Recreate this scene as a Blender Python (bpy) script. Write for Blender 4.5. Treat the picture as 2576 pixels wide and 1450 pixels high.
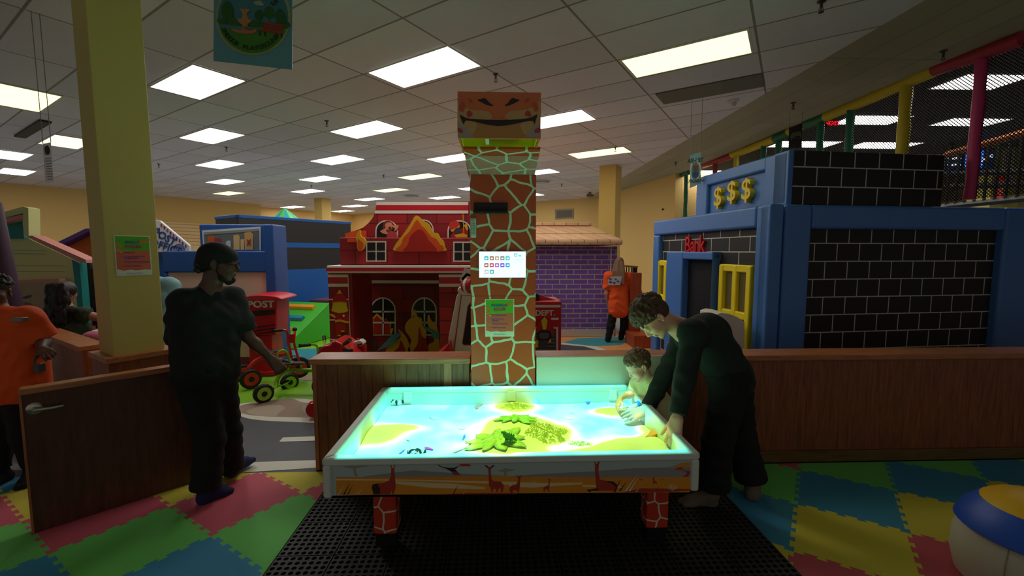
import bpy, math, random
import numpy as np
from mathutils import Vector, Matrix
R=math.radians
random.seed(4)
for o in list(bpy.data.objects): bpy.data.objects.remove(o)
SC=bpy.context.scene
COL=SC.collection
# ---------------------------------------------------------------- camera
CAMH=1.65; FPX=1090.0; YAW=R(2); PIT=math.atan((725-632)/FPX)
cd=bpy.data.cameras.new('camera'); cam=bpy.data.objects.new('camera',cd); COL.objects.link(cam)
cam.location=(0,0,CAMH); cam.rotation_euler=(math.pi/2-PIT,0,-YAW)
cd.sensor_width=36; cd.lens=FPX/2576*36; cd.clip_start=.05; cd.clip_end=200
SC.camera=cam
# ---------------------------------------------------------------- world and exposure
w=bpy.data.worlds.new('world'); SC.world=w; w.use_nodes=True
w.node_tree.nodes['Background'].inputs[0].default_value=(.75,.72,.66,1)
w.node_tree.nodes['Background'].inputs[1].default_value=.16
vs=SC.view_settings; vs.view_transform='Standard'; vs.look='None'; vs.gamma=1; vs.use_curve_mapping=False
vs.exposure=0.4
TROFFER=9.0      # emission of the ceiling lights
PROJW=430.0      # projector lamp power
# ---------------------------------------------------------------- camera rays: pixel -> point in the room
_F=Vector((math.sin(YAW)*math.cos(PIT),math.cos(YAW)*math.cos(PIT),-math.sin(PIT)))
_R=Vector((math.cos(YAW),-math.sin(YAW),0)); _U=_R.cross(_F); _C=Vector((0,0,CAMH))
def ray(x,y): return _F*FPX+_R*(x-1288)+_U*(725-y)
def az(x,y,z): r=ray(x,y); return _C+r*((z-CAMH)/r.z)
def ay(x,y,Y): r=ray(x,y); return _C+r*(Y/r.y)
def ax(x,y,X): r=ray(x,y); return _C+r*(X/r.x)
# ---------------------------------------------------------------- materials
def lin(c):
    return tuple(((v/255)/12.92 if v/255<=.04045 else ((v/255+.055)/1.055)**2.4) for v in c)
MATS={}
def mat(name,col,rough=.6,metal=0,bump=None,emis=None,es=0,var=0,vs_=6,alpha=1,trans=0,stretch=(1,1,1),coat=0):
    if name in MATS: return MATS[name]
    m=bpy.data.materials.new(name); m.use_nodes=True; nt=m.node_tree; b=nt.nodes['Principled BSDF']
    c=lin(col)+(1,)
    b.inputs['Base Color'].default_value=c; b.inputs['Roughness'].default_value=rough; b.inputs['Metallic'].default_value=metal
    b.inputs['Alpha'].default_value=alpha; b.inputs['Transmission Weight'].default_value=trans; b.inputs['Coat Weight'].default_value=coat
    if emis: b.inputs['Emission Color'].default_value=lin(emis)+(1,); b.inputs['Emission Strength'].default_value=es
    if var or bump:
        tc=nt.nodes.new('ShaderNodeTexCoord'); mp=nt.nodes.new('ShaderNodeMapping'); mp.inputs['Scale'].default_value=stretch
        nt.links.new(tc.outputs['Object'],mp.inputs[0])
    if var:
        n=nt.nodes.new('ShaderNodeTexNoise'); n.inputs['Scale'].default_value=vs_; n.inputs['Detail'].default_value=6
        nt.links.new(mp.outputs[0],n.inputs['Vector'])
        rm=nt.nodes.new('ShaderNodeMapRange'); rm.inputs[1].default_value=.3; rm.inputs[2].default_value=.7; rm.inputs[3].default_value=1-var; rm.inputs[4].default_value=1+var
        nt.links.new(n.outputs[0],rm.inputs[0])
        mx=nt.nodes.new('ShaderNodeVectorMath'); mx.operation='SCALE'; mx.inputs[0].default_value=c[:3]
        nt.links.new(rm.outputs[0],mx.inputs['Scale']); nt.links.new(mx.outputs[0],b.inputs['Base Color'])
    if bump:
        n=nt.nodes.new('ShaderNodeTexNoise'); n.inputs['Scale'].default_value=bump[0]; n.inputs['Detail'].default_value=4
        nt.links.new(mp.outputs[0],n.inputs['Vector'])
        bp=nt.nodes.new('ShaderNodeBump'); bp.inputs['Strength'].default_value=bump[1]; bp.inputs['Distance'].default_value=bump[2] if len(bump)>2 else .01
        nt.links.new(n.outputs[0],bp.inputs['Height']); nt.links.new(bp.outputs[0],b.inputs['Normal'])
    MATS[name]=m; return m
def math_node(nt,op,a,b=None,c=None):
    n=nt.nodes.new('ShaderNodeMath'); n.operation=op
    for i,v in enumerate((a,b,c)):
        if v is None: continue
        if isinstance(v,(int,float)): n.inputs[i].default_value=v
        else: nt.links.new(v,n.inputs[i])
    return n.outputs[0]
def brick(name,c1,c2,mortar,bw,bh,ms,offset=.5,rough=.6,off=(0,0,0),bias=0):
    if name in MATS: return MATS[name]
    m=bpy.data.materials.new(name); m.use_nodes=True; nt=m.node_tree; b=nt.nodes['Principled BSDF']; b.inputs['Roughness'].default_value=rough
    tc=nt.nodes.new('ShaderNodeTexCoord'); sp=nt.nodes.new('ShaderNodeSeparateXYZ'); nt.links.new(tc.outputs['Object'],sp.inputs[0])
    s=math_node(nt,'ADD',sp.outputs[0],sp.outputs[1]); s=math_node(nt,'ADD',s,off[0]); z=math_node(nt,'ADD',sp.outputs[2],off[1])
    cb=nt.nodes.new('ShaderNodeCombineXYZ'); nt.links.new(s,cb.inputs[0]); nt.links.new(z,cb.inputs[1])
    t=nt.nodes.new('ShaderNodeTexBrick'); t.offset=offset; t.inputs['Scale'].default_value=1; t.inputs['Brick Width'].default_value=bw; t.inputs['Row Height'].default_value=bh
    t.inputs['Mortar Size'].default_value=ms; t.inputs['Mortar Smooth'].default_value=0; t.inputs['Bias'].default_value=bias
    t.inputs['Color1'].default_value=lin(c1)+(1,); t.inputs['Color2'].default_value=lin(c2)+(1,); t.inputs['Mortar'].default_value=lin(mortar)+(1,)
    nt.links.new(cb.outputs[0],t.inputs[0]); nt.links.new(t.outputs[0],b.inputs['Base Color'])
    MATS[name]=m; return m
def giraffe(name,patch,line,scale,width,off=(0,0,0),jit=.75,top=False):
    m=bpy.data.materials.new(name); m.use_nodes=True; nt=m.node_tree; b=nt.nodes['Principled BSDF']; b.inputs['Roughness'].default_value=.38
    tc=nt.nodes.new('ShaderNodeTexCoord'); sp=nt.nodes.new('ShaderNodeSeparateXYZ'); nt.links.new(tc.outputs['Object'],sp.inputs[0])
    cb=nt.nodes.new('ShaderNodeCombineXYZ')
    s=math_node(nt,'ADD',sp.outputs[0],0.0 if top else sp.outputs[1]); nt.links.new(math_node(nt,'ADD',s,off[0]),cb.inputs[0]); nt.links.new(math_node(nt,'MULTIPLY_ADD',sp.outputs[1],-1.0,0.3) if top else math_node(nt,'ADD',sp.outputs[2],off[1]),cb.inputs[1])
    ns=nt.nodes.new('ShaderNodeTexNoise'); ns.inputs['Scale'].default_value=9; ns.inputs['Detail'].default_value=1; nt.links.new(cb.outputs[0],ns.inputs['Vector'])
    mx=nt.nodes.new('ShaderNodeVectorMath'); mx.operation='MULTIPLY_ADD'; mx.inputs[1].default_value=(.03,.03,0); nt.links.new(ns.outputs['Color'],mx.inputs[0]); nt.links.new(cb.outputs[0],mx.inputs[2])
    v=nt.nodes.new('ShaderNodeTexVoronoi'); v.voronoi_dimensions='2D'; v.feature='DISTANCE_TO_EDGE'; v.inputs['Scale'].default_value=scale; v.inputs['Randomness'].default_value=jit
    nt.links.new(mx.outputs[0],v.inputs['Vector'])
    # corner rounding: f2-f1 of a smooth voronoi widens the joints where three patches meet
    cr=nt.nodes.new('ShaderNodeMapRange'); cr.interpolation_type='SMOOTHSTEP'; cr.inputs[1].default_value=width*.85; cr.inputs[2].default_value=width*1.15
    nt.links.new(v.outputs['Distance'],cr.inputs[0])
    mi=nt.nodes.new('ShaderNodeMix'); mi.data_type='RGBA'; mi.inputs[6].default_value=lin(line)+(1,); mi.inputs[7].default_value=lin(patch)+(1,)
    nt.links.new(cr.outputs[0],mi.inputs[0]); nt.links.new(mi.outputs[2],b.inputs['Base Color'])
    MATS[name]=m; return m
def wood(name,c1,c2,scale=(14,14,1.2),rough=.42,groove=0):
    m=bpy.data.materials.new(name); m.use_nodes=True; nt=m.node_tree; b=nt.nodes['Principled BSDF']; b.inputs['Roughness'].default_value=rough
    tc=nt.nodes.new('ShaderNodeTexCoord'); mp=nt.nodes.new('ShaderNodeMapping'); mp.inputs['Scale'].default_value=scale; nt.links.new(tc.outputs['Object'],mp.inputs[0])
    n=nt.nodes.new('ShaderNodeTexNoise'); n.inputs['Scale'].default_value=3; n.inputs['Detail'].default_value=8; n.inputs['Roughness'].default_value=.6; n.inputs['Distortion'].default_value=.6
    nt.links.new(mp.outputs[0],n.inputs['Vector'])
    cr=nt.nodes.new('ShaderNodeValToRGB'); cr.color_ramp.elements[0].position=.32; cr.color_ramp.elements[1].position=.68
    cr.color_ramp.elements[0].color=lin(c1)+(1,); cr.color_ramp.elements[1].color=lin(c2)+(1,)
    nt.links.new(n.outputs[0],cr.inputs[0]); out=cr.outputs[0]
    if groove:
        sp=nt.nodes.new('ShaderNodeSeparateXYZ'); nt.links.new(tc.outputs['Object'],sp.inputs[0])
        f=math_node(nt,'FRACT',math_node(nt,'DIVIDE',sp.outputs[0],groove)); g=math_node(nt,'GREATER_THAN',f,.07)
        bp=nt.nodes.new('ShaderNodeBump'); bp.inputs['Strength'].default_value=.8; bp.inputs['Distance'].default_value=.008; nt.links.new(g,bp.inputs['Height']); nt.links.new(bp.outputs[0],b.inputs['Normal'])
        mi=nt.nodes.new('ShaderNodeMix'); mi.data_type='RGBA'; mi.blend_type='MULTIPLY'; mi.inputs[0].default_value=1; nt.links.new(out,mi.inputs[6])
        c=nt.nodes.new('ShaderNodeMapRange'); c.inputs[3].default_value=.45; c.inputs[4].default_value=1; nt.links.new(g,c.inputs[0]); cc=nt.nodes.new('ShaderNodeCombineXYZ')
        for i in range(3): nt.links.new(c.outputs[0],cc.inputs[i])
        nt.links.new(cc.outputs[0],mi.inputs[7]); out=mi.outputs[2]
    nt.links.new(out,b.inputs['Base Color']); MATS[name]=m; return m
# ---------------------------------------------------------------- mesh building
WM={}
class MB:
    def __init__(s): s.v=[]; s.f=[]; s.m=[]
    def add(s,vs,fs,m=0):
        o=len(s.v); s.v+= [Vector(v) for v in vs]; s.f+=[tuple(i+o for i in f) for f in fs]; s.m+=[m]*len(fs); return s
    def hexa(s,p,m=0):   # 8 points: bottom 4 (ccw), top 4
        return s.add(p,[(3,2,1,0),(4,5,6,7),(0,1,5,4),(1,2,6,5),(2,3,7,6),(3,0,4,7)],m)
    def box(s,c0,c1,m=0,M=None):
        x0,y0,z0=c0; x1,y1,z1=c1
        p=[(x0,y0,z0),(x1,y0,z0),(x1,y1,z0),(x0,y1,z0),(x0,y0,z1),(x1,y0,z1),(x1,y1,z1),(x0,y1,z1)]
        p=[Vector(q) for q in p]
        if M is not None: p=[M@q for q in p]
        return s.hexa(p,m)
    def prism(s,pts,d,m=0):   # planar outline, extruded by vector d
        n=len(pts); pts=[Vector(p) for p in pts]; d=Vector(d)
        return s.add(pts+[p+d for p in pts],[tuple(range(n))[::-1],tuple(range(n,2*n))]+[(i,(i+1)%n,n+(i+1)%n,n+i) for i in range(n)],m)
    def tube(s,pts,r,m=0,seg=10,cap=True,closed=False):
        pts=[Vector(p) for p in pts]; n=len(pts); rs=r if isinstance(r,(list,tuple)) else [r]*n
        up=Vector((0,0,1)); vs=[]; prev=None
        for i,p in enumerate(pts):
            if closed: t=(pts[(i+1)%n]-pts[i-1]).normalized()
            else: t=(pts[min(i+1,n-1)]-pts[max(i-1,0)]).normalized()
            if prev is None:
                a=up if abs(t.z)<.9 else Vector((1,0,0)); x=t.cross(a).normalized()
            else:
                x=(prev-t*prev.dot(t)).normalized()
            prev=x; y=t.cross(x)
            vs+=[p+(x*math.cos(2*math.pi*k/seg)+y*math.sin(2*math.pi*k/seg))*rs[i] for k in range(seg)]
        fs=[]
        for i in range(n if closed else n-1):
            j=(i+1)%n
            for k in range(seg): fs.append((i*seg+k,i*seg+(k+1)%seg,j*seg+(k+1)%seg,j*seg+k))
        if cap and not closed: fs+= [tuple(range(seg))[::-1],tuple((n-1)*seg+k for k in range(seg))]
        return s.add(vs,fs,m)
    def lathe(s,prof,c=(0,0,0),axis=(0,0,1),m=0,seg=24):
        ax_=Vector(axis).normalized(); a=Vector((0,0,1)) if abs(ax_.z)<.9 else Vector((1,0,0)); x=ax_.cross(a).normalized(); y=ax_.cross(x); c=Vector(c)
        vs=[];n=len(prof)
        for r,z in prof: vs+=[c+ax_*z+(x*math.cos(2*math.pi*k/seg)+y*math.sin(2*math.pi*k/seg))*max(r,1e-5) for k in range(seg)]
        fs=[(i*seg+k,i*seg+(k+1)%seg,(i+1)*seg+(k+1)%seg,(i+1)*seg+k) for i in range(n-1) for k in range(seg)]
        fs+=[tuple(range(seg))[::-1],tuple((n-1)*seg+k for k in range(seg))]
        return s.add(vs,fs,m)
    def ball(s,c,r,m=0,seg=14,rings=9):
        r=r if isinstance(r,(tuple,list)) else (r,r,r); c=Vector(c); vs=[]
        for i in range(1,rings):
            t=math.pi*i/rings
            for k in range(seg): vs.append(c+Vector((r[0]*math.sin(t)*math.cos(2*math.pi*k/seg),r[1]*math.sin(t)*math.sin(2*math.pi*k/seg),r[2]*math.cos(t))))
        vs+= [c+Vector((0,0,r[2])),c-Vector((0,0,r[2]))]; T=len(vs)-2
        fs=[(i*seg+k,(i+1)*seg+k,(i+1)*seg+(k+1)%seg,i*seg+(k+1)%seg) for i in range(rings-2) for k in range(seg)]
        fs+=[(T,k,(k+1)%seg) for k in range(seg)]+[(T+1,(rings-2)*seg+(k+1)%seg,(rings-2)*seg+k) for k in range(seg)]
        return s.add(vs,fs,m)
    def build(s,name,mats,parent=None,loc=None,rz=0,bevel=0,smooth=False,seg=2,sub=0):
        if not isinstance(mats,(list,tuple)): mats=[mats]
        if parent is not None: M=WM[parent.name]
        else:
            if loc is None:
                n=len(s.v); loc=Vector((sum(v.x for v in s.v)/n,sum(v.y for v in s.v)/n,min(v.z for v in s.v)))
            M=Matrix.Translation(Vector(loc))@Matrix.Rotation(rz,4,'Z')
        Mi=M.inverted(); me=bpy.data.meshes.new(name); me.from_pydata([Mi@v for v in s.v],[],s.f)
        for m in mats: me.materials.append(m)
        if len(mats)>1: me.polygons.foreach_set('material_index',s.m)
        if smooth: me.polygons.foreach_set('use_smooth',[True]*len(me.polygons))
        me.validate(); me.update()
        import bmesh
        bm=bmesh.new(); bm.from_mesh(me); bmesh.ops.recalc_face_normals(bm,faces=bm.faces); bm.to_mesh(me); bm.free()
        o=bpy.data.objects.new(name,me); COL.objects.link(o); WM[o.name]=M
        if parent is not None: o.parent=parent
        else: o.matrix_world=M
        if smooth:
            try: me.set_sharp_from_angle(angle=R(40))
            except Exception: pass
        if bevel:
            b=o.modifiers.new('bevel','BEVEL'); b.width=bevel; b.segments=seg; b.limit_method='ANGLE'; b.angle_limit=R(40)
            if seg>1: me.polygons.foreach_set('use_smooth',[True]*len(me.polygons)); b.harden_normals=True
        if sub:
            q=o.modifiers.new('sub','SUBSURF'); q.levels=sub; q.render_levels=sub
        return o
def tag(o,label=None,cat=None,group=None,kind=None):
    if label: o['label']=label
    if cat: o['category']=cat
    if group: o['group']=group
    if kind: o['kind']=kind
    return o
def thing(name,label,cat,loc=(0,0,0),rz=0,group=None,kind=None):
    o=bpy.data.objects.new(name,None); o.empty_display_size=.1; COL.objects.link(o)
    M=Matrix.Translation(Vector(loc))@Matrix.Rotation(rz,4,'Z'); o.matrix_world=M; WM[o.name]=M
    return tag(o,label,cat,group,kind)
def kids(o): return [c for c in bpy.data.objects if c.parent==o]
def copy_tree(o,M,parent=None):
    c=o.copy(); COL.objects.link(c); WM[c.name]=M
    if parent is None: c.matrix_world=M
    else: c.parent=parent
    for ch in kids(o):
        if ch is not c: copy_tree(ch,M,c)
    return c
def cr(pts,n=5,closed=True):   # smooth outline through points
    P=[Vector((*p,0)) if len(p)==2 else Vector(p) for p in pts]; out=[];N=len(P)
    for i in range(N if closed else N-1):
        if closed: a,b,c,d=P[i-1],P[i],P[(i+1)%N],P[(i+2)%N]
        else: a,b,c,d=P[max(i-1,0)],P[i],P[i+1],P[min(i+2,N-1)]
        for k in range(n):
            t=k/n; out.append(.5*((2*b)+(c-a)*t+(2*a-5*b+4*c-d)*t*t+(3*b-a-3*c+d)*t**3))
    if not closed: out.append(P[-1])
    return [tuple(p) for p in out] if len(pts[0])==3 else [(p.x,p.y) for p in out]
class PL:   # a vertical plane in the room: point, heading angle of its width direction (0 = +X)
    def __init__(s,P,ang=0):
        s.P=Vector((P[0],P[1],0)); s.h=Vector((math.cos(ang),math.sin(ang),0)); s.n=Vector((math.sin(ang),-math.cos(ang),0)); s.ang=ang
        if s.n.dot(_C-s.P)<0 and False: s.n=-s.n
    def at(s,a,z,c=0): return s.P+s.h*a+s.n*c+Vector((0,0,z))
    def px(s,x,y,c=0):
        r=ray(x,y); P=s.P+s.n*c; t=(P-_C).dot(s.n)/r.dot(s.n); return _C+r*t
    def loc(s,x,y,c=0):
        q=s.px(x,y,c)-s.P; return q.dot(s.h),q.z
    def box(s,mb,a0,a1,z0,z1,c0,c1,m=0):
        p=[s.at(a,z,c) for z in (z0,z1) for (a,c) in ((a0,c1),(a1,c1),(a1,c0),(a0,c0))]
        return mb.hexa(p,m)
    def poly(s,mb,pts,c,th,m=0):   # pixel outline on the plane, c = height above the plane
        q=[s.px(x,y,c) for x,y in pts]; mb.prism([p-s.n*th for p in q],s.n*th,m); return mb
    def lpoly(s,mb,pts,c,th,m=0):
        q=[s.at(a,z,c) for a,z in pts]; mb.prism([p-s.n*th for p in q],s.n*th,m); return mb
def Z(ox,oy,sc): return lambda pts:[(ox+x/sc,oy+y/sc) for x,y in pts]
z1=Z(0,480,3.453); z2=Z(380,480,3.452); z3=Z(800,480,3.4525); z4=Z(1130,200,3.625); z5=Z(1160,580,3.624); z6=Z(1330,380,2.789)
zb1=Z(1600,350,2.636); zb2=Z(1950,100,2.899); zb3=Z(1980,340,2.589); zt1=Z(820,880,3.452); zt2=Z(1280,880,3.452); ztr=Z(580,780,5.179); zbn=Z(500,0,7.25)
def text(s,pl,a,z,h,m,parent,c=.003,ext=.002,wid=1,bold=0,name='lettering',label=None,rot=0,ctr=True,arc=None):
    cu=bpy.data.curves.new('t','FONT'); cu.body=s; cu.size=1; cu.extrude=.5; cu.offset=bold; cu.align_x='CENTER' if ctr else 'LEFT'; cu.resolution_u=3
    o=bpy.data.objects.new('t',cu); COL.objects.link(o); dg=bpy.context.evaluated_depsgraph_get(); me=bpy.data.meshes.new_from_object(o.evaluated_get(dg))
    bpy.data.objects.remove(o)
    mb=MB(); k=h/.7; vs=[]
    for v in me.vertices:
        x,y,d=v.co.x*k*wid,(v.co.y-.35)*k,v.co.z
        if arc:   # bend round a circle: (radius, start sign)
            r,sg=arc; t=x/r; x=math.sin(t)*(r-sg*(-1)*y*1) if sg>0 else math.sin(t)*(r-y); y=(math.cos(t)*(r+y)-r) if sg>0 else (r-math.cos(t)*(r-y))
        if rot: x,y=x*math.cos(rot)-y*math.sin(rot),x*math.sin(rot)+y*math.cos(rot)
        vs.append(pl.at(a+x,z+y,c+(d+.5)*ext))
    mb.add(vs,[tuple(p.vertices) for p in me.polygons])
    bpy.data.meshes.remove(me)
    o=mb.build(name,m,parent)
    if label: o['label']=label
    return o
# ---------------------------------------------------------------- implicit surfaces for bodies and cloth
def V(*a): return np.array(a if len(a)>1 else a[0],dtype=float)
def nrm(v): v=V(v); return v/np.linalg.norm(v)
def sdf_mesh(prims,h,name,m,parent,noise=None,smooth_it=0):
    lo=np.array([1e9]*3); hi=-lo; bb=[]
    for p in prims:
        if p['t']=='cap': r=max(p['r0'],p['r1']); a=np.minimum(p['a'],p['b'])-r; b=np.maximum(p['a'],p['b'])+r
        else: r=max(p['r']); a=p['c']-r; b=p['c']+r
        e=p['k']+3*h; bb.append((a-e,b+e))
        if not p.get('sub'): lo=np.minimum(lo,a-e); hi=np.maximum(hi,b+e)
    n=np.ceil((hi-lo)/h).astype(int)+1
    D=np.full(tuple(n),1.0,dtype=np.float32)
    axs=[lo[i]+h*np.arange(n[i]) for i in range(3)]
    for p,(a,b) in zip(prims,bb):
        i0=np.clip(np.floor((a-lo)/h).astype(int),0,n-1); i1=np.clip(np.ceil((b-lo)/h).astype(int)+1,1,n)
        sl=tuple(slice(i0[i],i1[i]) for i in range(3))
        X=axs[0][sl[0]][:,None,None]; Y=axs[1][sl[1]][None,:,None]; Zz=axs[2][sl[2]][None,None,:]
        if p['t']=='cap':
            A,B=p['a'],p['b']; ba=B-A; L=max(ba@ba,1e-9)
            px,py,pz=X-A[0],Y-A[1],Zz-A[2]
            tt=(px*ba[0]+py*ba[1]+pz*ba[2])/L; t=np.clip(tt,0,1)
            d=np.sqrt((px-t*ba[0])**2+(py-t*ba[1])**2+(pz-t*ba[2])**2)-(p['r0']+(p['r1']-p['r0'])*t)
            if p.get('flat'): d=np.maximum(d,(tt-1)*math.sqrt(L))
        else:
            M=p['M']; q=[(X-p['c'][0])*M[0][j]+(Y-p['c'][1])*M[1][j]+(Zz-p['c'][2])*M[2][j] for j in range(3)]
            r=p['r']; k0=np.sqrt((q[0]/r[0])**2+(q[1]/r[1])**2+(q[2]/r[2])**2); k1=np.sqrt((q[0]/r[0]**2)**2+(q[1]/r[1]**2)**2+(q[2]/r[2]**2)**2)
            d=k0*(k0-1)/np.maximum(k1,1e-6)
        k=p['k']; E=D[sl]
        if p.get('sub'):
            d=-d; hh=np.maximum(k-np.abs(E-d),0)/k; D[sl]=np.maximum(E,d)+hh*hh*k*.25
        else:
            hh=np.maximum(k-np.abs(E-d),0)/k; D[sl]=np.minimum(E,d)-hh*hh*k*.25
    S=D<0
    c=[(i,j,k) for i in (0,1) for j in (0,1) for k in (0,1)]
    cnt=np.zeros(tuple(n-1),dtype=np.int8)
    for i,j,k in c: cnt+=S[i:n[0]-1+i,j:n[1]-1+j,k:n[2]-1+k]
    act=np.nonzero((cnt>0)&(cnt<8)); ids=np.full(tuple(n-1),-1,dtype=np.int64); N=len(act[0]); ids[act]=np.arange(N)
    pos=np.zeros((N,3)); num=np.zeros(N)
    for a_ in c:
        for ax_ in range(3):
            if a_[ax_]==1: continue
            b_=list(a_); b_[ax_]=1
            d0=D[act[0]+a_[0],act[1]+a_[1],act[2]+a_[2]]; d1=D[act[0]+b_[0],act[1]+b_[1],act[2]+b_[2]]
            mk=(d0<0)!=(d1<0); t=np.where(mk,d0/np.where(mk,d0-d1,1),0)
            for q in range(3):
                pos[:,q]+=np.where(mk,a_[q]+(t if q==ax_ else 0),0)
            num+=mk
    pos/=num[:,None]; pos=lo+h*(pos+np.stack(act,1))
    F=[]
    for ax_ in range(3):
        o1,o2=(ax_+1)%3,(ax_+2)%3
        s0=[slice(0,n[i]) for i in range(3)]; s1=list(s0); s0[ax_]=slice(0,n[ax_]-1); s1[ax_]=slice(1,n[ax_])
        A=S[tuple(s0)]; B=S[tuple(s1)]; e=np.nonzero(A!=B); sg=A[e]
        ok=(e[o1]>0)&(e[o2]>0)&(e[o1]<n[o1]-1)&(e[o2]<n[o2]-1); e=tuple(x[ok] for x in e); sg=sg[ok]
        def cid(d1,d2):
            q=[None]*3; q[ax_]=e[ax_]; q[o1]=e[o1]-d1; q[o2]=e[o2]-d2; return ids[tuple(q)]
        Q=np.stack([cid(1,1),cid(0,1),cid(0,0),cid(1,0)],1); Q[~sg]=Q[~sg][:,::-1]; F.append(Q)
    F=np.concatenate(F)
    for _ in range(smooth_it):   # umbrella smoothing over quad edges
        acc=np.zeros_like(pos); w_=np.zeros(len(pos))
        for i in range(4):
            np.add.at(acc,F[:,i],pos[F[:,(i+1)%4]]+pos[F[:,i-1]]); np.add.at(w_,F[:,i],2)
        pos=pos*.5+.5*acc/np.maximum(w_,1)[:,None]
    if noise is not None: pos=pos+noise(pos)
    M=WM[parent.name] if parent is not None else Matrix.Identity(4); Mi=np.array(M.inverted())
    pos=pos@Mi[:3,:3].T+Mi[:3,3]
    me=bpy.data.meshes.new(name); me.vertices.add(len(pos)); me.vertices.foreach_set('co',pos.astype(np.float32).ravel())
    me.loops.add(len(F)*4); me.loops.foreach_set('vertex_index',F.astype(np.int32).ravel()); me.polygons.add(len(F)); me.polygons.foreach_set('loop_start',(np.arange(len(F))*4).astype(np.int32))
    me.update(calc_edges=True); me.validate(); me.polygons.foreach_set('use_smooth',[True]*len(me.polygons)); me.materials.append(m)
    o=bpy.data.objects.new(name,me); COL.objects.link(o)
    if parent is not None: o.parent=parent
    WM[o.name]=M
    return o
def cap(a,b,r0,r1=None,k=.02,flat=False): return dict(t='cap',a=V(a),b=V(b),r0=r0,r1=r0 if r1 is None else r1,k=k,flat=flat)
def ell(c,r,M=None,k=.02,sub=False): return dict(t='ell',c=V(c),r=r,M=np.eye(3) if M is None else M,k=k,sub=sub)
def basis(f,u):
    f=nrm(f); u=V(u); u=nrm(u-f*(u@f)); x=np.cross(f,u); return np.stack([x,f,u],1)   # columns: right, forward, up
def head_prims(c,f,u,s=1,baby=False):
    B=basis(f,u); c=V(c); P=lambda x,y,z: c+s*(B@V(x,y,z)); E=lambda x,y,z,r,k=.014,sub=False: ell(P(x,y,z),tuple(s*q for q in r),B,k*s,sub)
    w_=1.0
    L=[E(0,-.018,.04,(.077,.098,.084)),E(0,.03,-.02,(.066,.066,.08)),
       cap(P(0,.01,-.07),P(0,.05,-.088),.045*s,.03*s,.03*s),E(0,.075,-.1,(.02,.016,.017))]
    if baby: L+=[E(.038,.05,-.04,(.034,.034,.034),.02),E(-.038,.05,-.04,(.034,.034,.034),.02),E(0,.05,.04,(.062,.045,.05),.02)]
    L+=[cap(P(-.032,.08,.026),P(.032,.08,.026),.011*s,.011*s,.012*s),
        E(.034,.096,.006,(.017,.012,.011),.008,True),E(-.034,.096,.006,(.017,.012,.011),.008,True),
        E(.032,.08,.005,(.0145,.0125,.0125),.003),E(-.032,.08,.005,(.0145,.0125,.0125),.003),
        cap(P(0,.09,.012),P(0,.110 if not baby else .104,-.024),.0075*s,.0115*s,.009*s),
        E(.012,.1,-.03,(.009,.011,.008),.006),E(-.012,.1,-.03,(.009,.011,.008),.006),
        E(.04,.06,-.02,(.024,.022,.024),.02),E(-.04,.06,-.02,(.024,.022,.024),.02),
        cap(P(-.016,.092,-.055),P(.016,.092,-.055),.007*s,.007*s,.006*s),cap(P(-.014,.089,-.068),P(.014,.089,-.068),.0075*s,.0075*s,.005*s)]
    for sx in (1,-1):
        L+=[E(sx*.08,-.012,.0,(.009,.019,.031),.006),E(sx*.087,-.006,.0,(.006,.011,.02),.004,True),E(sx*.082,-.004,-.028,(.007,.008,.009),.005)]
    return L,P,B
def hand_prims(w_,f,n,t,s=1,curl=(.3,.35,.4,.45),spread=.1,thumb=.75):
    f=nrm(f); n=V(n); n=nrm(n-f*(n@f)); t_=np.cross(f,n); t_=t_ if t_@V(t)>0 else -t_; w_=V(w_); L=[]
    k=.008*s
    for off,ln,r,cu,sp in zip((.030,.010,-.011,-.030),(.072,.080,.074,.058),(.0088,.0092,.0088,.0078),curl,(1,.3,-.4,-1.1)):
        b=w_+s*(f*.092+t_*off); L.append(cap(w_+s*(t_*off*.55+f*.01),b,.0155*s,.0125*s,.02*s))
        d=nrm(f+t_*sp*spread); p=b; ang=cu*.6
        for q,(fr) in enumerate((.45,.3,.25)):
            dd=d*math.cos(ang)-n*math.sin(ang); e=p+dd*ln*fr*s; L.append(cap(p,e,(r*(1.08-.1*q))*s,(r*(.98-.1*q))*s,.004*s)); p=e; ang+=cu
    b=w_+s*(f*.03+t_*.024-n*.006); d=nrm(f*.62+t_*thumb-n*.3); e=b+d*.045*s; L.append(cap(b,e,.015*s,.0115*s,.014*s)); d2=nrm(d+f*.45); L.append(cap(e,e+d2*.03*s,.0112*s,.0095*s,.006*s)); L.append(cap(e+d2*.03*s,e+d2*.048*s,.0098*s,.0085*s,.005*s))
    return L
def foot_prims(ank,heel,toe,s=1,g=0.0,k=.02):
    # ank: ankle joint, heel and toe on the sole line
    a,h_,t_=V(ank),V(heel),V(toe); d=t_-h_; up=V(0,0,1); sd=nrm(np.cross(d,up))
    h1=h_+d*.13+up*.032*s; bl=h_+d*.68+up*.026*s; tp=h_+d*.9+up*.018*s
    return [cap(a,h1,.038*s+g,.034*s+g,k),cap(h1,bl,.033*s+g,.024*s+g,.02),cap(a+d*.1-up*.012*s,bl+up*.012*s,.034*s+g,.024*s+g,.03),
            cap(bl+sd*.018*s,tp+sd*.016*s,.022*s+g,.016*s+g,.02),cap(bl-sd*.02*s,tp-d*.05-sd*.02*s,.022*s+g,.015*s+g,.02)]
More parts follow.
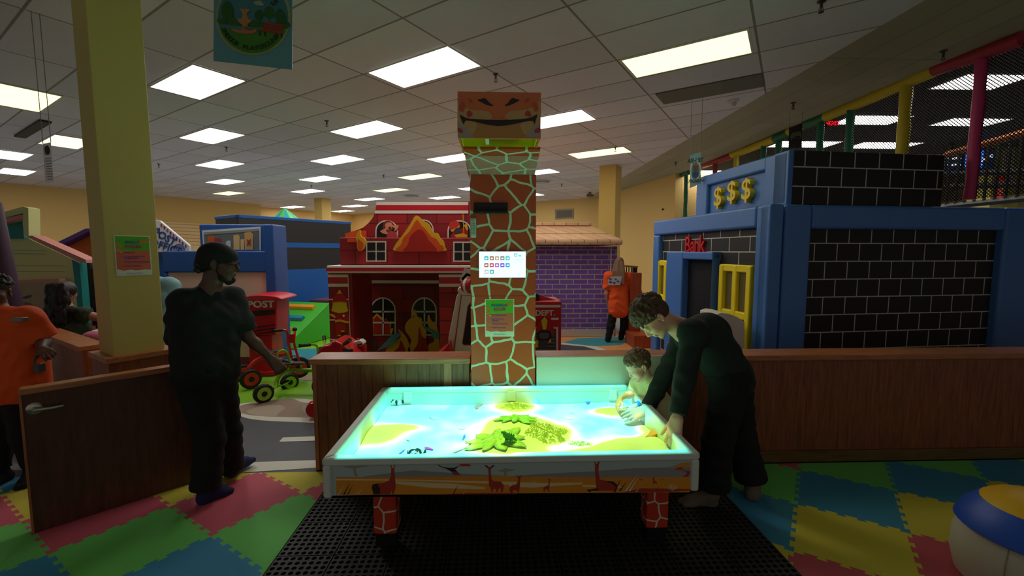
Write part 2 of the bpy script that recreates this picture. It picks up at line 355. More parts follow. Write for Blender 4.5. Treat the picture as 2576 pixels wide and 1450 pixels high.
def person(name,label,J,skin,s=1,fat=1,vox=.008,shirt=None,sleeve=.55,pants=None,sock=None,hair=None,hem=0.93,loose=.02,handargs=None,baby=False,hairfn=None,closed=False,pantr=1.0,shirtlen=.06,eyes=True,extra=None,cat='person',cuff=.0):
    """J: dict of joints (world).  One continuous body; clothing, hair, eyes are children."""
    r=thing(name,label,cat,(float(J['pel'][0]),float(J['pel'][1]),0))
    J={k:V(v) for k,v in J.items()}
    sx=nrm(J['shR']-J['shL']); hx=nrm(J['hipR']-J['hipL'])
    Hd,P,B=head_prims(J['head'],J['f'],J['u'],J.get('hs',V(s,s))[0],baby)
    b=[]
    sp=(J['chest']+J['pel'])/2
    def torso(g,k=.03):
        L=[cap(J['pel']-hx*.055*s,J['pel']+hx*.055*s,.105*s*fat+g,k=k),
           cap(sp-sx*.05*s*fat,sp+sx*.05*s*fat,.1*s*fat+g,k=k),cap(J['chest']-sx*.065*s,J['chest']+sx*.065*s,.11*s*(.5+.5*fat)+g,k=k),
           cap(J['shL'],J['shR'],.052*s+g*.7,k=k)]
        for q in (-1,1):
            L+=[cap(J['pel']+hx*q*.06*s,sp+sx*q*.055*s*fat,.1*s*fat+g,.097*s*fat+g,k),cap(sp+sx*q*.055*s*fat,J['chest']+sx*q*.07*s,.097*s*fat+g,.1*s*(.5+.5*fat)+g,k)]
        L+=[cap(J['chest'],(J['shL']+J['shR'])/2,.1*s+g,.06*s+g,k)]
        return L
    b+=torso(0)
    nb=(J['shL']+J['shR'])/2
    hs=J.get('hs',V(s,s))[0]
    nk=nb+(P(0,-.03,-.06)-nb)*.42
    for S_ in 'LR': b.append(cap(nk,J['sh'+S_]*.8+nb*.2,.042*s,.048*s,.03))
    b+=[cap(nb,P(0,-.025,-.06),.062*s,.054*hs,.03),cap(nb-V(0,0,.01),nb+(P(0,-.03,-.05)-nb)*.3,.08*s,.06*s,.04)]
    for S_ in 'LR':
        sh,el,wr=J['sh'+S_],J['el'+S_],J['wr'+S_]
        b+=[cap(sh,el,.05*s*(.6+.4*fat),.038*s*(.6+.4*fat),.03),cap(el,el+(wr-el)*.35,.038*s*(.6+.4*fat),.038*s*(.6+.4*fat),.02),cap(el+(wr-el)*.35,wr,.038*s*(.6+.4*fat),.026*s,.02)]
        hp,kn,an=J['hip'+S_],J['kn'+S_],J['an'+S_]
        b+=[cap(hp,kn,.078*s*(.5+.5*fat),.052*s,.05),cap(kn,kn+(an-kn)*.35,.05*s,.052*s,.03),cap(kn+(an-kn)*.35,an,.05*s,.035*s,.03)]
        b+=foot_prims(an,J['he'+S_],J['to'+S_],s)
        ha=(handargs or {}).get(S_,{})
        fd=ha.get('f',wr-el); b+=hand_prims(wr,fd,ha.get('n',V(0,0,1)),ha.get('t',V(0,-1,0)),s*ha.get('s',1),ha.get('curl',(.3,.35,.4,.45)),ha.get('spread',.1),ha.get('thumb',.75))
    b+=Hd
    sdf_mesh(b,vox,'body',skin,r)
    if shirt:
        g=loose; L=torso(g,.035)
        hb=J['pel']-(J['chest']-J['pel'])*shirtlen*1.5
        for q in (-1,0,1): L.append(cap(sp+hx*q*.055*s*fat,hb+hx*q*.07*s*fat,.1*s*fat+g,.098*s*fat+g+.006,.03))
        nk=nb+(P(0,-.03,-.06)-nb)*.42
        for S_ in 'LR': L.append(cap(nk,J['sh'+S_]*.8+nb*.2,.048*s,.056*s+g*.6,.03))
        for S_ in 'LR':
            sh,el,wr=J['sh'+S_],J['el'+S_],J['wr'+S_]
            L.append(cap(sh,sh+V(0,0,.001),.058*s+g*.8,k=.04))
            if sleeve<=1: L.append(cap(sh,sh+(el-sh)*sleeve,.054*s+g,.054*s*(.6+.4*fat)+g*1.2,.04,flat=True))
            else:
                L+=[cap(sh,el,.05*s+g,.04*s+g*.8,.04),cap(el,el+(wr-el)*(sleeve-2),.042*s+g*.8,.03*s+g*.6+cuff,.03,flat=True)]
        L+=[cap(nb-V(0,0,.02),nb+(P(0,-.03,-.05)-nb)*.18,.085*s+g*.4,.066*s,.03)]
        def fold(p):
            a=.5+.5*np.sin(p[:,0]*31+p[:,2]*17+2*np.sin(p[:,1]*23))
            return np.stack([.006*np.sin(p[:,2]*52+4*np.sin(p[:,0]*11+p[:,1]*9))*a,.006*np.cos(p[:,2]*47+3*np.sin(p[:,0]*14)+p[:,1]*7)*a,0*a],1)*min(1,s*1.1)
        sdf_mesh(L,max(vox,.007*s),'shirt',shirt,r,noise=fold)
    if pants:
        g=.016*s*pantr; L=[cap(J['pel']-hx*.06*s,J['pel']+hx*.06*s,.108*s*fat+g,k=.05),cap(J['pel'],J['pel']+(sp-J['pel'])*.6,.1*s*fat+g*.6,k=.05)]
        for S_ in 'LR':
            hp,kn,an=J['hip'+S_],J['kn'+S_],J['an'+S_]
            L+=[cap(hp,kn,.085*s*(.5+.5*fat)+g,.058*s+g,.05),cap(kn,kn+(an-kn)*hem,.058*s+g,.045*s+g*pantr,.04,flat=True)]
        def fold2(p):
            return np.stack([.003*np.sin(p[:,2]*60+3*np.sin(p[:,0]*20)),.003*np.cos(p[:,2]*55+p[:,0]*12),0*p[:,0]],1)
        sdf_mesh(L,max(vox,.007*s),'trousers',pants,r,noise=fold2)
    if sock:
        for S_ in 'LR':
            an,kn=J['an'+S_],J['kn'+S_]
            L=foot_prims(an,J['he'+S_],J['to'+S_],s,.006)+[cap(an,an+nrm(kn-an)*.09*s,.042*s,.046*s,.02,flat=True)]
            sdf_mesh(L,max(.005,vox*.8),'sock',sock,r)
    if hair: hairfn(hair,r,P,B,hs)
    if closed:
        for sx_ in (-1,1):
            e=MB(); e.tube([P(sx_*(.032+.0125*math.cos(q)),.0885+.0035*math.sin(q),-.001-.005*math.sin(q)) for q in [k*math.pi/6 for k in range(7)]],.0011*hs,seg=5); e.build('eyelash',mat('lash_dark',(40,30,26),.6),r)
    elif eyes:
        for sx_ in (-1,1):
            e=MB(); e.ball(P(sx_*.032,.0835,.004),.0105*hs); e.build('eye',mat('eye_dark',(60,50,40),.2),r,smooth=True)
    return r,P,B
# ================================================================ THE ROOM
GA=R(34.7)                                   # ceiling grid, columns and far walls run at this heading
gu=Vector((math.cos(GA),-math.sin(GA),0)); gv=Vector((math.sin(GA),math.cos(GA),0)); ZC=3.75
def struct(o,label=None): return tag(o,label,kind='structure')
yellow=mat('yellow_wall_paint',(234,196,120),.7,bump=(40,.05))
# ceiling tiles (procedural grid in the ceiling's own frame)
def ceil_mat(name,pu,pv,base=(224,220,222),lw=.022):
    m=bpy.data.materials.new(name); m.use_nodes=True; nt=m.node_tree; b=nt.nodes['Principled BSDF']; b.inputs['Roughness'].default_value=.85
    tc=nt.nodes.new('ShaderNodeTexCoord'); sp=nt.nodes.new('ShaderNodeSeparateXYZ'); nt.links.new(tc.outputs['Object'],sp.inputs[0])
    ls=[]; cells=[]
    for i,p in ((0,pu),(1,pv)):
        q=math_node(nt,'DIVIDE',sp.outputs[i],p); f=math_node(nt,'FRACT',q); a=math_node(nt,'ABSOLUTE',math_node(nt,'SUBTRACT',f,.5)); ls.append(math_node(nt,'GREATER_THAN',a,.5-lw/2/p)); cells.append(math_node(nt,'FLOOR',q))
    g=math_node(nt,'MAXIMUM',ls[0],ls[1])
    cb=nt.nodes.new('ShaderNodeCombineXYZ'); nt.links.new(cells[0],cb.inputs[0]); nt.links.new(cells[1],cb.inputs[1])
    wn=nt.nodes.new('ShaderNodeTexWhiteNoise'); nt.links.new(cb.outputs[0],wn.inputs[0])
    val=nt.nodes.new('ShaderNodeMapRange'); val.inputs[3].default_value=.9; val.inputs[4].default_value=1.06; nt.links.new(wn.outputs[0],val.inputs[0])
    sc=nt.nodes.new('ShaderNodeVectorMath'); sc.operation='SCALE'; sc.inputs[0].default_value=lin(base); nt.links.new(val.outputs[0],sc.inputs['Scale'])
    n=nt.nodes.new('ShaderNodeTexNoise'); n.inputs['Scale'].default_value=90; n.inputs['Detail'].default_value=3; nt.links.new(tc.outputs['Object'],n.inputs['Vector'])
    mi=nt.nodes.new('ShaderNodeMix'); mi.data_type='RGBA'; nt.links.new(g,mi.inputs[0]); nt.links.new(sc.outputs[0],mi.inputs[6]); mi.inputs[7].default_value=lin((146,140,130))+(1,)
    nt.links.new(mi.outputs[2],b.inputs['Base Color'])
    bp=nt.nodes.new('ShaderNodeBump'); bp.inputs['Strength'].default_value=.5; bp.inputs['Distance'].default_value=.01; nt.links.new(math_node(nt,'SUBTRACT',n.outputs[0],math_node(nt,'MULTIPLY',g,.6)),bp.inputs['Height']); nt.links.new(bp.outputs[0],b.inputs['Normal'])
    return m
PU,PV=1.335,.63
c0=gu*(-6.39-PU/2)+gv*(2.61-PV/2)+Vector((0,0,ZC))
cm=ceil_mat('ceiling_tile',PU,PV)
mb=MB(); P=[(-24,-1.2),(3.6,-1.2),(3.6,30),(-24,30)]
mb.prism([(x,y,ZC) for x,y in P],(0,0,.06)); struct(mb.build('ceiling',cm,loc=c0,rz=-GA))
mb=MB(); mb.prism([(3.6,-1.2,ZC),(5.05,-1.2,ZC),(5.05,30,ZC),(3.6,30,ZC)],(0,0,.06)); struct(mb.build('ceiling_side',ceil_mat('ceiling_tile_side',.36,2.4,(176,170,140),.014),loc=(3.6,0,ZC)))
mb=MB(); mb.prism([(5.05,-1.2,ZC),(14,-1.2,ZC),(14,30,ZC),(5.05,30,ZC)],(0,0,.06)); struct(mb.build('ceiling_arcade',ceil_mat('ceiling_tile_arcade_dimmed',1.2,.6,(90,90,92),.01),loc=(5.05,0,ZC)))  # same ceiling coloured darker, the netting's dimming put into the tile colour
# printed play floor, one slab whose print is part of its mesh
fl_gray=mat('floor_dark',(70,70,72),.6,var=.08); fl_green=mat('floor_green',(128,190,30),.5); fl_road=mat('floor_road',(76,78,84),.55,var=.1,vs_=3); fl_white=mat('floor_white',(225,222,205),.5)
fl_tan=mat('floor_tan',(166,142,126),.5); fl_tan2=mat('floor_tan_light',(186,168,148),.5); fl_teal=mat('floor_teal',(60,160,170),.5); fl_or=mat('floor_orange',(230,160,100),.5)
mb=MB(); mb.box((-24,3.3,-.1),(14,30,-.012),8); mb.box((-24,-1.2,-.1),(14,3.3,-.012),0)
def fpoly(pts,m,z): mb.prism([az(x,y,z) for x,y in pts],(0,0,-.004),m)
fpoly([(430,840),(1180,840),(1250,1100),(380,1100)],1,-.006)
fpoly([(470,1190),(520,1040),(600,1046),(700,1058),(830,1060),(1100,1060),(1100,1190)],2,-.004)
fpoly([(560,1180),(640,1163),(830,1157),(1100,1150),(1100,1173),(830,1175),(600,1190)],3,-.001)
fpoly([(702,1112),(712,1101),(830,1097),(830,1108)],3,-.001)
fpoly(cr([(560,1030),(596,1018),(640,1012),(730,1003),(800,1008),(900,1020),(900,1062),(740,1062),(640,1056),(596,1044)],4),3,-.0035)
fpoly(cr([(566,1030),(596,1024),(640,1013),(728,1003),(770,1014),(900,1020),(900,1050),(740,1050),(640,1046),(600,1038)],4),4,-.003)
fpoly(cr([(620,1036),(660,1022),(705,1020),(716,1028),(700,1040),(692,1048),(650,1046)],4),5,-.002)
fpoly(cr([(760,1022),(830,1024),(840,1050),(782,1050)],3),5,-.002)
fpoly(cr([(745,950),(790,944),(830,948),(830,958),(770,958)],3),4,-.003)
fpoly([(1330,900),(1330,850),(1420,838),(1760,838),(1760,900)],7,-.006)
fpoly([(1416,863),(1455,851),(1560,848),(1592,855),(1560,868),(1500,871)],6,-.004)
fpoly([(1330,900),(1330,866),(1416,864),(1480,869),(1518,880),(1530,900)],2,-.004)
fpoly([(1400,866),(1416,863),(1500,872),(1535,884),(1520,886),(1470,872)],3,-.003)
fl=struct(mb.build('floor',[fl_gray,fl_green,fl_road,fl_white,fl_tan,fl_tan2,fl_teal,fl_or,mat('floor_play_print',(160,166,174),.6,var=.15,vs_=1.5)],loc=(0,0,-.1)))
# far walls
def wall(name,A,B,z1=ZC,t=.15,m=yellow,z0=-.1):
    A=Vector((A[0],A[1],0)); B=Vector((B[0],B[1],0)); d=(B-A); n=Vector((-d.y,d.x,0)).normalized()
    if n.dot(_C-A)>0: n=-n
    mb=MB(); mb.hexa([A+Vector((0,0,z0)),B+Vector((0,0,z0)),B+n*t+Vector((0,0,z0)),A+n*t+Vector((0,0,z0))]+[q+Vector((0,0,z1)) for q in (A,B,B+n*t,A+n*t)])
    return struct(mb.build(name,m,loc=A,rz=math.atan2(d.y,d.x)))
A0=az(0,460,ZC); A1=az(655,515,ZC); B0=az(1347,508,ZC); B1=az(1505,497,ZC)
dL=(A1-A0).normalized(); dB=(B1-B0).normalized()
wall('wall_left',A0-dL*6,A1)
nl=Vector((-dL.y,dL.x,0))
wall('wall_left_recess',A1+nl*1.2-dL*.5,A1+nl*1.2+dL*9)
wall('wall_back',B0-dB*14,B1+dB*.1)
W2=az(1700,437,ZC); wall('wall_right',B1,W2)
wall('wall_right_end',(W2.x,W2.y),(W2.x+9,W2.y+1))
wall('wall_arcade',(12.5,-1),(12.5,22),m=mat('arcade_wall',(150,140,90),.8))
# wall registers and sockets
pl=PL(B0,math.atan2(dB.y,dB.x))
t=thing('air_grille','dark louvred air grille high on the yellow back wall','grille',tuple(pl.px(1420,545)))
mb=MB(); pl.poly(mb,[(1396,527),(1443,525),(1443,550),(1396,553)],.02,.02); mb.build('frame',mat('grille_frame',(150,140,120),.5),t)
mb=MB(); pl.poly(mb,[(1400,531),(1439,529),(1439,546),(1400,549)],.03,.008); mb.build('louvre',mat('grille_dark',(110,100,82),.6),t)
# slatwall panel on the left wall
plw=PL(A0,math.atan2(dL.y,dL.x))
t=thing('slatwall','cream slatwall panel with orange grooves on the left wall behind the post office sign','wall panel',tuple(plw.px(480,630)))
mb=MB(); plw.poly(mb,[(405,557),(540,565),(540,640),(405,640)],.04,.04); mb.build('panel',mat('slat_cream',(246,214,160),.5),t)
for k in range(7):
    mb=MB(); y0=567+k*8.4; plw.poly(mb,[(405,y0-5),(540,y0+1),(540,y0+2.4),(405,y0-3.6)],.046,.004); mb.build('groove',mat('slat_groove',(214,150,70),.5),t)
# ---------------------------------------------------------------- columns
def column(name,label,px,py_top,zt,zb,wu,wv,corner_d,base=None):
    pass
colm=mat('column_paint',(206,188,104),.55); 
def col_at(cx,cy,wu,wv,z0,z1,label):
    c=Vector((cx,cy,0)); mb=MB()
    q=[c,c+gu*wu,c+gu*wu+gv*wv,c+gv*wv] ; q=[c-gu*wu,c,c+gv*wv,c-gu*wv*0-gu*wu+gv*wv]
    mb.hexa([p+Vector((0,0,z0)) for p in q]+[p+Vector((0,0,z1)) for p in q])
    return mb
# near column: visible corner between narrow (-v) face and wide (+u) face
cc=ay(286,905,3.25); cc.z=0
e2=ay(415,905,3.4)
wv=.315; wu=.315
q=[cc-gu*wu,cc,cc+gv*wv,cc-gu*wu+gv*wv]
mb=MB(); mb.hexa([p+Vector((0,0,0)) for p in q]+[p+Vector((0,0,ZC)) for p in q])
tag(mb.build('column',colm,loc=cc,rz=-GA,bevel=.006),'tall square yellow green column beside the open wooden gate','column')
cx=az(1508,418,ZC)
mb=MB(); c1=cx.copy(); c1.z=0; f=.36
q=[c1,c1+(B0-B1).normalized()*-.42,c1+(B0-B1).normalized()*-.42+gv*.42,c1+gv*.42]
mb.hexa([p for p in q]+[p+Vector((0,0,ZC)) for p in q]); tag(mb.build('column',mat('far_column_paint',(226,190,104),.6),loc=c1,rz=-GA),'square yellow column rising behind the purple brick playhouse','column')
cx=az(790,500,ZC); c1=cx.copy(); c1.z=0
mb=MB(); q=[c1,c1-(B0-B1).normalized()*.5,c1-(B0-B1).normalized()*.5+gv*.4,c1+gv*.4]; mb.hexa([p for p in q]+[p+Vector((0,0,ZC)) for p in q])
tag(mb.build('column',MATS['far_column_paint'],loc=c1,rz=-GA),'slim far yellow column behind the black and blue striped wall','column')
# ---------------------------------------------------------------- ceiling lights
frame_m=mat('troffer_frame',(225,222,212),.5)
lightdefs=[((495,209),'w','large bright ceiling light panel between the yellow column and the hanging park banner'),
 ((1065,172),'w','large bright ceiling light panel left of the giraffe head'),
 ((1724,140),'y','large pale yellow ceiling light panel at the upper right of centre'),
 ((52,247),'y','dim yellowish ceiling light panel cut by the left edge of the picture'),
 ((168,357),'c','dim cream ceiling light panel partly behind the yellow column above the hanging white sign'),
 ((20,390),'w','small ceiling light panel at the left edge above another one'),
 ((38,432),'w','lowest ceiling light panel at the left edge'),
 ((532,342),'w','ceiling light panel directly below the big one beside the yellow column'),
 ((921,326),'w','ceiling light panel below the large one left of the giraffe head'),
 ((1392,303),'w','ceiling light panel half hidden behind the giraffe head on its right'),
 ((553,413),'w','third ceiling light panel down from the one beside the yellow column'),
 ((848,402),'w','ceiling light panel third in the row leading away left of the giraffe'),
 ((1145,397),'w','ceiling light panel just left of the giraffe neck'),
 ((1508,384),'y','yellowish ceiling light panel above the far yellow column'),
 ((566,457),'w','fourth ceiling light panel down from the one beside the yellow column'),
 ((804,450),'w','ceiling light panel above the green and teal pointed roof'),
 ((1056,444),'y','yellowish ceiling light panel above the fire station roof'),
 ((1345,434),'w','small ceiling light panel right of the giraffe neck'),
 ((575,486),'y','small yellowish ceiling light panel near the left wall corner'),
 ((774,481),'w','small ceiling light panel just above the slim far column'),
 ((983,478),'y','small yellowish ceiling light panel above the left of the fire station roof'),
 ((1200,473),'w','small ceiling light panel mostly behind the giraffe neck'),
 ((736,521),'w','far ceiling light panel right above the pointed striped roof'),
 ((929,501),'w','far ceiling light panel above the curved corner of the fire station'),
 ((1118,497),'w','far ceiling light panel above the middle of the fire station roof'),
 ((892,518),'w','far small ceiling light panel left of the fire station roof'),
 ((862,531),'w','farthest small ceiling light panel left of the fire station roof'),
 ((1325,491),'w','far ceiling light panel at the right side of the giraffe neck, low')]
em={'w':mat('light_white',(255,252,246),.5,emis=(255,250,244),es=TROFFER),'y':mat('light_yellow',(255,250,200),.5,emis=(250,250,160),es=TROFFER*.2),'c':mat('light_cream',(250,240,220),.5,emis=(255,232,196),es=TROFFER*.13)}
def troffer(c,kind,label,ax1,ax2,L=1.25,W=.59,z=ZC):
    t=thing('ceiling_light',label,'ceiling light',(c.x,c.y,z),0,'recessed ceiling light panels')
    a,b=ax1*L/2,ax2*W/2; mb=MB(); c=Vector((c.x,c.y,z))
    o=[c-a-b,c+a-b,c+a+b,c-a+b]; k=.018; ia,ib=ax1*(L/2-k),ax2*(W/2-k); i=[c-ia-ib,c+ia-ib,c+ia+ib,c-ia+ib]
    for n in range(4):
        p=[o[n],o[(n+1)%4],i[(n+1)%4],i[n]]; mb.prism([q-Vector((0,0,.014)) for q in p],(0,0,.012))
    mb.build('frame',frame_m,t)
    mb=MB(); mb.prism([q-Vector((0,0,.010)) for q in i],(0,0,.006)); mb.build('diffuser',em[kind],t)
for (px,py),k,lb in lightdefs: troffer(az(px,py,ZC),k,lb,gu,gv)
XA=Vector((1,0,0)); YA=Vector((0,1,0))
for (px,py),l,w_,lb in [((2465,205),.86,.5,'large ceiling light panel seen through the netting at the upper right'),((2191,301),.95,.42,'ceiling light panel seen through the netting beside the red exit sign'),
   ((2441,306),.95,.36,'ceiling light panel seen through the netting right of the yellow post'),((2222,365),.95,.36,'ceiling light panel low through the netting just above the black brick roof'),
   ((2023,362),.95,.36,'ceiling light panel behind the hanging black banner'),((1795,436),.9,.5,'small ceiling light panel through the netting behind the blue bank parapet')]:
    c=az(px,py,ZC); s_=c.y/5.3; troffer(c,'w',lb,XA,YA,l*min(1.6,max(1,s_*.8)),w_*min(1.8,max(1,s_*.9)))
# dark return vent and slot
t=thing('return_vent','long dark grey vent tile in the ceiling beyond the big yellow light','vent',tuple(az(1780,225,ZC)))
c=az(1782,226,ZC); mb=MB(); a,b=gu*.62,gv*.235; mb.prism([c-a-b-Vector((0,0,.012)),c+a-b-Vector((0,0,.012)),c+a+b-Vector((0,0,.012)),c-a+b-Vector((0,0,.012))],(0,0,.008)); mb.build('grille',mat('vent_grey',(112,108,92),.7,bump=(120,.3)),t)
c=az(80,324,ZC); mb=MB(); a,b=gu*.9,gv*.07; mb.prism([q-Vector((0,0,.03)) for q in (c-a-b,c+a-b,c+a+b,c-a+b)],(0,0,.026)); tag(mb.build('slot_diffuser',mat('slot_black',(30,30,30),.6)),'black slot air diffuser in the ceiling at the far left','vent')
def sprinkler(px,py,lb,z=ZC):
    c=az(px,py,z); mb=MB(); mb.lathe([(.035,0),(.035,-.008),(.012,-.012),(.012,-.05),(.006,-.055),(.006,-.075)],(c.x,c.y,z-.0),m=0,seg=10)
    mb.tube([c+Vector((-.012,0,-.05)),c+Vector((-.02,0,-.07)),c+Vector((-.008,0,-.09)),c+Vector((.008,0,-.09)),c+Vector((.02,0,-.07)),c+Vector((.012,0,-.05))],.003,seg=5); mb.lathe([(.022,-.09),(.022,-.094)],(c.x,c.y,z),seg=10)
    tag(mb.build('sprinkler',mat('sprinkler_metal',(90,84,74),.4,.8)),lb,'sprinkler','ceiling sprinkler heads')
for px,py,lb in [(1247,186,'sprinkler head above the giraffe head'),(822,304,'sprinkler head left of the second light panel in the middle row'),(569,370,'sprinkler head below the second light of the left row'),
    (399,412,'sprinkler head just right of the yellow column'),(783,466,'tiny sprinkler head between two far lights above the slim column'),(965,440,'sprinkler head left of the yellowish light over the fire station'),
    (1548,370,'sprinkler head right above the yellowish light near the far column'),(1413,463,'sprinkler head left of the far column'),(2067,2,'sprinkler head at the top edge right of centre'),(1996,258,'sprinkler head on the side ceiling left of the exit sign'),
    (2374,128,'sprinkler head on the side ceiling near the red beam'),(1700,408,'sprinkler head beside the hanging sky banner')]: sprinkler(px,py,lb)
# smoke alarm, round diffusers, security camera
c=az(1845,252,ZC); t=thing('smoke_alarm','white round smoke alarm with strobe on the ceiling below the grey vent','smoke alarm',tuple(c))
mb=MB(); mb.lathe([(.075,0),(.075,-.02),(.06,-.035),(.02,-.04)],tuple(c),seg=20); mb.build('housing',mat('alarm_white',(215,212,198),.5),t,smooth=True)
mb=MB(); mb.ball(c+Vector((.0,-.02,-.06)),(.03,.03,.03)); mb.build('strobe',mat('strobe_clear',(190,190,180),.15),t,smooth=True)
for px,py,lb in [(1035,491,'round ceiling air diffuser above the fire station roof'),(1361,455,'round ceiling air diffuser right of the giraffe neck')]:
    c=az(px,py,ZC); t=thing('round_diffuser',lb,'vent',tuple(c)); mb=MB(); mb.lathe([(.30,0),(.28,-.03),(.2,-.05),(.2,-.06),(.15,-.07),(.0,-.07)],tuple(c),seg=24); mb.build('cone',mat('diffuser_white',(190,186,172),.5),t,smooth=True)
    mb=MB(); mb.lathe([(.24,-.045),(.22,-.052),(.21,-.05)],tuple(c),seg=24); mb.build('ring',mat('grille_dark',(0,0,0)),t)
c=az(1484,484,ZC); t=thing('security_camera','small grey security camera on the ceiling left of the far column','camera',tuple(c))
mb=MB(); mb.lathe([(.05,0),(.05,-.06),(.03,-.08)],tuple(c),seg=14); mb.build('mount',mat('camera_grey',(120,116,104),.5),t,smooth=True); mb=MB(); mb.box(c+Vector((-.12,-.06,-.16)),c+Vector((.12,.06,-.06))); mb.build('camera_body',MATS['camera_grey'],t,bevel=.02)
dR=(W2-B1); plR=PL((B1.x,B1.y),math.atan2(dR.y,dR.x)); c=plR.px(1667,527,.03); mb=MB(); mb.ball(c,.03); mb.lathe([(.02,0),(.02,.06)],tuple(c),axis=tuple(-plR.n)); tag(mb.build('security_camera',mat('camera_dark',(60,60,64),.4),smooth=True),'tiny dark dome camera on the orange wall beside the netted opening','camera')
# ================================================================ WOODEN HALF WALLS
wd=wood('oak_panel',(112,58,30),(160,90,50)); wcap=wood('oak_cap',(160,92,52),(196,124,76),(1.5,14,14),.35); wbead=wood('beadboard',(112,64,32),(150,92,50),(10,10,1.5),.45,groove=.085)
wcapv=wood('oak_cap_v',(160,92,52),(196,124,76),(10,10,1),.35)
t=struct(thing('wall_half_right',None,None,(.3,3.2,0)))
mb=MB(); mb.box((.3,3.2,0),(7.5,3.36,.815)); mb.build('panel',wd,t)
mb=MB(); mb.box((.29,3.165,.815),(7.5,3.40,.858)); mb.build('cap_rail',wcap,t,bevel=.008)
mb=MB(); mb.box((.3,3.185,0),(7.5,3.2,.085)); mb.box((.3,3.18,.078),(7.5,3.2,.092)); mb.build('baseboard',wood('oak_base',(90,66,28),(126,92,44),(1.5,14,14)),t,bevel=.004)
t=struct(thing('wall_half_centre',None,None,(-1.36,3.2,0)))
mb=MB(); mb.box((-1.35,3.2,0),(-.21,3.36,.815)); mb.build('panel',wbead,t)
mb=MB(); mb.box((-1.385,3.165,.815),(-.2,3.40,.858)); mb.build('cap_rail',wcap,t,bevel=.008)
mb=MB(); mb.box((-1.37,3.19,0),(-1.34,3.37,.815)); mb.build('end_post',wcapv,t,bevel=.004)
mb=MB(); mb.box((-.4,3.19,.1),(-.34,3.2,.815)); mb.build('batten',wcapv,t,bevel=.003)
# left half wall that carries the column base, and the one running back-left
hA=Vector((cc.x-.05,cc.y,0))-gv*.06; 
t=struct(thing('wall_half_left',None,None,tuple(cc)))
P0=cc-gu*.5-gv*.03; P1=cc+gu*.03-gv*.03; 
q=[cc-gu*.36-gv*.04,cc+gu*.04-gv*.04,cc+gu*.04+gv*.36,cc-gu*.36+gv*.36]
mb=MB(); mb.hexa(q+[p+Vector((0,0,.83)) for p in q]); mb.build('panel',wd,t)
q=[cc-gu*.375-gv*.055,cc+gu*.055-gv*.055,cc+gu*.055+gv*.375,cc-gu*.375+gv*.375]; mb=MB(); mb.hexa([p+Vector((0,0,.83)) for p in q]+[p+Vector((0,0,.873)) for p in q]); mb.build('cap_rail',wcap,t,bevel=.006)
a=az(252,862,.86); b=az(118,818,.86); a.z=b.z=0; d=(b-a).normalized(); n=Vector((-d.y,d.x,0)); a=a-d*.1
t=struct(thing('wall_half_far_left',None,None,tuple(a),math.atan2(d.y,d.x)))
q=[a,b,b+n*.14,a+n*.14]; mb=MB(); mb.hexa(q+[p+Vector((0,0,.82)) for p in q]); mb.build('panel',wd,t)
q=[a-n*.02,b-n*.02+d*.02,b+n*.16+d*.02,a+n*.16]; mb=MB(); mb.hexa([p+Vector((0,0,.82)) for p in q]+[p+Vector((0,0,.862)) for p in q]); mb.build('cap_rail',wcap,t,bevel=.006)
# open gate
g0=az(88,1343,0); g1=az(497,1212,0); gd=(g1-g0); gl=gd.length; ga=math.atan2(gd.y,gd.x); gp=PL(g0,ga)
t=struct(thing('door_1',None,None,tuple(g0),ga))
mb=MB(); gp.box(mb,0,gl,.005,.83,-.045,0); mb.build('leaf',wood('gate_panel',(70,38,22),(100,56,32),(12,12,1.2)),t)
mb=MB(); gp.box(mb,-.01,gl,.83,.868,-.065,.02); mb.build('cap_rail',wcap,t,bevel=.008)
mb=MB(); gp.box(mb,-.012,0,.005,.83,-.05,.004); mb.build('edge_strip',wcapv,t,bevel=.002)
ha,hz=gp.loc(87,1028); chrome=mat('brushed_nickel',(190,184,165),.3,1)
mb=MB(); c=gp.at(ha,hz,0); mb.lathe([(.034,0),(.036,.004),(.03,.01),(.012,.012),(.012,.045)],tuple(c),axis=tuple(gp.n),seg=20); hd=mb.build('handle',chrome,t,smooth=True)
mb=MB(); mb.tube([gp.at(ha,hz,.045),gp.at(ha+.03,hz,.052),gp.at(ha+.07,hz-.003,.05),gp.at(ha+.115,hz-.002,.045)],[.011,.010,.009,.007]); mb.build('lever',chrome,hd,smooth=True)
# ================================================================ FOAM PUZZLE FLOOR
foamc={'g':mat('foam_green',(112,204,96),.75,bump=(300,.1)),'b':mat('foam_blue',(62,146,186),.75,bump=(300,.1)),'y':mat('foam_yellow',(224,206,70),.75,bump=(300,.1)),'r':mat('foam_red',(212,92,108),.75,bump=(300,.1))}
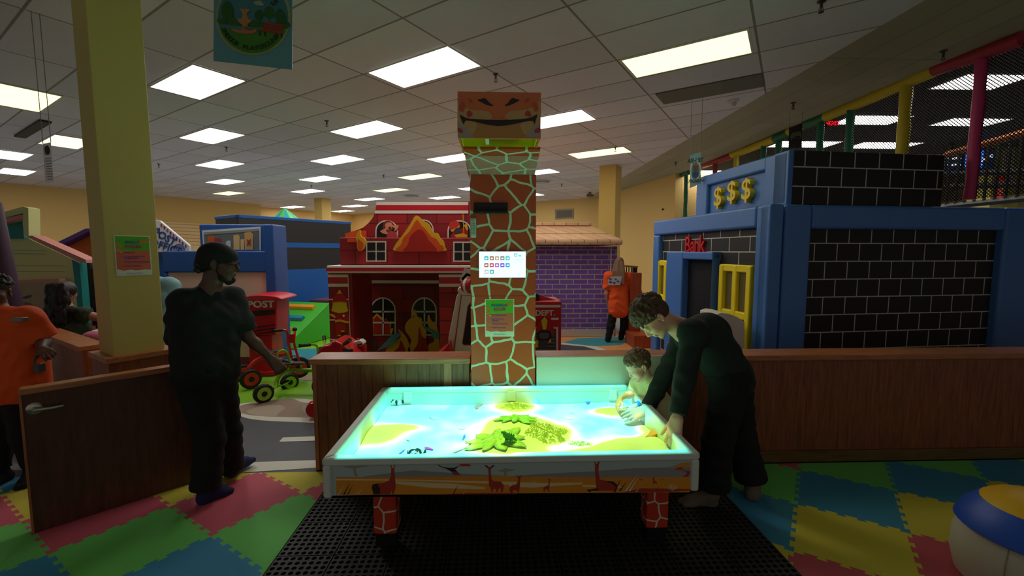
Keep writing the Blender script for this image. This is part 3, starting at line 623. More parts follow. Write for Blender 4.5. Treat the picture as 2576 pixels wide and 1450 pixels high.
# fit of the tile lattice to seam crossings seen on the floor
obs=[((2013,1185),0,1),((2258,1237),1,1),((2480,1205),2,2),((2008,1274),0,0),((2294,1343),1,0),((1999,1396),0,-1),((643,1191),-6,-3),((755,1245),-5,-3),((424,1276),-6,-4),((531,1349),-5,-4),((62,1312),-7,-5),((123,1392),-6,-5),((661,1447),-4,-4)]
Am=np.array([[1,i,j] for _,i,j in obs],float); Bm=np.array([[az(x,y,.0).x,az(x,y,.0).y] for (x,y),_,_ in obs]); sol=np.linalg.lstsq(Am,Bm,rcond=None)[0]
def fn(i,j): return Vector((sol[0][0]+sol[1][0]*i+sol[2][0]*j,sol[0][1]+sol[1][1]*i+sol[2][1]*j,0))
def seam(A,B,sg):   # dovetail line from A to B
    d=B-A; n=Vector((-d.y,d.x,0)); N=11; out=[]; h=.026*sg
    for k in range(N):
        s=1 if k%2 else -1; t0,t1=(k+.5-.5)/N,(k+1)/N; e=.016
        if k==0 : out.append(A.copy())
        L=d.length; nn=n.normalized()
        if k in(0,): out+=[A+d*(1/N+e*s*-1*0)]; continue
        if k==N-1: out+=[A+d*(k/N),B.copy()]; break
        out+=[A+d*(k/N-e*0+ (-e if True else 0))+nn*h*s*.9,A+d*((k+1)/N+e)+nn*h*s*.9] if k%2 else [A+d*(k/N),A+d*((k+1)/N)]
    return out
colors={(-1,1):'r',(-1,0):'g',(-1,-1):'b',(-1,-2):'y',(0,0):'b',(1,1):'b',(0,1):'g',(1,0):'y',(0,-1):'y',(1,-1):'r',(0,-2):'r',(2,1):'y',(2,2):'b',(1,2):'g',(2,0):'y',(3,2):'y',(3,1):'g',(2,3):'g',(3,3):'b',
 (-7,-4):'y',(-6,-4):'r',(-6,-3):'y',(-6,-5):'g',(-5,-4):'g',(-7,-5):'r',(-5,-5):'b',(-5,-3):'r',(-7,-6):'g',(-8,-5):'y',(-8,-6):'r',(-8,-4):'b',(-9,-5):'b',(-9,-4):'g',(-6,-6):'b',(-7,-7):'b',(-8,-7):'g',(-7,-3):'r',(-4,-4):'g',(-5,-2):'y',(-4,-3):'r',(-4,-5):'y',(-9,-6):'y',(-10,-5):'g',(-10,-6):'b',(-9,-7):'r',(-6,-2):'r'}
cw={'g':'green','b':'blue','y':'yellow','r':'red'}
places={(0,0):'blue',}
def clip(poly,ax_,val,keep_less):
    out=[];n=len(poly)
    for i in range(n):
        a,b=poly[i],poly[(i+1)%n]; ia=(a[ax_]<=val)==keep_less; ib=(b[ax_]<=val)==keep_less
        if ia: out.append(a)
        if ia!=ib: t_=(val-a[ax_])/(b[ax_]-a[ax_]); out.append(a+(b-a)*t_)
    return out
FLAB={(-1,1):'green foam floor tile under the bent man\'s raised heel',(-1,0):'blue foam tile along the right side of the rubber mat',(-1,-1):'small yellow foam tile corner right of the rubber mat',(0,0):'large yellow foam tile at lower right with the blue one behind it'}
def ftile(i,j,c):
    A,B,Cc,D=fn(i,j),fn(i+1,j),fn(i+1,j+1),fn(i,j+1)
    p=seam(A,B,1)+seam(B,Cc,1)+seam(D,Cc,1)[::-1]+seam(A,D,1)[::-1]
    q=[]
    for v in p:
        if not q or (v-q[-1]).length>1e-5: q.append(v)
    if (q[0]-q[-1]).length<1e-5: q.pop()
    q=clip(q,1,3.17,True)
    if len(q)<3: return
    cx=(A+B+Cc+D)/4
    if i<=-4:
        q=clip(q,0,-1.2,True)
    elif i>=-1: q=clip(q,0,1.545,False)
    if len(q)<3: return
    mb=MB(); mb.prism([v for v in q],(0,0,-.011)); 
    for v in mb.v: v.z+=0
    o=mb.build('foam_tile',foamc[c],loc=(cx.x,cx.y,-.011))
    return o
foam=[]
for (i,j),c in colors.items():
    o=ftile(i,j,c)
    if o: foam.append(((i,j),c,o))
# rank inside colour and side for labels
for side in (0,1):
    for c in 'gbyr':
        L=[f for f in foam if f[1]==c and (f[0][0]>=-1)==bool(side)]
        L.sort(key=lambda f:(-f[2].location.y))
        words=['farthest','second farthest','third farthest','fourth farthest','fifth farthest','sixth farthest','seventh farthest','eighth farthest','ninth farthest']
        for k,f in enumerate(L):
            lb='%s %s foam puzzle tile on the floor %s the rubber mat'%(words[min(k,8)],cw[c],'right of' if side else 'left of')
            tag(f[2],lb,'foam tile','interlocking foam floor tiles')
# ================================================================ RUBBER DRAINAGE MATS
rub=mat('black_rubber',(48,48,46),.55,bump=(200,.2)); rubh=mat('rubber_hole_shade',(8,8,8),.9)  # hole walls and base coloured near-black, recess shade put into the colour
def rmat_mesh(S=.3,N=8,h=.014):
    mb=MB(); p=S/N*.985; o=(S-p*N)/2
    for i in range(N):
        for j in range(N):
            x0,y0=o+i*p,o+j*p; c=(x0+p/2,y0+p/2); r=p*.36
            sq=[(x0+p,y0+p/2),(x0+p,y0+p),(x0+p/2,y0+p),(x0,y0+p),(x0,y0+p/2),(x0,y0),(x0+p/2,y0),(x0+p,y0)]
            ci=[(c[0]+r*math.cos(k*math.pi/4),c[1]+r*math.sin(k*math.pi/4)) for k in range(8)]
            vs=[(x,y,h) for x,y in sq]+[(x,y,h) for x,y in ci]+[(x,y,.001) for x,y in ci]
            mb.add(vs,[(k,(k+1)%8,8+(k+1)%8,8+k) for k in range(8)]); mb.add(vs,[(8+k,8+(k+1)%8,16+(k+1)%8,16+k) for k in range(8)],1)
    mb.box((.001,.001,0),(S-.001,S-.001,.0009),1)
    for a,b in (((.0,.0),(S,o)),((0,S-o),(S,S)),((0,0),(o,S)),((S-o,0),(S,S))): mb.box((a[0]+.001,a[1]+.001,0),(b[0]-.001+(0),b[1]-.001,h))
    return mb
first=None
rows=['front row','second row','third row','fourth row','fifth row']
for j in range(5):
    for i in range(9):
        loc=(-1.185+i*.303,1.66+j*.291,0)
        if first is None: o=first=rmat_mesh(.3).build('rubber_mat',[rub,rubh],loc=(0,0,0)); o.location=loc; o.scale=(1,.96,1)
        else: o=first.copy(); COL.objects.link(o); o.location=loc; WM[o.name]=Matrix.Translation(Vector(loc))
        tag(o,'black perforated rubber mat square, %s from the viewer, %s from the left'%(rows[j],['leftmost','second','third','fourth','middle','sixth','seventh','eighth','rightmost'][i]),'rubber mat','perforated rubber mat squares under the sand table')
# ================================================================ SAND TABLE
TX0,TX1,TY0,TY1,TZ=-.845,1.005,2.035,3.145,.655
ISL=[(-.71,2.60,.13,.12,.9),(-.60,2.70,.12,.06,.6),(.13,3.03,.13,.07,1.),(.06,2.42,.16,.22,1.1),(.14,2.72,.17,.14,1.0),(.30,2.58,.15,.13,.8),(.55,2.26,.22,.09,1.),(.74,2.36,.16,.11,1.1),(.92,2.34,.08,.16,.9),(.80,2.92,.13,.06,1.),(.93,2.62,.05,.1,.5),(.02,2.14,.14,.1,.9),(.35,2.18,.2,.05,.55)]
def field(x,y):
    f=0
    for cx,cy,rx,ry,a in ISL: f=f+a*np.exp(-((x-cx)/rx)**2-((y-cy)/ry)**2)
    return f
st=thing('sand_table','white projection sand table with savanna giraffe artwork on its front','sand table',(.08,2.59,0))
white=mat('table_white',(214,220,208),.45); 
mb=MB(); k=.045
# rim: four rounded rails mitred at the corners
def rail(mb,a,b,c,d): mb.hexa([a,b,c,d]+[])
zz0,zz1=.612,TZ
O=[(TX0,TY0),(TX1,TY0),(TX1,TY1),(TX0,TY1)]; I=[(TX0+k,TY0+k),(TX1-k,TY0+k),(TX1-k,TY1-k),(TX0+k,TY1-k)]
for n,nm in enumerate(('rim_front','rim_right','rim_back','rim_left')):
    mb=MB(); p=[O[n],O[(n+1)%4],I[(n+1)%4],I[n]]; mb.hexa([Vector((*q,zz0)) for q in p]+[Vector((*q,zz1)) for q in p]); mb.build('rim',white,st,bevel=.012,seg=3)
inner=mat('table_inner',(200,214,204),.5)
for p0,p1 in (((TX0+.03,TY0+.03,.44),(TX0+k-.002,TY1-.03,.62)),((TX1-k+.002,TY0+.03,.44),(TX1-.03,TY1-.03,.62)),((TX0+.03,TY1-k+.002,.44),(TX1-.03,TY1-.03,.62)),((TX0+.03,TY0+.03,.44),(TX1-.03,TY0+k-.002,.62))):
    mb=MB(); mb.box(p0,p1); mb.build('side_wall',inner,st)
mb=MB(); mb.box((TX0+.03,TY0+.03,.44),(TX1-.03,TY1-.03,.46)); mb.build('tray_bottom',inner,st)
ZB=.462
for x,y in ((TX0+.02,TY0+.02),(TX1-.02,TY0+.02),(TX0+.02,TY1-.02),(TX1-.02,TY1-.02)):
    mb=MB(); mb.box((x-.021,y-.021,ZB-.012),(x+.021,y+.021,.618)); mb.build('corner_post',white,st,bevel=.014,seg=3)
# sockets on the back inner wall
for px in (1026,1287,1541):
    q=ay(px,996,TY1-k); mb=MB(); mb.box((q.x-.03,TY1-k-.012,.555),(q.x+.03,TY1-k-.0005,.628)); mb.build('wall_clip',white,st,bevel=.004)
# front artwork
fp=PL((0,TY0+.012)); sky=mat('art_sky',(178,196,190),.45); cols={'sky':sky,'haze':mat('art_haze',(150,146,142),.5),'och':mat('art_ochre',(226,146,30),.5),'och2':mat('art_ochre_light',(236,166,60),.5),'cream':mat('art_cream',(232,206,150),.5),
 'red':mat('art_red',(196,60,44),.5),'rust':mat('art_rust',(176,56,36),.5),'dk':mat('art_dark',(52,34,28),.5),'wht':mat('art_white',(236,224,196),.5),'pale':mat('art_pale_tree',(158,158,132),.5),'or':mat('art_orange',(220,110,50),.5)}
CK=list(cols); CM=[cols[k_] for k_ in CK]
def art(mb,pts,c,lay=1,sm=0):
    if sm: pts=cr(pts,sm)
    q=[]
    for x,y in pts: q.append((min(max(x,846),1736),min(y,1246)))
    fp.poly(mb,q,.0004*lay,.0004,CK.index(c))
mb=MB(); fp.box(mb,TX0+.036,TX1-.036,ZB,.614,-.02,0,0)
art(mb,zt1([(60,1105),(300,1108),(500,1080),(760,1050),(1200,1080),(1657,1100),(1657,1120),(60,1120)]),'haze',1)
art(mb,zt2([(0,1100),(300,1080),(700,1060),(1100,1030),(1600,1020),(1600,1110),(0,1115)]),'haze',1.4)
art(mb,[*zt1([(60,1110),(700,1108),(1657,1098)]),*zt2([(0,1105),(800,1112),(1600,1108),(1600,1240),(0,1250)]),*zt1([(1657,1255),(60,1268)])],'och',2)
art(mb,zt1([(60,1122),(700,1130),(1657,1150),(1657,1178),(1300,1160),(700,1140),(60,1136)]),'cream',3)
art(mb,zt1([(600,1145),(1100,1165),(1380,1195),(1380,1215),(900,1200),(600,1165)]),'cream',3.2)
art(mb,zt2([(0,1150),(300,1160),(640,1155),(640,1170),(400,1185),(200,1200),(0,1190)]),'cream',3.5)
art(mb,zt2([(640,1175),(960,1185),(1000,1200),(640,1192)]),'cream',3.8)
art(mb,[*zt1([(900,1262),(1200,1248),(1657,1245),(1657,1256)])],'rust',4)
art(mb,zt2([(1000,1240),(1150,1205),(1590,1212),(1600,1228),(1300,1240)]),'rust',4)
def deer(mb,P,c='rust'):
    pass
# standing deer, left
art(mb,zt1([(397,1200),(405,1172),(440,1165),(500,1160),(545,1140),(565,1100),(568,1010),(590,1010),(597,1100),(606,1180),(598,1225),(586,1257),(575,1257),(570,1220),(558,1257),(412,1257)]),'rust',5,0)
art(mb,zt1([(397,1200),(405,1172),(450,1166),(470,1210),(470,1257),(412,1257)]),'dk',6,0)
art(mb,zt1([(510,970),(540,975),(556,990),(602,990),(618,975),(648,972),(630,990),(602,1000),(594,1025),(580,1035),(566,1025),(556,1002),(525,992)]),'dk',7)
art(mb,zt1([(567,1000),(595,1000),(590,1025),(580,1033),(570,1024)]),'och2',8)
# second deer, its calf, two small ones, lying one
art(mb,zt1([(1378,1005),(1400,1012),(1410,1022),(1432,1022),(1442,1010),(1464,1005),(1450,1022),(1434,1034),(1430,1060),(1438,1130),(1460,1145),(1520,1148),(1544,1180),(1540,1215),(1532,1238),(1520,1238),(1518,1205),(1500,1210),(1492,1238),(1480,1238),(1476,1212),(1452,1210),(1448,1238),(1438,1238),(1430,1205),(1415,1180),(1412,1060),(1408,1036),(1392,1022)]),'rust',5)
art(mb,zt1([(1376,1004),(1400,1010),(1410,1024),(1395,1024)]),'dk',6); art(mb,zt1([(1466,1004),(1442,1010),(1432,1024),(1450,1022)]),'dk',6)
art(mb,[(1284,1241),(1281,1232),(1283,1225),(1290,1221),(1299,1219),(1303,1212),(1303,1202),(1297,1196),(1304,1199),(1309,1199),(1314,1196),(1309,1203),(1308,1222),(1307,1232),(1305,1241),(1302,1241),(1301,1234),(1291,1234),(1289,1241)],'rust',5)
art(mb,[(1368,1238),(1367,1228),(1373,1224),(1379,1222),(1381,1210),(1377,1207),(1386,1207),(1383,1211),(1382,1230),(1381,1238),(1379,1238),(1378,1232),(1371,1232),(1370,1238)],'rust',5)
art(mb,[(1644,1219),(1643,1212),(1642,1202),(1646,1201),(1646,1210),(1652,1212),(1652,1219),(1650,1219),(1649,1215),(1646,1215),(1646,1219)],'rust',5)
art(mb,zt2([(722,952),(745,960),(752,966),(778,966),(800,958),(832,950),(820,970),(786,978),(782,1000),(778,1060),(790,1130),(850,1142),(910,1148),(942,1175),(938,1200),(915,1226),(790,1228),(762,1222),(755,1150),(750,1050),(748,985),(735,966)]),'rust',5)
art(mb,zt2([(740,960),(748,970),(778,970),(785,962),(783,985),(775,1000),(760,1003),(750,992)]),'dk',6); art(mb,zt2([(752,972),(776,972),(772,992),(763,998),(755,990)]),'och2',7)
art(mb,zt2([(675,1218),(720,1215),(760,1205),(790,1226),(760,1226),(705,1228),(712,1240),(700,1240)]),'dk',6)
art(mb,zt2([(850,1142),(910,1148),(940,1175),(930,1200),(900,1165),(860,1155)]),'dk',6)
# acacia trees
art(mb,zt1([(910,978),(960,970),(1315,968),(1310,976),(1230,980),(1130,985),(1030,985),(985,997),(920,990)]),'och',5)
art(mb,zt1([(990,975),(1090,972),(1100,980),(1040,984)]),'red',6); art(mb,zt1([(1160,1000),(1210,985),(1240,995),(1262,1013),(1190,1015),(1160,1012)]),'red',6)
art(mb,zt1([(965,997),(1010,1020),(1065,1028),(1110,1028),(1160,1010),(1120,1040),(1165,1090),(1108,1090),(1090,1060),(1040,1035),(985,1015)]),'dk',6)
art(mb,zt1([(1098,1060),(1132,1060),(1165,1090),(1108,1090)]),'rust',7)
art(mb,zt1([(150,1020),(240,1008),(260,998),(330,998),(372,1018),(300,1022),(262,1030),(255,1060),(275,1104),(250,1104),(240,1060),(235,1035),(180,1028)]),'pale',4)
art(mb,zt1([(1480,1052),(1530,1045),(1545,1032),(1600,1038),(1645,1045),(1600,1056),(1570,1060),(1565,1100),(1545,1100),(1548,1065)]),'pale',4)
art(mb,zt2([(1400,1018),(1460,1005),(1500,985),(1560,978),(1600,990),(1600,1015),(1520,1020)]),'och',5); art(mb,zt2([(1438,1045),(1470,1030),(1490,1018),(1520,1040),(1515,1046)]),'red',6)
art(mb,zt2([(1510,1045),(1560,1060),(1600,1048),(1600,1068),(1570,1085),(1552,1105),(1508,1105),(1545,1085),(1545,1068)]),'rust',6)
art(mb,zt2([(1128,1135),(1148,1126),(1168,1136)]),'rust',5); art(mb,zt2([(1332,1134),(1345,1128),(1358,1136)]),'rust',5)
# grass blades
for a,b,c_,wd_ in [((975,1120),(915,1240),'dk',5),((1025,1148),(960,1230),'dk',5),((1130,1060),(1010,1232),'wht',5),((1135,1092),(1045,1232),'wht',5),((1130,1205),(1105,1235),'wht',4),((1305,1185),(1283,1225),'dk',2)]:
    art(mb,zt2([a,(b[0]+wd_*2,b[1]),(b[0]-wd_,b[1])]),c_,7)
for a,b,c_,wd_ in [((170,1155),(105,1262),'wht',3),((212,1150),(152,1262),'dk',4),((238,1165),(186,1262),'dk',3),((338,1180),(275,1262),'wht',3),((300,1200),(250,1260),'wht',2),((1148,1170),(1105,1255),'dk',3),((1215,1220),(1190,1255),'wht',2)]:
    art(mb,zt1([a,(b[0]+wd_*2,b[1]),(b[0]-wd_,b[1])]),c_,7)
for c0_ in ((1420,1215),(222,1190)):
    for k_ in range(6):
        an=-1.3+k_*.5; x,y=c0_; e=(x+55*math.sin(an),y-75*math.cos(an)*.8); n_=(6*math.cos(an),6*math.sin(an)); art(mb,zt2([(x,y+12),(x+(e[0]-x)*.6+n_[0],y+(e[1]-y)*.6+n_[1]),e,(x+(e[0]-x)*.6-n_[0]*.2,y+(e[1]-y)*.6)]),'wht',6)
mb.build('front_panel',CM,st)
mb=MB(); mb.box((TX0+.012,TY0+.036,ZB),(TX0+.03,TY1-.036,.614)); mb.build('side_panel',cols['och'],st)
mb=MB(); mb.box((TX1-.03,TY0+.036,ZB),(TX1-.012,TY1-.036,.614)); mb.build('side_panel',cols['och'],st)
mb=MB(); mb.box((TX0+.036,TY1-.03,ZB),(TX1-.036,TY1-.012,.614)); mb.build('back_panel',sky,st)
gl_=giraffe('giraffe_leg',(206,64,34),(226,214,190),10,.045,off=(.31,.2,0))
for x,y in ((-.672,2.25),(.822,2.25),(-.672,2.93),(.822,2.93)):
    mb=MB(); mb.box((x,y,.115),(x+.125,y+.11,.462)); lg=mb.build('leg',gl_,st,bevel=.012)
    mb=MB(); mb.box((x+.01,y+.01,.04),(x+.115,y+.1,.115)); mb.lathe([(.03,-.018),(.04,-.016),(.04,.016),(.03,.018)],(x+.06,y+.055,.054),axis=(1,0,0)); mb.build('caster',mat('black_plastic',(18,18,18),.45),lg)
mb=MB(); mb.box((.16,2.5,.28),(.60,2.85,.44)); cb_=mb.build('control_box',MATS['black_plastic'],st,bevel=.01)
mb=MB(); [mb.box((.2+k_*.09,2.497,.40),(.24+k_*.09,2.4995,.404)) for k_ in range(4)]; mb.box((.5,2.497,.385),(.51,2.4995,.40)); mb.build('port',mat('port_grey',(120,120,120),.5),cb_)
# sand
random.seed(3)
def nz(x,y): return .5*np.sin(9*x+3*np.sin(5*y))+.5*np.sin(11*y+2.5*np.sin(6*x+1))
xs=np.linspace(TX0+k,TX1-k,260); ys=np.linspace(TY0+k,TY1-k,170); X,Y=np.meshgrid(xs,ys,indexing='ij')
H=.515+.042*np.clip(field(X,Y),0,1.25)+.007*nz(X,Y)+.012*np.clip((Y-2.9)/.2,0,1)
sm=MB(); sm.v=[Vector((X[i,j],Y[i,j],H[i,j])) for i in range(260) for j in range(170)]; sm.f=[(i*170+j,(i+1)*170+j,(i+1)*170+j+1,i*170+j+1) for i in range(259) for j in range(169)]; sm.m=[0]*len(sm.f)
def sandz(x,y): return float(.515+.042*np.clip(field(x,y),0,1.25)+.007*nz(x,y)+.012*np.clip((y-2.9)/.2,0,1))
so=sm.build('sand',mat('white_sand',(232,228,214),.95,bump=(260,.35,.004)),smooth=True,loc=(.08,2.59,.5)); tag(so,'white play sand in the table, lit cyan and yellow by the projector','sand',kind='stuff')
# ---------------------------------------------------------------- projector lamp (lives in the giraffe head)
LP=Vector((.04,2.67,2.335))
ld=bpy.data.lights.new('projector_lamp','SPOT'); lo_=bpy.data.objects.new('projector_lamp',ld); COL.objects.link(lo_); lo_.location=LP
ld.energy=PROJW; ld.spot_size=R(75); ld.spot_blend=.05; ld.shadow_soft_size=.012; ld.use_nodes=True; nt=ld.node_tree; e=nt.nodes['Emission']
tc=nt.nodes.new('ShaderNodeTexCoord'); sp=nt.nodes.new('ShaderNodeSeparateXYZ'); nt.links.new(tc.outputs['Normal'],sp.inputs[0])
hgt=LP.z-.56
px_=math_node(nt,'MULTIPLY_ADD',math_node(nt,'DIVIDE',sp.outputs[0],math_node(nt,'ABSOLUTE',sp.outputs[2])),hgt,LP.x); py_=math_node(nt,'MULTIPLY_ADD',math_node(nt,'DIVIDE',sp.outputs[1],math_node(nt,'ABSOLUTE',sp.outputs[2])),hgt,LP.y)
cbp=nt.nodes.new('ShaderNodeCombineXYZ'); nt.links.new(px_,cbp.inputs[0]); nt.links.new(py_,cbp.inputs[1])
ns=nt.nodes.new('ShaderNodeTexNoise'); ns.inputs['Scale'].default_value=5; ns.inputs['Detail'].default_value=3; nt.links.new(cbp.outputs[0],ns.inputs['Vector'])
acc=math_node(nt,'MULTIPLY_ADD',ns.outputs[0],.45,-.08)
for cx_,cy_,rx_,ry_,a_ in ISL:
    u=math_node(nt,'POWER',math_node(nt,'ABSOLUTE',math_node(nt,'DIVIDE',math_node(nt,'SUBTRACT',px_,cx_),rx_)),2); v_=math_node(nt,'POWER',math_node(nt,'ABSOLUTE',math_node(nt,'DIVIDE',math_node(nt,'SUBTRACT',py_,cy_),ry_)),2)
    acc=math_node(nt,'MULTIPLY_ADD',math_node(nt,'EXPONENT',math_node(nt,'MULTIPLY',math_node(nt,'ADD',u,v_),-1)),a_,acc)
ramp=nt.nodes.new('ShaderNodeValToRGB'); E_=ramp.color_ramp.elements; E_[0].position=0; E_[0].color=(.05,.52,.52,1); E_[1].position=1; E_[1].color=(.17,.30,.018,1)
for p_,c_ in ((.14,(.08,.66,.58,1)),(.24,(.20,.82,.64,1)),(.36,(.50,.80,.46,1)),(.43,(.21,.36,.03,1)),(.7,(.18,.32,.02,1))):
    q=ramp.color_ramp.elements.new(p_); q.color=c_
nt.links.new(acc,ramp.inputs[0])
def edge(v,a,b,s):
    m1=nt.nodes.new('ShaderNodeMapRange'); m1.interpolation_type='SMOOTHSTEP'; m1.inputs[1].default_value=a-s; m1.inputs[2].default_value=a; nt.links.new(v,m1.inputs[0])
    m2=nt.nodes.new('ShaderNodeMapRange'); m2.interpolation_type='SMOOTHSTEP'; m2.inputs[1].default_value=b+s; m2.inputs[2].default_value=b; nt.links.new(v,m2.inputs[0])
    return math_node(nt,'MULTIPLY',m1.outputs[0],m2.outputs[0])
msk=math_node(nt,'MULTIPLY',edge(px_,-.81,.99,.03),edge(py_,2.06,3.08,.15))
nt.links.new(ramp.outputs[0],e.inputs['Color']); nt.links.new(msk,e.inputs['Strength'])
# ================================================================ GIRAFFE PROJECTOR TOWER
tw=thing('projector_tower','tall giraffe patterned projector column with a grinning giraffe face box on top','projector tower',(.045,3.25,0))
gm=giraffe('giraffe_tower',(196,78,34),(206,226,196),7.0,.055,off=(3.0,.0,0))
mb=MB(); mb.box((-.193,3.165,.02),(.285,3.42,2.2)); nk=mb.build('neck',gm,tw,bevel=.004)
mb=MB(); q=[(3.165,2.2),(2.775,2.285),(2.775,2.30),(3.42,2.30),(3.42,2.2)]; mb.prism([(-.205,y,z) for y,z in q],(.48,0,0)); mb.build('throat',giraffe('giraffe_throat',(196,78,34),(206,226,196),6.3,.055,off=(3.0,.0,0),top=True),tw)
# clear acrylic guard in front of the throat
ac=mat('acrylic',(235,245,240),.06,alpha=.12,coat=.3)
mb=MB(); mb.prism([(-.19,3.155,2.195),(-.21,2.85,2.262),(.27,2.85,2.262),(.282,3.155,2.195)],(0,-.004,-.004)); mb.build('acrylic_guard',ac,tw)
hx0,hx1,hy0,hy1,hz0,hz1=-.219,.253,2.54,2.99,2.293,2.548
mb=MB(); mb.box((hx0,hy0,hz0),(hx1,hy0+.02,hz1)); mb.box((hx0,hy0+.02,hz0),(hx0+.012,hy1,hz1)); mb.box((hx1-.012,hy0+.02,hz0),(hx1,hy1,hz1)); mb.box((hx0+.012,hy0+.02,hz1-.012),(hx1-.012,hy1-.01,hz1-.0005)); mb.box((hx0,hy1-.01,hz0),(hx1,hy1,hz1))
hdm=mat('head_orange',(222,112,62),.45); hd=mb.build('head_box',hdm,tw)
ylw=mat('head_inner_yellow',(236,232,30),.5)
mb=MB(); mb.box((hx0+.012,2.56,2.37),(hx1-.012,hy1-.012,2.378)); mb.box((hx0+.014,2.562,2.3),(hx0+.018,hy1-.012,2.37)); mb.box((hx1-.018,2.562,2.3),(hx1-.014,hy1-.012,2.37)); mb.box((hx0+.018,2.79,2.3),(hx1-.018,2.80,2.37)); mb.build('hood_lining',ylw,tw)
mb=MB(); mb.box((-.04,2.72,2.345),(.14,2.785,2.369)); pj=mb.build('projector_body',mat('projector_grey',(150,150,140),.4),tw,bevel=.004)
mb=MB(); mb.box((-.065,2.562,2.30),(-.045,2.72,2.368)); mb.build('divider',mat('hood_white',(220,225,210),.5),tw)
# face
hp_=PL((0,hy0)); FC={'or2':mat('face_orange2',(206,84,46),.45),'tan':mat('face_tan',(206,160,98),.45),'brn':mat('face_brown',(196,128,66),.45),'blk':mat('face_black',(30,26,24),.45),'gry':mat('face_grey',(170,156,146),.45),'red':mat('face_red',(190,62,44),.45)}
def face(nm,pts,c,lay,sm=4):
    mb=MB(); q=z4(pts); q=cr(q,sm) if sm else q; q=[(min(max(x,1150.6),1358.6),min(max(y,234),346)) for x,y in q]; hp_.poly(mb,q,.0006*lay,.0006); return mb.build(nm,FC[c],hd)
face('cheek_patch',[(72,180),(100,230),(150,262),(250,282),(340,290),(388,330),(380,360),(300,372),(150,372),(70,360)],'tan',1); face('cheek_patch',[(832,180),(800,230),(740,262),(650,282),(560,290),(512,330),(520,360),(600,372),(750,372),(832,360)],'tan',1)
face('muzzle',[(75,372),(450,372),(832,372),(828,528),(78,528)],'brn',1,0); face('jaw_patch',[(72,372),(240,372),(255,430),(230,480),(190,528),(72,470)],'tan',2,0); face('jaw_patch',[(832,372),(670,372),(645,420),(670,480),(720,528),(832,470)],'tan',2,0)
face('corner_mark',[(78,400),(150,440),(228,528),(78,528)],'gry',3,0); face('corner_mark',[(828,400),(760,440),(688,528),(828,528)],'gry',3,0)
for q in ([(255,186),(290,180),(310,168),(335,176),(370,215),(405,242),(340,232),(300,210)],[(645,186),(610,180),(590,168),(565,176),(535,215),(502,242),(560,232),(605,210)]): face('eye',q,'blk',4,2)
face('mouth',[(100,318),(150,350),(250,362),(450,370),(650,362),(750,345),(806,315),(790,370),(778,410),(762,378),(690,385),(560,412),(450,424),(340,410),(230,385),(150,374),(132,412),(108,360)],'blk',5,2)
for q in ([(95,225),(115,205),(140,215),(145,250),(130,292),(100,290),(88,260)],[(160,300),(185,282),(205,300),(215,320),(180,345),(165,335)],[(755,212),(790,208),(812,250),(810,285),(780,292),(765,250)],[(715,280),(742,305),(742,340),(690,325),(700,298)],[(172,170),(200,180),(212,200),(208,218),(188,205)],[(725,168),(735,185),(700,215),(686,205),(700,180)],[(78,445),(105,445),(128,475),(115,490),(85,480)],[(826,440),(826,480),(790,488),(774,475),(792,448)]): face('spot',q,'or2' if q[0][1]<240 else 'red',4,2)
# bracket shelf, remote, screen, poster
tp=PL((0,3.165))
for yy_ in (440.5,745.5): mb=MB(); z_=tp.loc(1260,yy_)[1]; tp.box(mb,-.193,.285,z_-.0012,z_+.0012,.0,.0012); mb.build('panel_seam',mat('seam_brown',(120,70,40),.5),tw)
bk=thing('shelf_bracket','small black metal ledge on the giraffe tower above the remote control','shelf',tuple(tp.px(1234,538)))
blk=mat('matte_black',(26,26,26),.5)
mb=MB(); a0,zt=tp.loc(1192,510); a1,zb=tp.loc(1277,538); tp.box(mb,a0,a1,zb,zt,.0,.012); bb_=mb.build('back_plate',blk,bk,bevel=.002)
mb=MB(); tp.box(mb,a0-.004,a1+.004,zb,zb+.012,.012,.05); tp.box(mb,a0,a1,zb+.03,zb+.038,.012,.03); mb.build('ledge',blk,bk,bevel=.002)
rmt=thing('remote_control','pale green remote control stuck to the giraffe tower under the black ledge','remote control',tuple(tp.px(1191,598)))
a0,zt=tp.loc(1183.5,549); a1,zb=tp.loc(1198.5,598); mb=MB(); tp.box(mb,a0,a1,zb,zt,.0,.014); mb.build('case',mat('remote_pale',(206,222,204),.4),rmt,bevel=.008,seg=3)
mb=MB()
for r_ in range(9):
    for c_ in range(3):
        if r_==1 and c_!=1: continue
        x=a0+(a1-a0)*(.25+.25*c_); z=zt-(zt-zb)*(.1+.09*r_); tp.box(mb,x-.003,x+.003,z-.003,z+.003,.014,.016)
mb.build('buttons',mat('button_grey',(90,130,110),.5),rmt)
mb=MB(); x=a0+(a1-a0)*.28; z=zt-(zt-zb)*.07; tp.box(mb,x-.003,x+.003,z-.003,z+.003,.014,.017); mb.build('power_button',mat('button_red',(190,70,50),.5),rmt)
sc_=thing('touch_screen','white lit tablet screen with rows of app icons on the giraffe tower','screen',tuple(tp.px(1264,699)))
a0,zt=tp.loc(1204.5,632.5); a1,zb=tp.loc(1323,699); mb=MB(); tp.box(mb,a0,a1,zb,zt,.0,.012); mb.build('bezel',mat('bezel_grey',(80,110,120),.4),sc_,bevel=.002)
mb=MB(); tp.box(mb,a0+.002,a1-.002,zb+.002,zt-.002,.012,.0135); dsp=mb.build('display',mat('screen_white',(225,240,248),.3,emis=(222,238,250),es=.85),sc_)
ic=[(230,254,(60,170,180)),(279,254,(150,110,90)),(327,254,(180,150,130)),(376,254,(120,130,120)),(424,254,(70,180,190)),(230,317,(160,90,80)),(279,317,(190,70,90)),(327,317,(170,90,190)),(376,317,(110,80,210)),(424,317,(40,150,210)),(232,378,(170,180,180)),(280,378,(90,160,170)),(498,225,(70,180,190))]
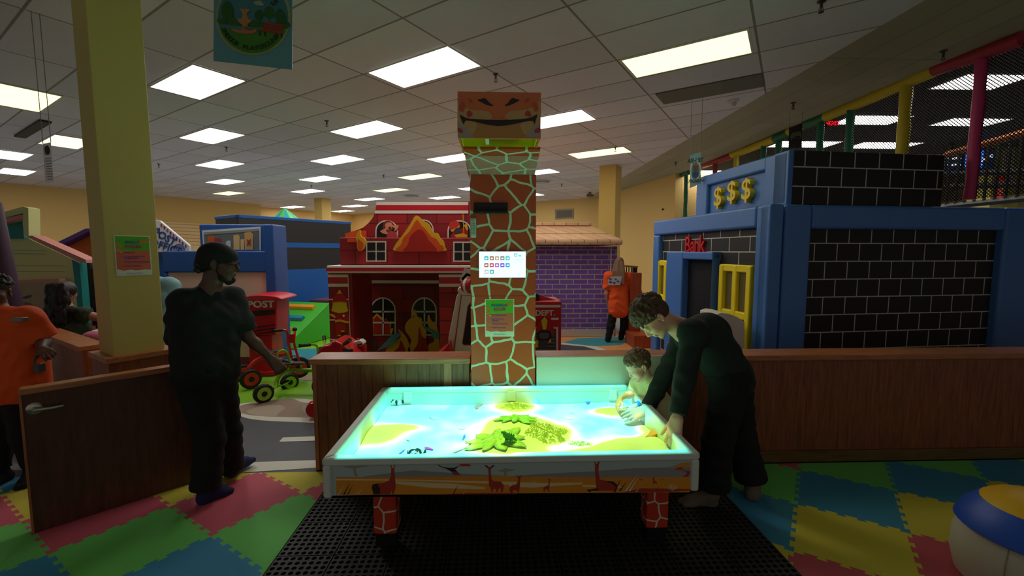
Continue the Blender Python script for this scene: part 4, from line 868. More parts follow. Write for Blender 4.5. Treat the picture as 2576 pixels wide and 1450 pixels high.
for i_,(x,y,c) in enumerate(ic):
    mb=MB(); s_=19 if i_<12 else 15; tp.poly(mb,z5([(x-s_,y-s_+4),(x-s_+4,y-s_),(x+s_-4,y-s_),(x+s_,y-s_+4),(x+s_,y+s_-4),(x+s_-4,y+s_),(x-s_+4,y+s_),(x-s_,y+s_-4)]),.0142,.0008); ico=mb.build('app_icon',mat('icon_%d'%i_,c,.4,emis=c,es=.8),dsp)
    mb=MB(); tp.poly(mb,z5(cr([(x-9,y+6),(x-6,y-7),(x+2,y-3),(x+8,y-8),(x+9,y+5),(x,y+9)],2)),.0148,.0006); mb.v=mb.v; 
    o_=mb.build('app_glyph',mat('glyph_white',(245,245,245),.4,emis=(245,245,245),es=.8),dsp)
mb=MB(); tp.poly(mb,z5([(523,226),(548,226),(548,238),(523,238)]),.0142,.0008); mb.build('app_button',mat('icon_pill',(60,200,220),.4,emis=(60,200,220),es=.8),dsp)
for k_ in range(4): mb=MB(); y=262+k_*10; tp.poly(mb,z5([(484,y),(575-k_*8,y),(575-k_*8,y+2),(484,y+2)]),.0142,.0005); mb.build('text_line',mat('line_grey',(150,160,170),.5,emis=(150,160,170),es=.8),dsp)
def poster(nm,lb,pl,x0,y0,x1,y1,title1,title2,lines,foot,c=.0,skew=None):
    t=thing(nm,lb,'poster',tuple(pl.px((x0+x1)/2,y1,c))); a0,zt=pl.loc(x0,y0,c); a1,zb=pl.loc(x1,y1,c); W=a1-a0;Hh=zt-zb
    L=lambda pts,lay,m,nm2: (lambda mb:(pl.lpoly(mb,[(a0+W*x,zb+Hh*y) for x,y in pts],c+.002+.0005*lay,.0005),mb.build(nm2,m,t))[1])(MB())
    mb=MB(); pl.box(mb,a0,a1,zb,zt,c,c+.002); mb.build('sheet',mat('poster_paper',(226,236,214),.35),t)
    L([(.03,.62),(.97,.62),(.97,.98),(.03,.98)],1,mat('poster_green',(88,190,40),.35),'header'); L([(.03,.12),(.97,.14),(.97,.63),(.03,.61)],2,mat('poster_salmon',(222,110,80),.35),'body_panel')
    L(cr([(.03,.03),(.97,.03),(.97,.12),(.8,.15),(.6,.12),(.4,.15),(.2,.13),(.03,.17)],1),3,mat('poster_paper',(0,0,0)),'footer')
    om=mat('poster_orange',(240,120,60),.35)
    for k_ in range(4): x=.66+.08*k_; L([(x,.78+.02*k_),(x+.03,.76+.02*k_),(x+.12,.9+.01*k_),(x+.1,.93)],3,om,'stroke_mark')
    L(cr([(.03,.62),(.12,.64),(.18,.72),(.13,.8),(.03,.83),(.03,.79),(.1,.76),(.12,.71),(.08,.67),(.03,.66)],2),3,om,'ring_mark')
    text(title1,pl,a0+W*.48,zb+Hh*.835,Hh*.055,mat('poster_blue',(50,60,190),.4),t,c+.005,.0006,1.15,.02)
    text(title2,pl,a0+W*.50,zb+Hh*.73,Hh*.075,mat('poster_pink',(200,50,110),.4),t,c+.005,.0006,1.1,.03)
    for k_,(s_,yy) in enumerate(lines):
        text(s_,pl,a0+W*.24,zb+Hh*yy,Hh*.027,MATS['poster_blue'],t,c+.005,.0006,.95,.012,ctr=False)
        if not s_.endswith(' ') and s_!='SANDBOX': mb=MB(); mb.lathe([(Hh*.02,0),(Hh*.02,.001)],tuple(pl.at(a0+W*.17,zb+Hh*yy,c+.004)),axis=tuple(pl.n),seg=10); mb.build('bullet',mat('bullet_%d'%k_,[(240,200,40),(60,150,220),(60,150,220),(90,190,60),(190,80,160),(60,60,200)][k_%6],.4),t)
    text(foot,pl,a0+W*.5,zb+Hh*.065,Hh*.022,MATS['poster_blue'],t,c+.005,.0006,1.2)
    return t
poster('rules_poster','green and orange SANDBOX RULES sheet on the giraffe tower below the screen',tp,1220,753,1293.5,847,'SANDBOX','RULES',[('NO THROWING SAND',.565),('KEEP TOYS IN THE',.47),('SANDBOX',.425),('DO NOT EAT THE SAND',.34),('SHARE THE SANDBOX',.235)],'Play Sense Academy')
cpl=PL((cc.x,cc.y),math.atan2(gv.y,gv.x))
poster('rules_poster','green and orange RULES sheet on the yellow column',cpl,285,592,383,692,'WALLY','RULES',[('SOCKS ONLY',.58),('DO NOT CLIMB ON THE',.48),('PERIMETER WALL ',.435),('DO NOT THROW ANYTHING',.345),('ALWAYS SUPERVISE',.245)],'Play Sense Academy')
# white board behind the table, right of the tower
mb=MB(); mb.box((.292,3.1475,.02),(1.275,3.1635,.868)); tag(mb.build('white_board',mat('board_white',(214,216,200),.5),bevel=.006),'plain white upright board behind the sand table right of the giraffe tower','board')
# ================================================================ TOYS IN THE SAND
def panda(loc,rz,lying,label):
    t=thing('toy_panda',label,'toy',tuple(loc),rz); M=WM[t.name]; W_=mat('toy_white',(236,236,226),.5); K_=mat('toy_black',(30,36,34),.5)
    def B_(c,r,m,nm): mb=MB(); mb.ball((0,0,0),r,seg=12,rings=8); mb.v=[M@(v+Vector(c)) for v in mb.v]; return mb.build(nm,m,t,smooth=True)
    B_((0,0,.022),(.034,.022,.021),W_,'body'); h=B_((-.042,0,.028),(.018,.017,.017),W_,'head')
    for s_ in (1,-1): B_((-.045,s_*.014,.044),(.006,.005,.006),K_,'ear'); B_((-.057,s_*.007,.032),(.004,.005,.005),K_,'eye_patch')
    B_((-.018,0,.023),(.009,.024,.0225),K_,'shoulder_band')
    for sx_ in (-.02,.026):
        for s_ in (1,-1): B_((sx_,s_*.017,.008 if not lying else .03),(.009,.008,.013),K_,'leg')
    return t
p=az(1005,1010,.555); p.z=sandz(p.x,p.y)-.003; panda(p,.1,True,'toy panda lying near the far left corner of the sand')
p=az(1037,1137,.53); p.z=sandz(p.x,p.y)-.002; panda(p,1.9,False,'small toy panda at the front of the sand, the left of two'); p=az(1056,1136,.53); p.z=sandz(p.x,p.y)-.002; panda(p,1.2,False,'small toy panda at the front of the sand, the right of two')
t=thing('toy_dinosaur','dark green toy dinosaur standing on the middle island of sand','toy',tuple(az(1280,1118,.56))); c=WM[t.name].translation; gmz=mat('toy_green',(34,110,44),.5)
mb=MB(); mb.tube([c+Vector(v) for v in ((.045,.02,.012),(.025,.01,.03),(0,0,.042),(-.02,-.004,.055),(-.03,-.006,.072),(-.044,-.008,.074))],[.004,.012,.02,.016,.010,.006],seg=9); mb.build('body',gmz,t,smooth=True)
for a_,b_ in ((-.012,.012),(-.012,-.014),(.016,.014),(.016,-.012)): mb=MB(); mb.tube([c+Vector((a_,b_,.035)),c+Vector((a_-.004,b_*1.2,.015)),c+Vector((a_-.008,b_*1.2,-.004))],[.009,.007,.007],seg=8); mb.build('leg',gmz,t,smooth=True)
for k_ in range(5): mb=MB(); x=-.02+.012*k_; mb.prism([c+Vector((x-.006,0,.052-.2*abs(x))),c+Vector((x+.006,0,.052-.2*abs(x))),c+Vector((x,0,.072-.3*abs(x)))],(0,.002,0)); mb.build('back_plate',gmz,t)
def chip(px,py,shape,col,lb,nm='sand_toy',z=.535,th=.005,cat='toy'):
    q=[az(px+x,py+y,z) for x,y in shape]; c=sum(q,Vector())/len(q); zz=sandz(c.x,c.y)+.002
    mb=MB(); mb.prism([Vector((v.x,v.y,zz)) for v in q],(0,0,th)); tag(mb.build(nm,mat('toy_%d_%d_%d'%col,col,.5)),lb,cat)
chip(1092,1043,cr([(-12,-3),(-2,-5),(10,0),(11,5),(0,5),(-8,2)],3),(240,240,235),'pale flat shell-like toy in the blue water at left')
chip(1164,1071,cr([(-10,-1),(0,-3),(9,-1),(2,3),(-8,3)],3),(235,235,240),'small pale chip left of the middle island')
chip(1202,1020,[(-9,1),(-2,-3),(3,-3),(12,-6),(13,-4),(4,1),(1,7),(-5,8),(-8,4)],(236,130,110),'small pink plastic shovel in the water left of the back island','toy_shovel')
chip(1167,1096,[(-4,5),(-1,-5),(4,-8),(4,-2),(-2,6)],(60,110,220),'tiny blue plastic clip left of the middle island')
chip(1080,1122,[(-12,-3),(-4,-3),(10,3),(9,4),(-8,2)],(240,60,190),'pink stick lying in the water at the front left')
chip(1003,1135,[(-4,5),(0,-1),(14,-12),(15,-10),(3,0),(-1,6)],(80,100,220),'blue and pink stick beside the two small pandas')
chip(1026,1103,cr([(-4,-2),(2,-2),(5,3),(-2,2)],3),(240,240,240),'tiny white pebble toy at the front left')
chip(1160,1119,[(-37,20),(-5,5),(40,-20),(42,-18),(5,8),(-34,22)],(230,170,160),'long thin pale pink stick pointing at the middle island')
chip(1428,1046,cr([(-12,-2),(0,-3),(12,1),(10,4),(-4,3)],3),(240,246,250),'white oval chip in the water right of the middle island')
chip(1437,1033,cr([(-6,-2),(3,0),(7,2),(0,2)],3),(240,246,250),'narrow white chip behind the oval one right of the middle island')
chip(1483,1011,[(-9,3),(-2,-3),(11,-2),(2,1),(-4,6)],(90,110,230),'blue and pink chip near the back of the table')
chip(1645,1093,[(-5,-8),(9,-3),(14,3),(0,9),(-22,14),(-14,6)],(236,150,60),'orange ribbed plastic toy in the front right sand',th=.014,nm='sand_mould')
q=az(1348,1003,.56); mb=MB(); mb.lathe([(.035,0),(.04,.005),(.034,.04),(.028,.042)],(q.x,q.y,sandz(q.x,q.y)-.005)); tag(mb.build('sand_bucket',mat('toy_clear_blue',(150,200,215),.3),smooth=True),'small pale blue sand cup right of the back island','cup')
# fabric leaves and moss on the middle island
def leaf_mat_(nm,cx,cy,rad,lb,col,rz):
    t=thing(nm,lb,'artificial leaves',(cx,cy,sandz(cx,cy)+.004),rz); m=mat(col[0],col[1],.6,var=.25,vs_=30); 
    for k_ in range(9):
        a=rz+k_*math.pi/4.5; d=Vector((math.cos(a),math.sin(a)*.8,0)); n=Vector((-d.y,d.x,0)); c=Vector((cx,cy,0)); mb=MB(); L=rad*(.85+.3*random.random()); vs=[];N=7
        for i_ in range(N+1):
            t_=i_/N; w_=L*.24*math.sin(math.pi*min(1,t_*.96+.04))**.8; 
            for s_ in (-1,0,1):
                p=c+d*L*t_+n*w_*s_; z=sandz(p.x,p.y)+.010+.004*(1-abs(s_))+.004*math.sin(i_*2+k_); vs.append(Vector((p.x,p.y,z)))
        fs=[(i_*3+j,i_*3+j+1,(i_+1)*3+j+1,(i_+1)*3+j) for i_ in range(N) for j in range(2)]; mb.add(vs,fs); o=mb.build('leaf',m,t,smooth=True); s=o.modifiers.new('th','SOLIDIFY'); s.thickness=.002
    return t
leaf_mat_('fabric_leaves',.13,2.74,.15,'green fabric leaves on the far side of the middle sand island',('leaf_green',(150,214,110)),.3)
leaf_mat_('fabric_leaves',-.01,2.44,.19,'green and orange fabric leaves at the left front of the middle sand island',('leaf_mixed',(170,206,100)),.1)
def moss(cx,cy,rx,ry,lb,n=420):
    mb=MB(); rr=random.Random(int(cx*1000))
    for _ in range(n):
        a=rr.random()*6.28; r=math.sqrt(rr.random()); x=cx+rx*r*math.cos(a)+.02*math.sin(5*a); y=cy+ry*r*math.sin(a); z=sandz(x,y)-.002; s=.006+.005*rr.random(); h=.006+.007*rr.random(); b=rr.random()*3
        mb.add([(x-s*math.cos(b),y-s*math.sin(b),z),(x+s*math.cos(b),y+s*math.sin(b),z),(x+s*math.sin(b)*.8,y-s*math.cos(b)*.8,z),(x+.004*math.sin(b*3),y,z+h)],[(0,1,3),(1,2,3),(2,0,3)])
    tag(mb.build('moss_mat',mat('moss_green',(196,206,120),.9),loc=(cx,cy,sandz(cx,cy))),lb,'artificial moss',kind='stuff')
moss(.30,2.56,.12,.14,'fuzzy green moss mat at the right of the middle island',700); moss(.49,2.44,.06,.035,'small fuzzy moss patch at the left tip of the front right island',180); moss(.13,3.0,.09,.03,'fuzzy moss on the back centre island',200); moss(.55,2.17,.06,.04,'fuzzy moss patch at the front edge of the right island',160)
# ================================================================ FIRE STATION PLAYHOUSE
fs=thing('fire_station','red brick fire station playhouse with flames, stripes and dark arched windows','playhouse',(-1.3,6.0,0))
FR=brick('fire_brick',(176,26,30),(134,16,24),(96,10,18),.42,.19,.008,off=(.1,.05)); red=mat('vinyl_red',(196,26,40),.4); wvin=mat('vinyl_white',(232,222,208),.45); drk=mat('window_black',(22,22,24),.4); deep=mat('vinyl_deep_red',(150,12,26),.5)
fyel=mat('flame_yellow',(240,176,30),.45); forg=mat('flame_orange',(232,84,24),.45); fred=mat('flame_red',(186,34,20),.45)
p0=PL((0,5.7)); p1=PL((0,5.82)); p2=PL((0,6.3)); p3=PL((0,6.95))
RX=p0.loc(1330,700)[0]
def dec(nm,pl,pts,m,par,c=.0,th=.004,sm=0,label=None):
    mb=MB(); pl.poly(mb,cr(pts,sm) if sm else pts,c+th,th); o=mb.build(nm,m,par)
    if label: o['label']=label
    return o
# cornice
aL,zt=p0.loc(821,669); _,zb=p0.loc(821,688)
mb=MB(); p0.box(mb,aL,RX,zb,zt,-1.2,0.0); co=mb.build('cornice',wvin,fs,bevel=.012)
_,za=p0.loc(821,674.5); _,zc=p0.loc(821,683); mb=MB(); p0.box(mb,aL-.002,RX,zc,za,-.3,.004); mb.build('stripe',red,co)
# pillars
def pillar(x0,x1,nm):
    a0,_=p1.loc(x0,700); a1,_=p1.loc(x1,700) if x1<1330 else (RX-.02,0); mb=MB(); p1.box(mb,a0,a1,0,zb,-.28,0); o=mb.build('pillar',FR,fs,bevel=.01)
    for y0,y1,m in ((691,698,wvin),(698,714,red),(714,722,wvin)):
        _,z_1=p1.loc(x0,y0); _,z_0=p1.loc(x0,y1); mb=MB(); p1.box(mb,a0,a1,z_0,z_1,-.02,.006); mb.build('band',m,o)
    return o
pA=pillar(825,876,'pillar'); pB=pillar(1104,1400,'pillar')
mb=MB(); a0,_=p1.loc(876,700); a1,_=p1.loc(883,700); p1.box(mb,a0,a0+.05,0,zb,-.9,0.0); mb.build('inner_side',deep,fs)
# fireman picture panel on the left pillar
pf=mb; fbg=dec('picture_panel',p1,z3([(92,838),(262,838),(283,1385),(108,1385)]),mat('panel_red',(150,20,22),.45),pA,.002)
dec('ladder_rail',p1,z3([(258,740),(263,740),(286,1400),(281,1400)]),wvin,pA,.008)
for y in (940,1118,1290): dec('ladder_rung',p1,z3([(96,y),(262,y),(262,y+11),(97,y+11)]),wvin,pA,.007)
fm=dec('fireman_coat',p1,z3([(150,1045),(180,1065),(215,1060),(250,1050),(262,1085),(268,1130),(268,1150),(240,1165),(245,1210),(230,1235),(198,1215),(196,1300),(172,1300),(155,1215),(150,1160),(148,1110),(110,1110),(100,1070),(130,1070)]),mat('coat_red',(176,24,20),.5),pA,.010)
dec('coat_stripe',p1,z3([(148,1125),(190,1118),(240,1132),(268,1138),(268,1150),(238,1150),(190,1136),(148,1145)]),fyel,pA,.015); dec('coat_stripe',p1,z3([(168,1255),(197,1255),(197,1265),(168,1265)]),fyel,pA,.015); dec('coat_stripe',p1,z3([(198,1215),(228,1215),(228,1228),(202,1230)]),fyel,pA,.015)
dec('glove_stripe',p1,z3([(100,1070),(130,1075),(150,1090),(148,1110),(130,1095),(104,1085)]),fyel,pA,.015)
dec('boot',p1,z3([(172,1265),(198,1265),(196,1300),(172,1300)]),drk,pA,.014); dec('boot',p1,z3([(210,1235),(238,1230),(240,1275),(212,1275)]),mat('boot_brown',(70,30,20),.5),pA,.012)
dec('helmet_brim',p1,z3(cr([(104,975),(130,962),(190,957),(245,962),(270,982),(250,975),(190,966),(135,972)],3)),mat('helmet_red2',(206,50,36),.45),pA,.018)
dec('helmet',p1,z3(cr([(134,965),(135,930),(150,902),(185,890),(222,902),(240,930),(244,965),(190,958)],3)),mat('helmet_red',(180,20,18),.45),pA,.016)
dec('neck_cloth',p1,z3([(128,968),(190,960),(247,968),(252,1010),(262,1045),(225,1060),(180,1065),(115,1045),(126,1005)]),mat('helmet_yellow',(222,190,20),.5),pA,.014)
dec('helmet_crest',p1,z3([(182,862),(192,862),(196,880),(212,893),(160,893),(178,880)]),fyel,pA,.018)
dec('badge',p1,z3([(214,1082),(222,1078),(231,1082),(231,1093),(222,1098),(214,1093)]),wvin,pA,.018)
# recess back wall
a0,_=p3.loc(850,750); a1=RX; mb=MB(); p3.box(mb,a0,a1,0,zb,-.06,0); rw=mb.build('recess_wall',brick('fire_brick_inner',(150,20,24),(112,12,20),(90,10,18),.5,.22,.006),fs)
dec('recess_stripe',p3,z3([(282,778),(1052,780),(1052,806),(282,804)]),wvin,rw,0)
def arch_win(pl,par,x0,x1,yt,yb,ysp,c=.004,cross=None,zf=z3):
    cxm=(x0+x1)/2; pts=[(x0,yb)]+[(cxm-(x1-x0)/2*math.cos(t*math.pi/10),ysp-(ysp-yt)*math.sin(t*math.pi/10)) for t in range(11)]+[(x1,yb)]
    w=dec('window',pl,zf(pts),wvin,par,c); k=(x1-x0)*.055; 
    ip=[(x0+k,yb-k)]+[(cxm-((x1-x0)/2-k)*math.cos(t*math.pi/10),ysp-(ysp-yt-k)*math.sin(t*math.pi/10)) for t in range(11)]+[(x1-k,yb-k)]
    dec('pane',pl,zf(ip),drk,w,c+.004)
    return w,k
for x0,x1 in ((450,676),(812,1032)):
    w_,k_=arch_win(p3,rw,x0,x1,926,1260,1045)
    cxm=(x0+x1)/2+2
    if x0==450:
        dec('flame',p3,z3([(470,1245),(470,1110),(510,1065),(560,1105),(600,1150),(640,1135),(630,1200),(655,1195),(640,1245)]),fyel,w_,.009); dec('flame',p3,z3([(480,1245),(480,1120),(510,1088),(550,1125),(595,1105),(620,1150),(625,1245)]),fred,w_,.014)
    dec('glazing_bar',p3,z3([(cxm-6,935),(cxm+6,935),(cxm+6,1255),(cxm-6,1255)]),wvin,w_,.02)
    for y in (1045,1140): dec('glazing_bar',p3,z3([(x0+8,y),(x1-8,y),(x1-8,y+14),(x0+8,y+14)]),wvin,w_,.02)
dec('flame',p3,z3(cr([(590,1400),(640,1330),(700,1290),(720,1260),(695,1205),(740,1240),(780,1300),(800,1380),(790,1420)],3)),fyel,rw,.03); dec('flame',p3,z3(cr([(640,1420),(700,1360),(715,1300),(745,1350),(760,1420)],3)),fred,rw,.035)
dec('flame',p3,z3(cr([(780,1400),(810,1300),(760,1220),(760,1160),(800,1110),(835,1100),(822,1070),(840,1030),(865,1095),(900,1110),(905,1160),(940,1220),(930,1330),(900,1420)],3)),fyel,rw,.03); dec('flame',p3,z3(cr([(820,1420),(865,1330),(870,1250),(880,1180),(900,1260),(940,1300),(950,1420)],3)),fred,rw,.035)
dec('flame',p3,z3(cr([(960,1420),(960,1340),(1010,1300),(960,1180),(950,1120),(962,1075),(985,1130),(1030,1170),(1052,1300),(1052,1420)],3)),fyel,rw,.028)
wat=mat('water_blue',(92,150,160),.45)
dec('water_jet',p3,z3([(510,1395),(590,1310),(640,1250),(720,1230),(715,1262),(680,1290),(700,1305),(660,1320),(630,1345),(560,1375)]),wat,rw,.045)
dec('water_jet',p3,z3([(905,1175),(960,1190),(1052,1235),(1052,1290),(1010,1285),(985,1265),(990,1240),(940,1215)]),wat,rw,.045)
hp=dec('fireman_helmet',p3,z3(cr([(352,1270),(350,1235),(380,1208),(405,1200),(440,1220),(470,1262),(430,1262),(400,1275)],3)),mat('helmet_red3',(120,20,18),.5),rw,.03)
dec('helmet_trim',p3,z3([(352,1225),(405,1200),(440,1218),(455,1250),(435,1222),(405,1210),(360,1235)]),fyel,hp,.034); dec('gas_mask',p3,z3(cr([(425,1290),(440,1270),(480,1290),(510,1320),(505,1350),(480,1360),(440,1330)],3)),mat('mask_grey',(60,66,74),.4),rw,.04); dec('neck_cloth',p3,z3([(370,1275),(420,1275),(425,1310),(410,1350),(390,1310)]),fyel,rw,.032)
# balcony wall
a0,zt2_=p0.loc(853,598,-.15); _,zb9=p0.loc(853,662,-.15)
mb=MB(); p0.box(mb,a0,RX,zt,zt2_,-.4,-.15); ba=mb.build('balcony_wall',FR,fs,bevel=.015)
pb=PL((0,5.85))
def sq_win(pl,par,x0,y0,x1,y1,zf=z3):
    w=dec('window',pl,zf([(x0,y0),(x1,y0),(x1,y1),(x0,y1)]),wvin,par,.004); kx=(x1-x0)*.065; cx_=(x0+x1)/2; cy_=(y0+y1)/2
    for a,b in ((x0+kx,cx_-kx/2),(cx_+kx/2,x1-kx)):
        for c,d in ((y0+kx,cy_-kx/2),(cy_+kx/2,y1-kx)): dec('pane',pl,zf([(a,c),(b,c),(b,d),(a,d)]),drk,w,.008)
sq_win(pb,ba,417,438,592,617); sq_win(pb,ba,1174,443,1345,618)
dec('orange_brick',pb,z3([(254,418),(334,418),(334,448),(254,448)]),forg,ba,.003)
fl1=dec('flame',pb,z3(cr([(668,525),(665,480),(700,430),(760,350),(800,290),(850,215),(905,255),(960,290),(1000,360),(1035,368),(1060,410),(1090,440),(1103,490),(1100,525),(880,528)],3)),fyel,ba,.015,.05,label='big soft yellow edged flame')
dec('flame_layer',pb,z3(cr([(690,525),(685,500),(720,470),(740,410),(790,360),(820,310),(860,250),(895,300),(930,330),(985,400),(1030,420),(1060,470),(1085,480),(1080,525),(880,527)],2)),forg,fl1,.067); dec('flame_layer',pb,z3(cr([(740,525),(780,470),(800,400),(850,350),(890,335),(930,370),(960,430),(1000,470),(1030,525),(880,527)],3)),fred,fl1,.072)
fl2=dec('flame',pb,z3(cr([(345,515),(335,440),(330,390),(360,342),(368,390),(400,415),(413,445),(400,490),(375,520)],3)),fyel,ba,.015,.05,label='small soft flame beside the left window'); dec('flame_layer',pb,z3(cr([(350,512),(345,460),(348,420),(375,440),(395,460),(380,510)],3)),forg,fl2,.067)
# rear facade with curved shoulder
pts=[(883,598)]+z3([(235,400),(234,372),(330,345),(390,322),(440,280),(478,230),(500,180),(508,140),(508,98)])+[(1180,506.5)]
q=[p2.loc(x,y) for x,y in pts]; q.append((RX,q[-1][1])); q.append((RX,zt)); q.append((q[0][0],zt))
mb=MB(); p2.lpoly(mb,q,0,.3); rf=mb.build('rear_wall',FR,fs)
for y0,y1,m,x0 in ((98,124,wvin,508),(124,172,red,506),(172,199,wvin,496)): dec('band',p2,[*z3([(x0,y0),(1305,y0-2+2)]),*z3([(1305,y1),(x0-4 if m is wvin else x0-8,y1)])],m,rf,.004)
dec('orange_brick',p2,z3([(236,372),(330,348),(420,347),(420,410),(236,410)]),forg,rf,.004)
def rear_arch(x0,x1,yt):
    return arch_win(p2,rf,x0,x1,yt,430,345,.004)[0]
wA=rear_arch(498,694,256); wB=rear_arch(830,1005,250); wC=rear_arch(1124,1330,256)
skin_t=mat('art_skin',(224,150,110),.5)
g_=lambda nm,pts,m,c,sm=3: dec(nm,p2,z3(cr(pts,sm) if sm else pts),m,wA,c)
g_('art_hair',[(552,350),(565,320),(565,285),(590,262),(620,262),(650,280),(665,310),(640,345),(600,360),(570,365)],mat('art_hair',(130,44,28),.5),.012)
g_('art_dress',[(590,360),(640,350),(680,360),(692,410),(600,412)],mat('art_dress',(196,70,64),.5),.013,0)
g_('art_arm',[(538,352),(580,330),(606,300),(612,312),(590,345),(606,372),(596,380),(560,370)],skin_t,.018,0); g_('art_arm',[(640,300),(672,302),(700,300),(696,325),(670,350),(660,352),(668,325),(650,318)],skin_t,.018,0)
g_('art_face',[(582,300),(600,278),(628,276),(645,292),(640,325),(622,345),(600,338)],skin_t,.016); g_('art_mouth',[(610,320),(632,312),(634,330),(618,340)],mat('art_mouth',(120,20,30),.5),.021)
g2=lambda nm,pts,m,c,sm=3: dec(nm,p2,z3(cr(pts,sm) if sm else pts),m,wC,c)
g2('art_helmet',[(1142,330),(1140,290),(1165,265),(1200,262),(1228,285),(1225,315),(1190,340),(1165,350)],mat('helmet_red2',(0,0,0)),.012); g2('art_coat',[(1150,400),(1180,340),(1235,330),(1290,320),(1305,360),(1290,410),(1160,410)],mat('coat_red',(0,0,0)),.010,0)
g2('art_stripe',[(1265,300),(1290,285),(1305,330),(1295,350)],fyel,.015,0); g2('art_stripe',[(1180,385),(1260,370),(1300,385),(1295,405),(1200,405)],fyel,.015,0); g2('art_mask',[(1180,345),(1215,320),(1240,340),(1225,365),(1195,372)],mat('mask_grey',(0,0,0)),.018); g2('helmet_trim',[(1150,345),(1200,325),(1230,300),(1232,312),(1205,338),(1165,358)],fyel,.017,0)
g2('rope',[(1257,200),(1262,200),(1270,380),(1264,380)],fyel,.02,0)
# ================================================================ FIRE TRUCK PLAY CAR
ft=thing('fire_truck','white and red play fire truck partly hidden by the giraffe tower','play vehicle',(.2,5.2,0))
q0=PL((0,5.0)); qf=PL((0,4.9))
cream=mat('truck_white',(226,218,204),.4)
# windscreen frame (left, slanted) as an outline with depth
mb=MB(); out=[(1132,878),(1128,853),(1133,838),(1150,745),(1152,738),(1180,738),(1200,738),(1200,884),(1132,884)]
q0.poly(mb,[(1129,884),(1128,850),(1148,748),(1155,732),(1161,745),(1152,890),(1140,890)],0,.5); q0.poly(mb,[(1142,890),(1161,744),(1200,744),(1200,756),(1184,760),(1176,772),(1162,866),(1166,872),(1200,872),(1200,890)],.01,.06); wf=mb.build('cab_frame',cream,ft,bevel=.008)
dec('cab_trim',q0,[(1159.5,744),(1161.5,744),(1142,890),(1139.5,890)],red,ft,.012)
dec('side_window',q0,[(1179,768),(1200,758),(1200,866),(1164,866)],drk,ft,-.02)
mb=MB(); q0.poly(mb,[(1150,733),(1153,724),(1170,722),(1200,722),(1200,743),(1161,744)],.02,.5); mb.build('cab_roof',cream,ft,bevel=.015)
dec('bonnet',q0,[(1098,895),(1118,880),(1129,866),(1134,895)],red,ft,-.05,.3)
c=q0.px(1181,718,0); mb=MB(); mb.lathe([(.0,-.06),(.09,-.06),(.1,0),(.09,.06),(0,.06)],tuple(c),axis=(.8,-.6,0),seg=20); hs_=mb.build('hose_reel',red,ft,smooth=True); mb=MB(); mb.lathe([(.1,-.018),(.102,0),(.1,.018)],tuple(c),axis=(.8,-.6,0),seg=20); mb.build('reel_band',cream,hs_)
bd=dec('sign_board',q0,z3([(1228,778),(1272,672),(1330,690),(1330,830),(1276,810)]),wvin,ft,.02,.02); dec('sign_face',q0,z3([(1234,776),(1276,680),(1330,698),(1330,822),(1276,803)]),red,ft,.03); dec('sign_mark',q0,z3([(1240,768),(1290,715),(1330,730),(1330,748),(1298,740),(1268,768),(1330,790),(1330,806)]),mat('mark_grey',(130,120,120),.5),ft,.036)
# rear part right of the tower
a0,_=qf.loc(1300,800); a1,zt_=qf.loc(1413,758); mb=MB(); qf.box(mb,a0,a1,.0,zt_,-.5,0); bx=mb.build('rear_body',red,ft,bevel=.02)
dec('body_stripe',qf,[(1300,768),(1410,768),(1410,774),(1300,774)],wvin,bx,.003); dec('body_panel',qf,[(1300,823),(1404,823),(1404,900),(1300,900)],cream,bx,.003); dec('shutter',qf,[(1300,828),(1399,828),(1399,900),(1300,900)],mat('shutter_dark',(54,50,48),.5),bx,.007)
for k_ in range(7): dec('shutter_slat',qf,[(1300,833+k_*9),(1397,833+k_*9),(1397,838+k_*9),(1300,838+k_*9)],mat('shutter_grey',(96,92,88),.5),bx,.011)
dec('white_pill',qf,z6([(155,1175),(165,1171),(208,1171),(212,1178),(205,1186),(160,1186)]),wvin,bx,.003)
h_=dec('mask_helmet',qf,z6(cr([(50,1270),(62,1215),(85,1185),(110,1180),(145,1190),(165,1220),(185,1275),(160,1285),(110,1262),(70,1270)],3)),mat('helmet_red',(0,0,0)),bx,.015); dec('mask_crest',qf,z6([(88,1190),(112,1165),(132,1190),(122,1255),(100,1255)]),mat('helmet_yellow',(0,0,0)),bx,.02)
dec('gas_mask',qf,z6(cr([(60,1290),(75,1262),(110,1258),(150,1268),(158,1310),(130,1340),(105,1345),(70,1335)],3)),mat('mask_dark',(36,36,40),.35),bx,.02); dec('mask_glass',qf,z6(cr([(72,1295),(85,1278),(120,1275),(143,1285),(140,1310),(110,1320),(80,1312)],3)),mat('mask_glass',(90,96,104),.2),bx,.025); dec('mask_filter',qf,z6(cr([(78,1345),(90,1330),(118,1330),(128,1350),(118,1385),(88,1385)],3)),mat('mask_grey',(0,0,0)),bx,.027)
dec('mask_collar',qf,z6([(138,1320),(155,1300),(158,1340),(140,1350)]),fyel,bx,.018); dec('mask_collar',qf,z6([(50,1330),(68,1330),(66,1380),(50,1380)]),fyel,bx,.018)
ta,tz=qf.loc(1413,787); text('FIRE DEPT.',qf,qf.loc(1351,787)[0],tz,.062,wvin,bx,.005,.004,1.0,.02)
mb=MB(); qf.poly(mb,[(1345,742),(1352,740),(1400,756),(1413,764),(1413,772),(1395,764),(1345,752)],-.1,.04); lad=mb.build('ladder_rail',mat('ladder_red',(206,60,70),.4),ft)
mb=MB(); qf.poly(mb,[(1345,738),(1351,738),(1357,746),(1357,757),(1345,757)],-.05,.05); mb.build('ladder_knob',drk,ft,bevel=.005)
dec('fire_label',qf,[(1358,752),(1380,757),(1380,764),(1358,760)],wvin,ft,-.12,.01)
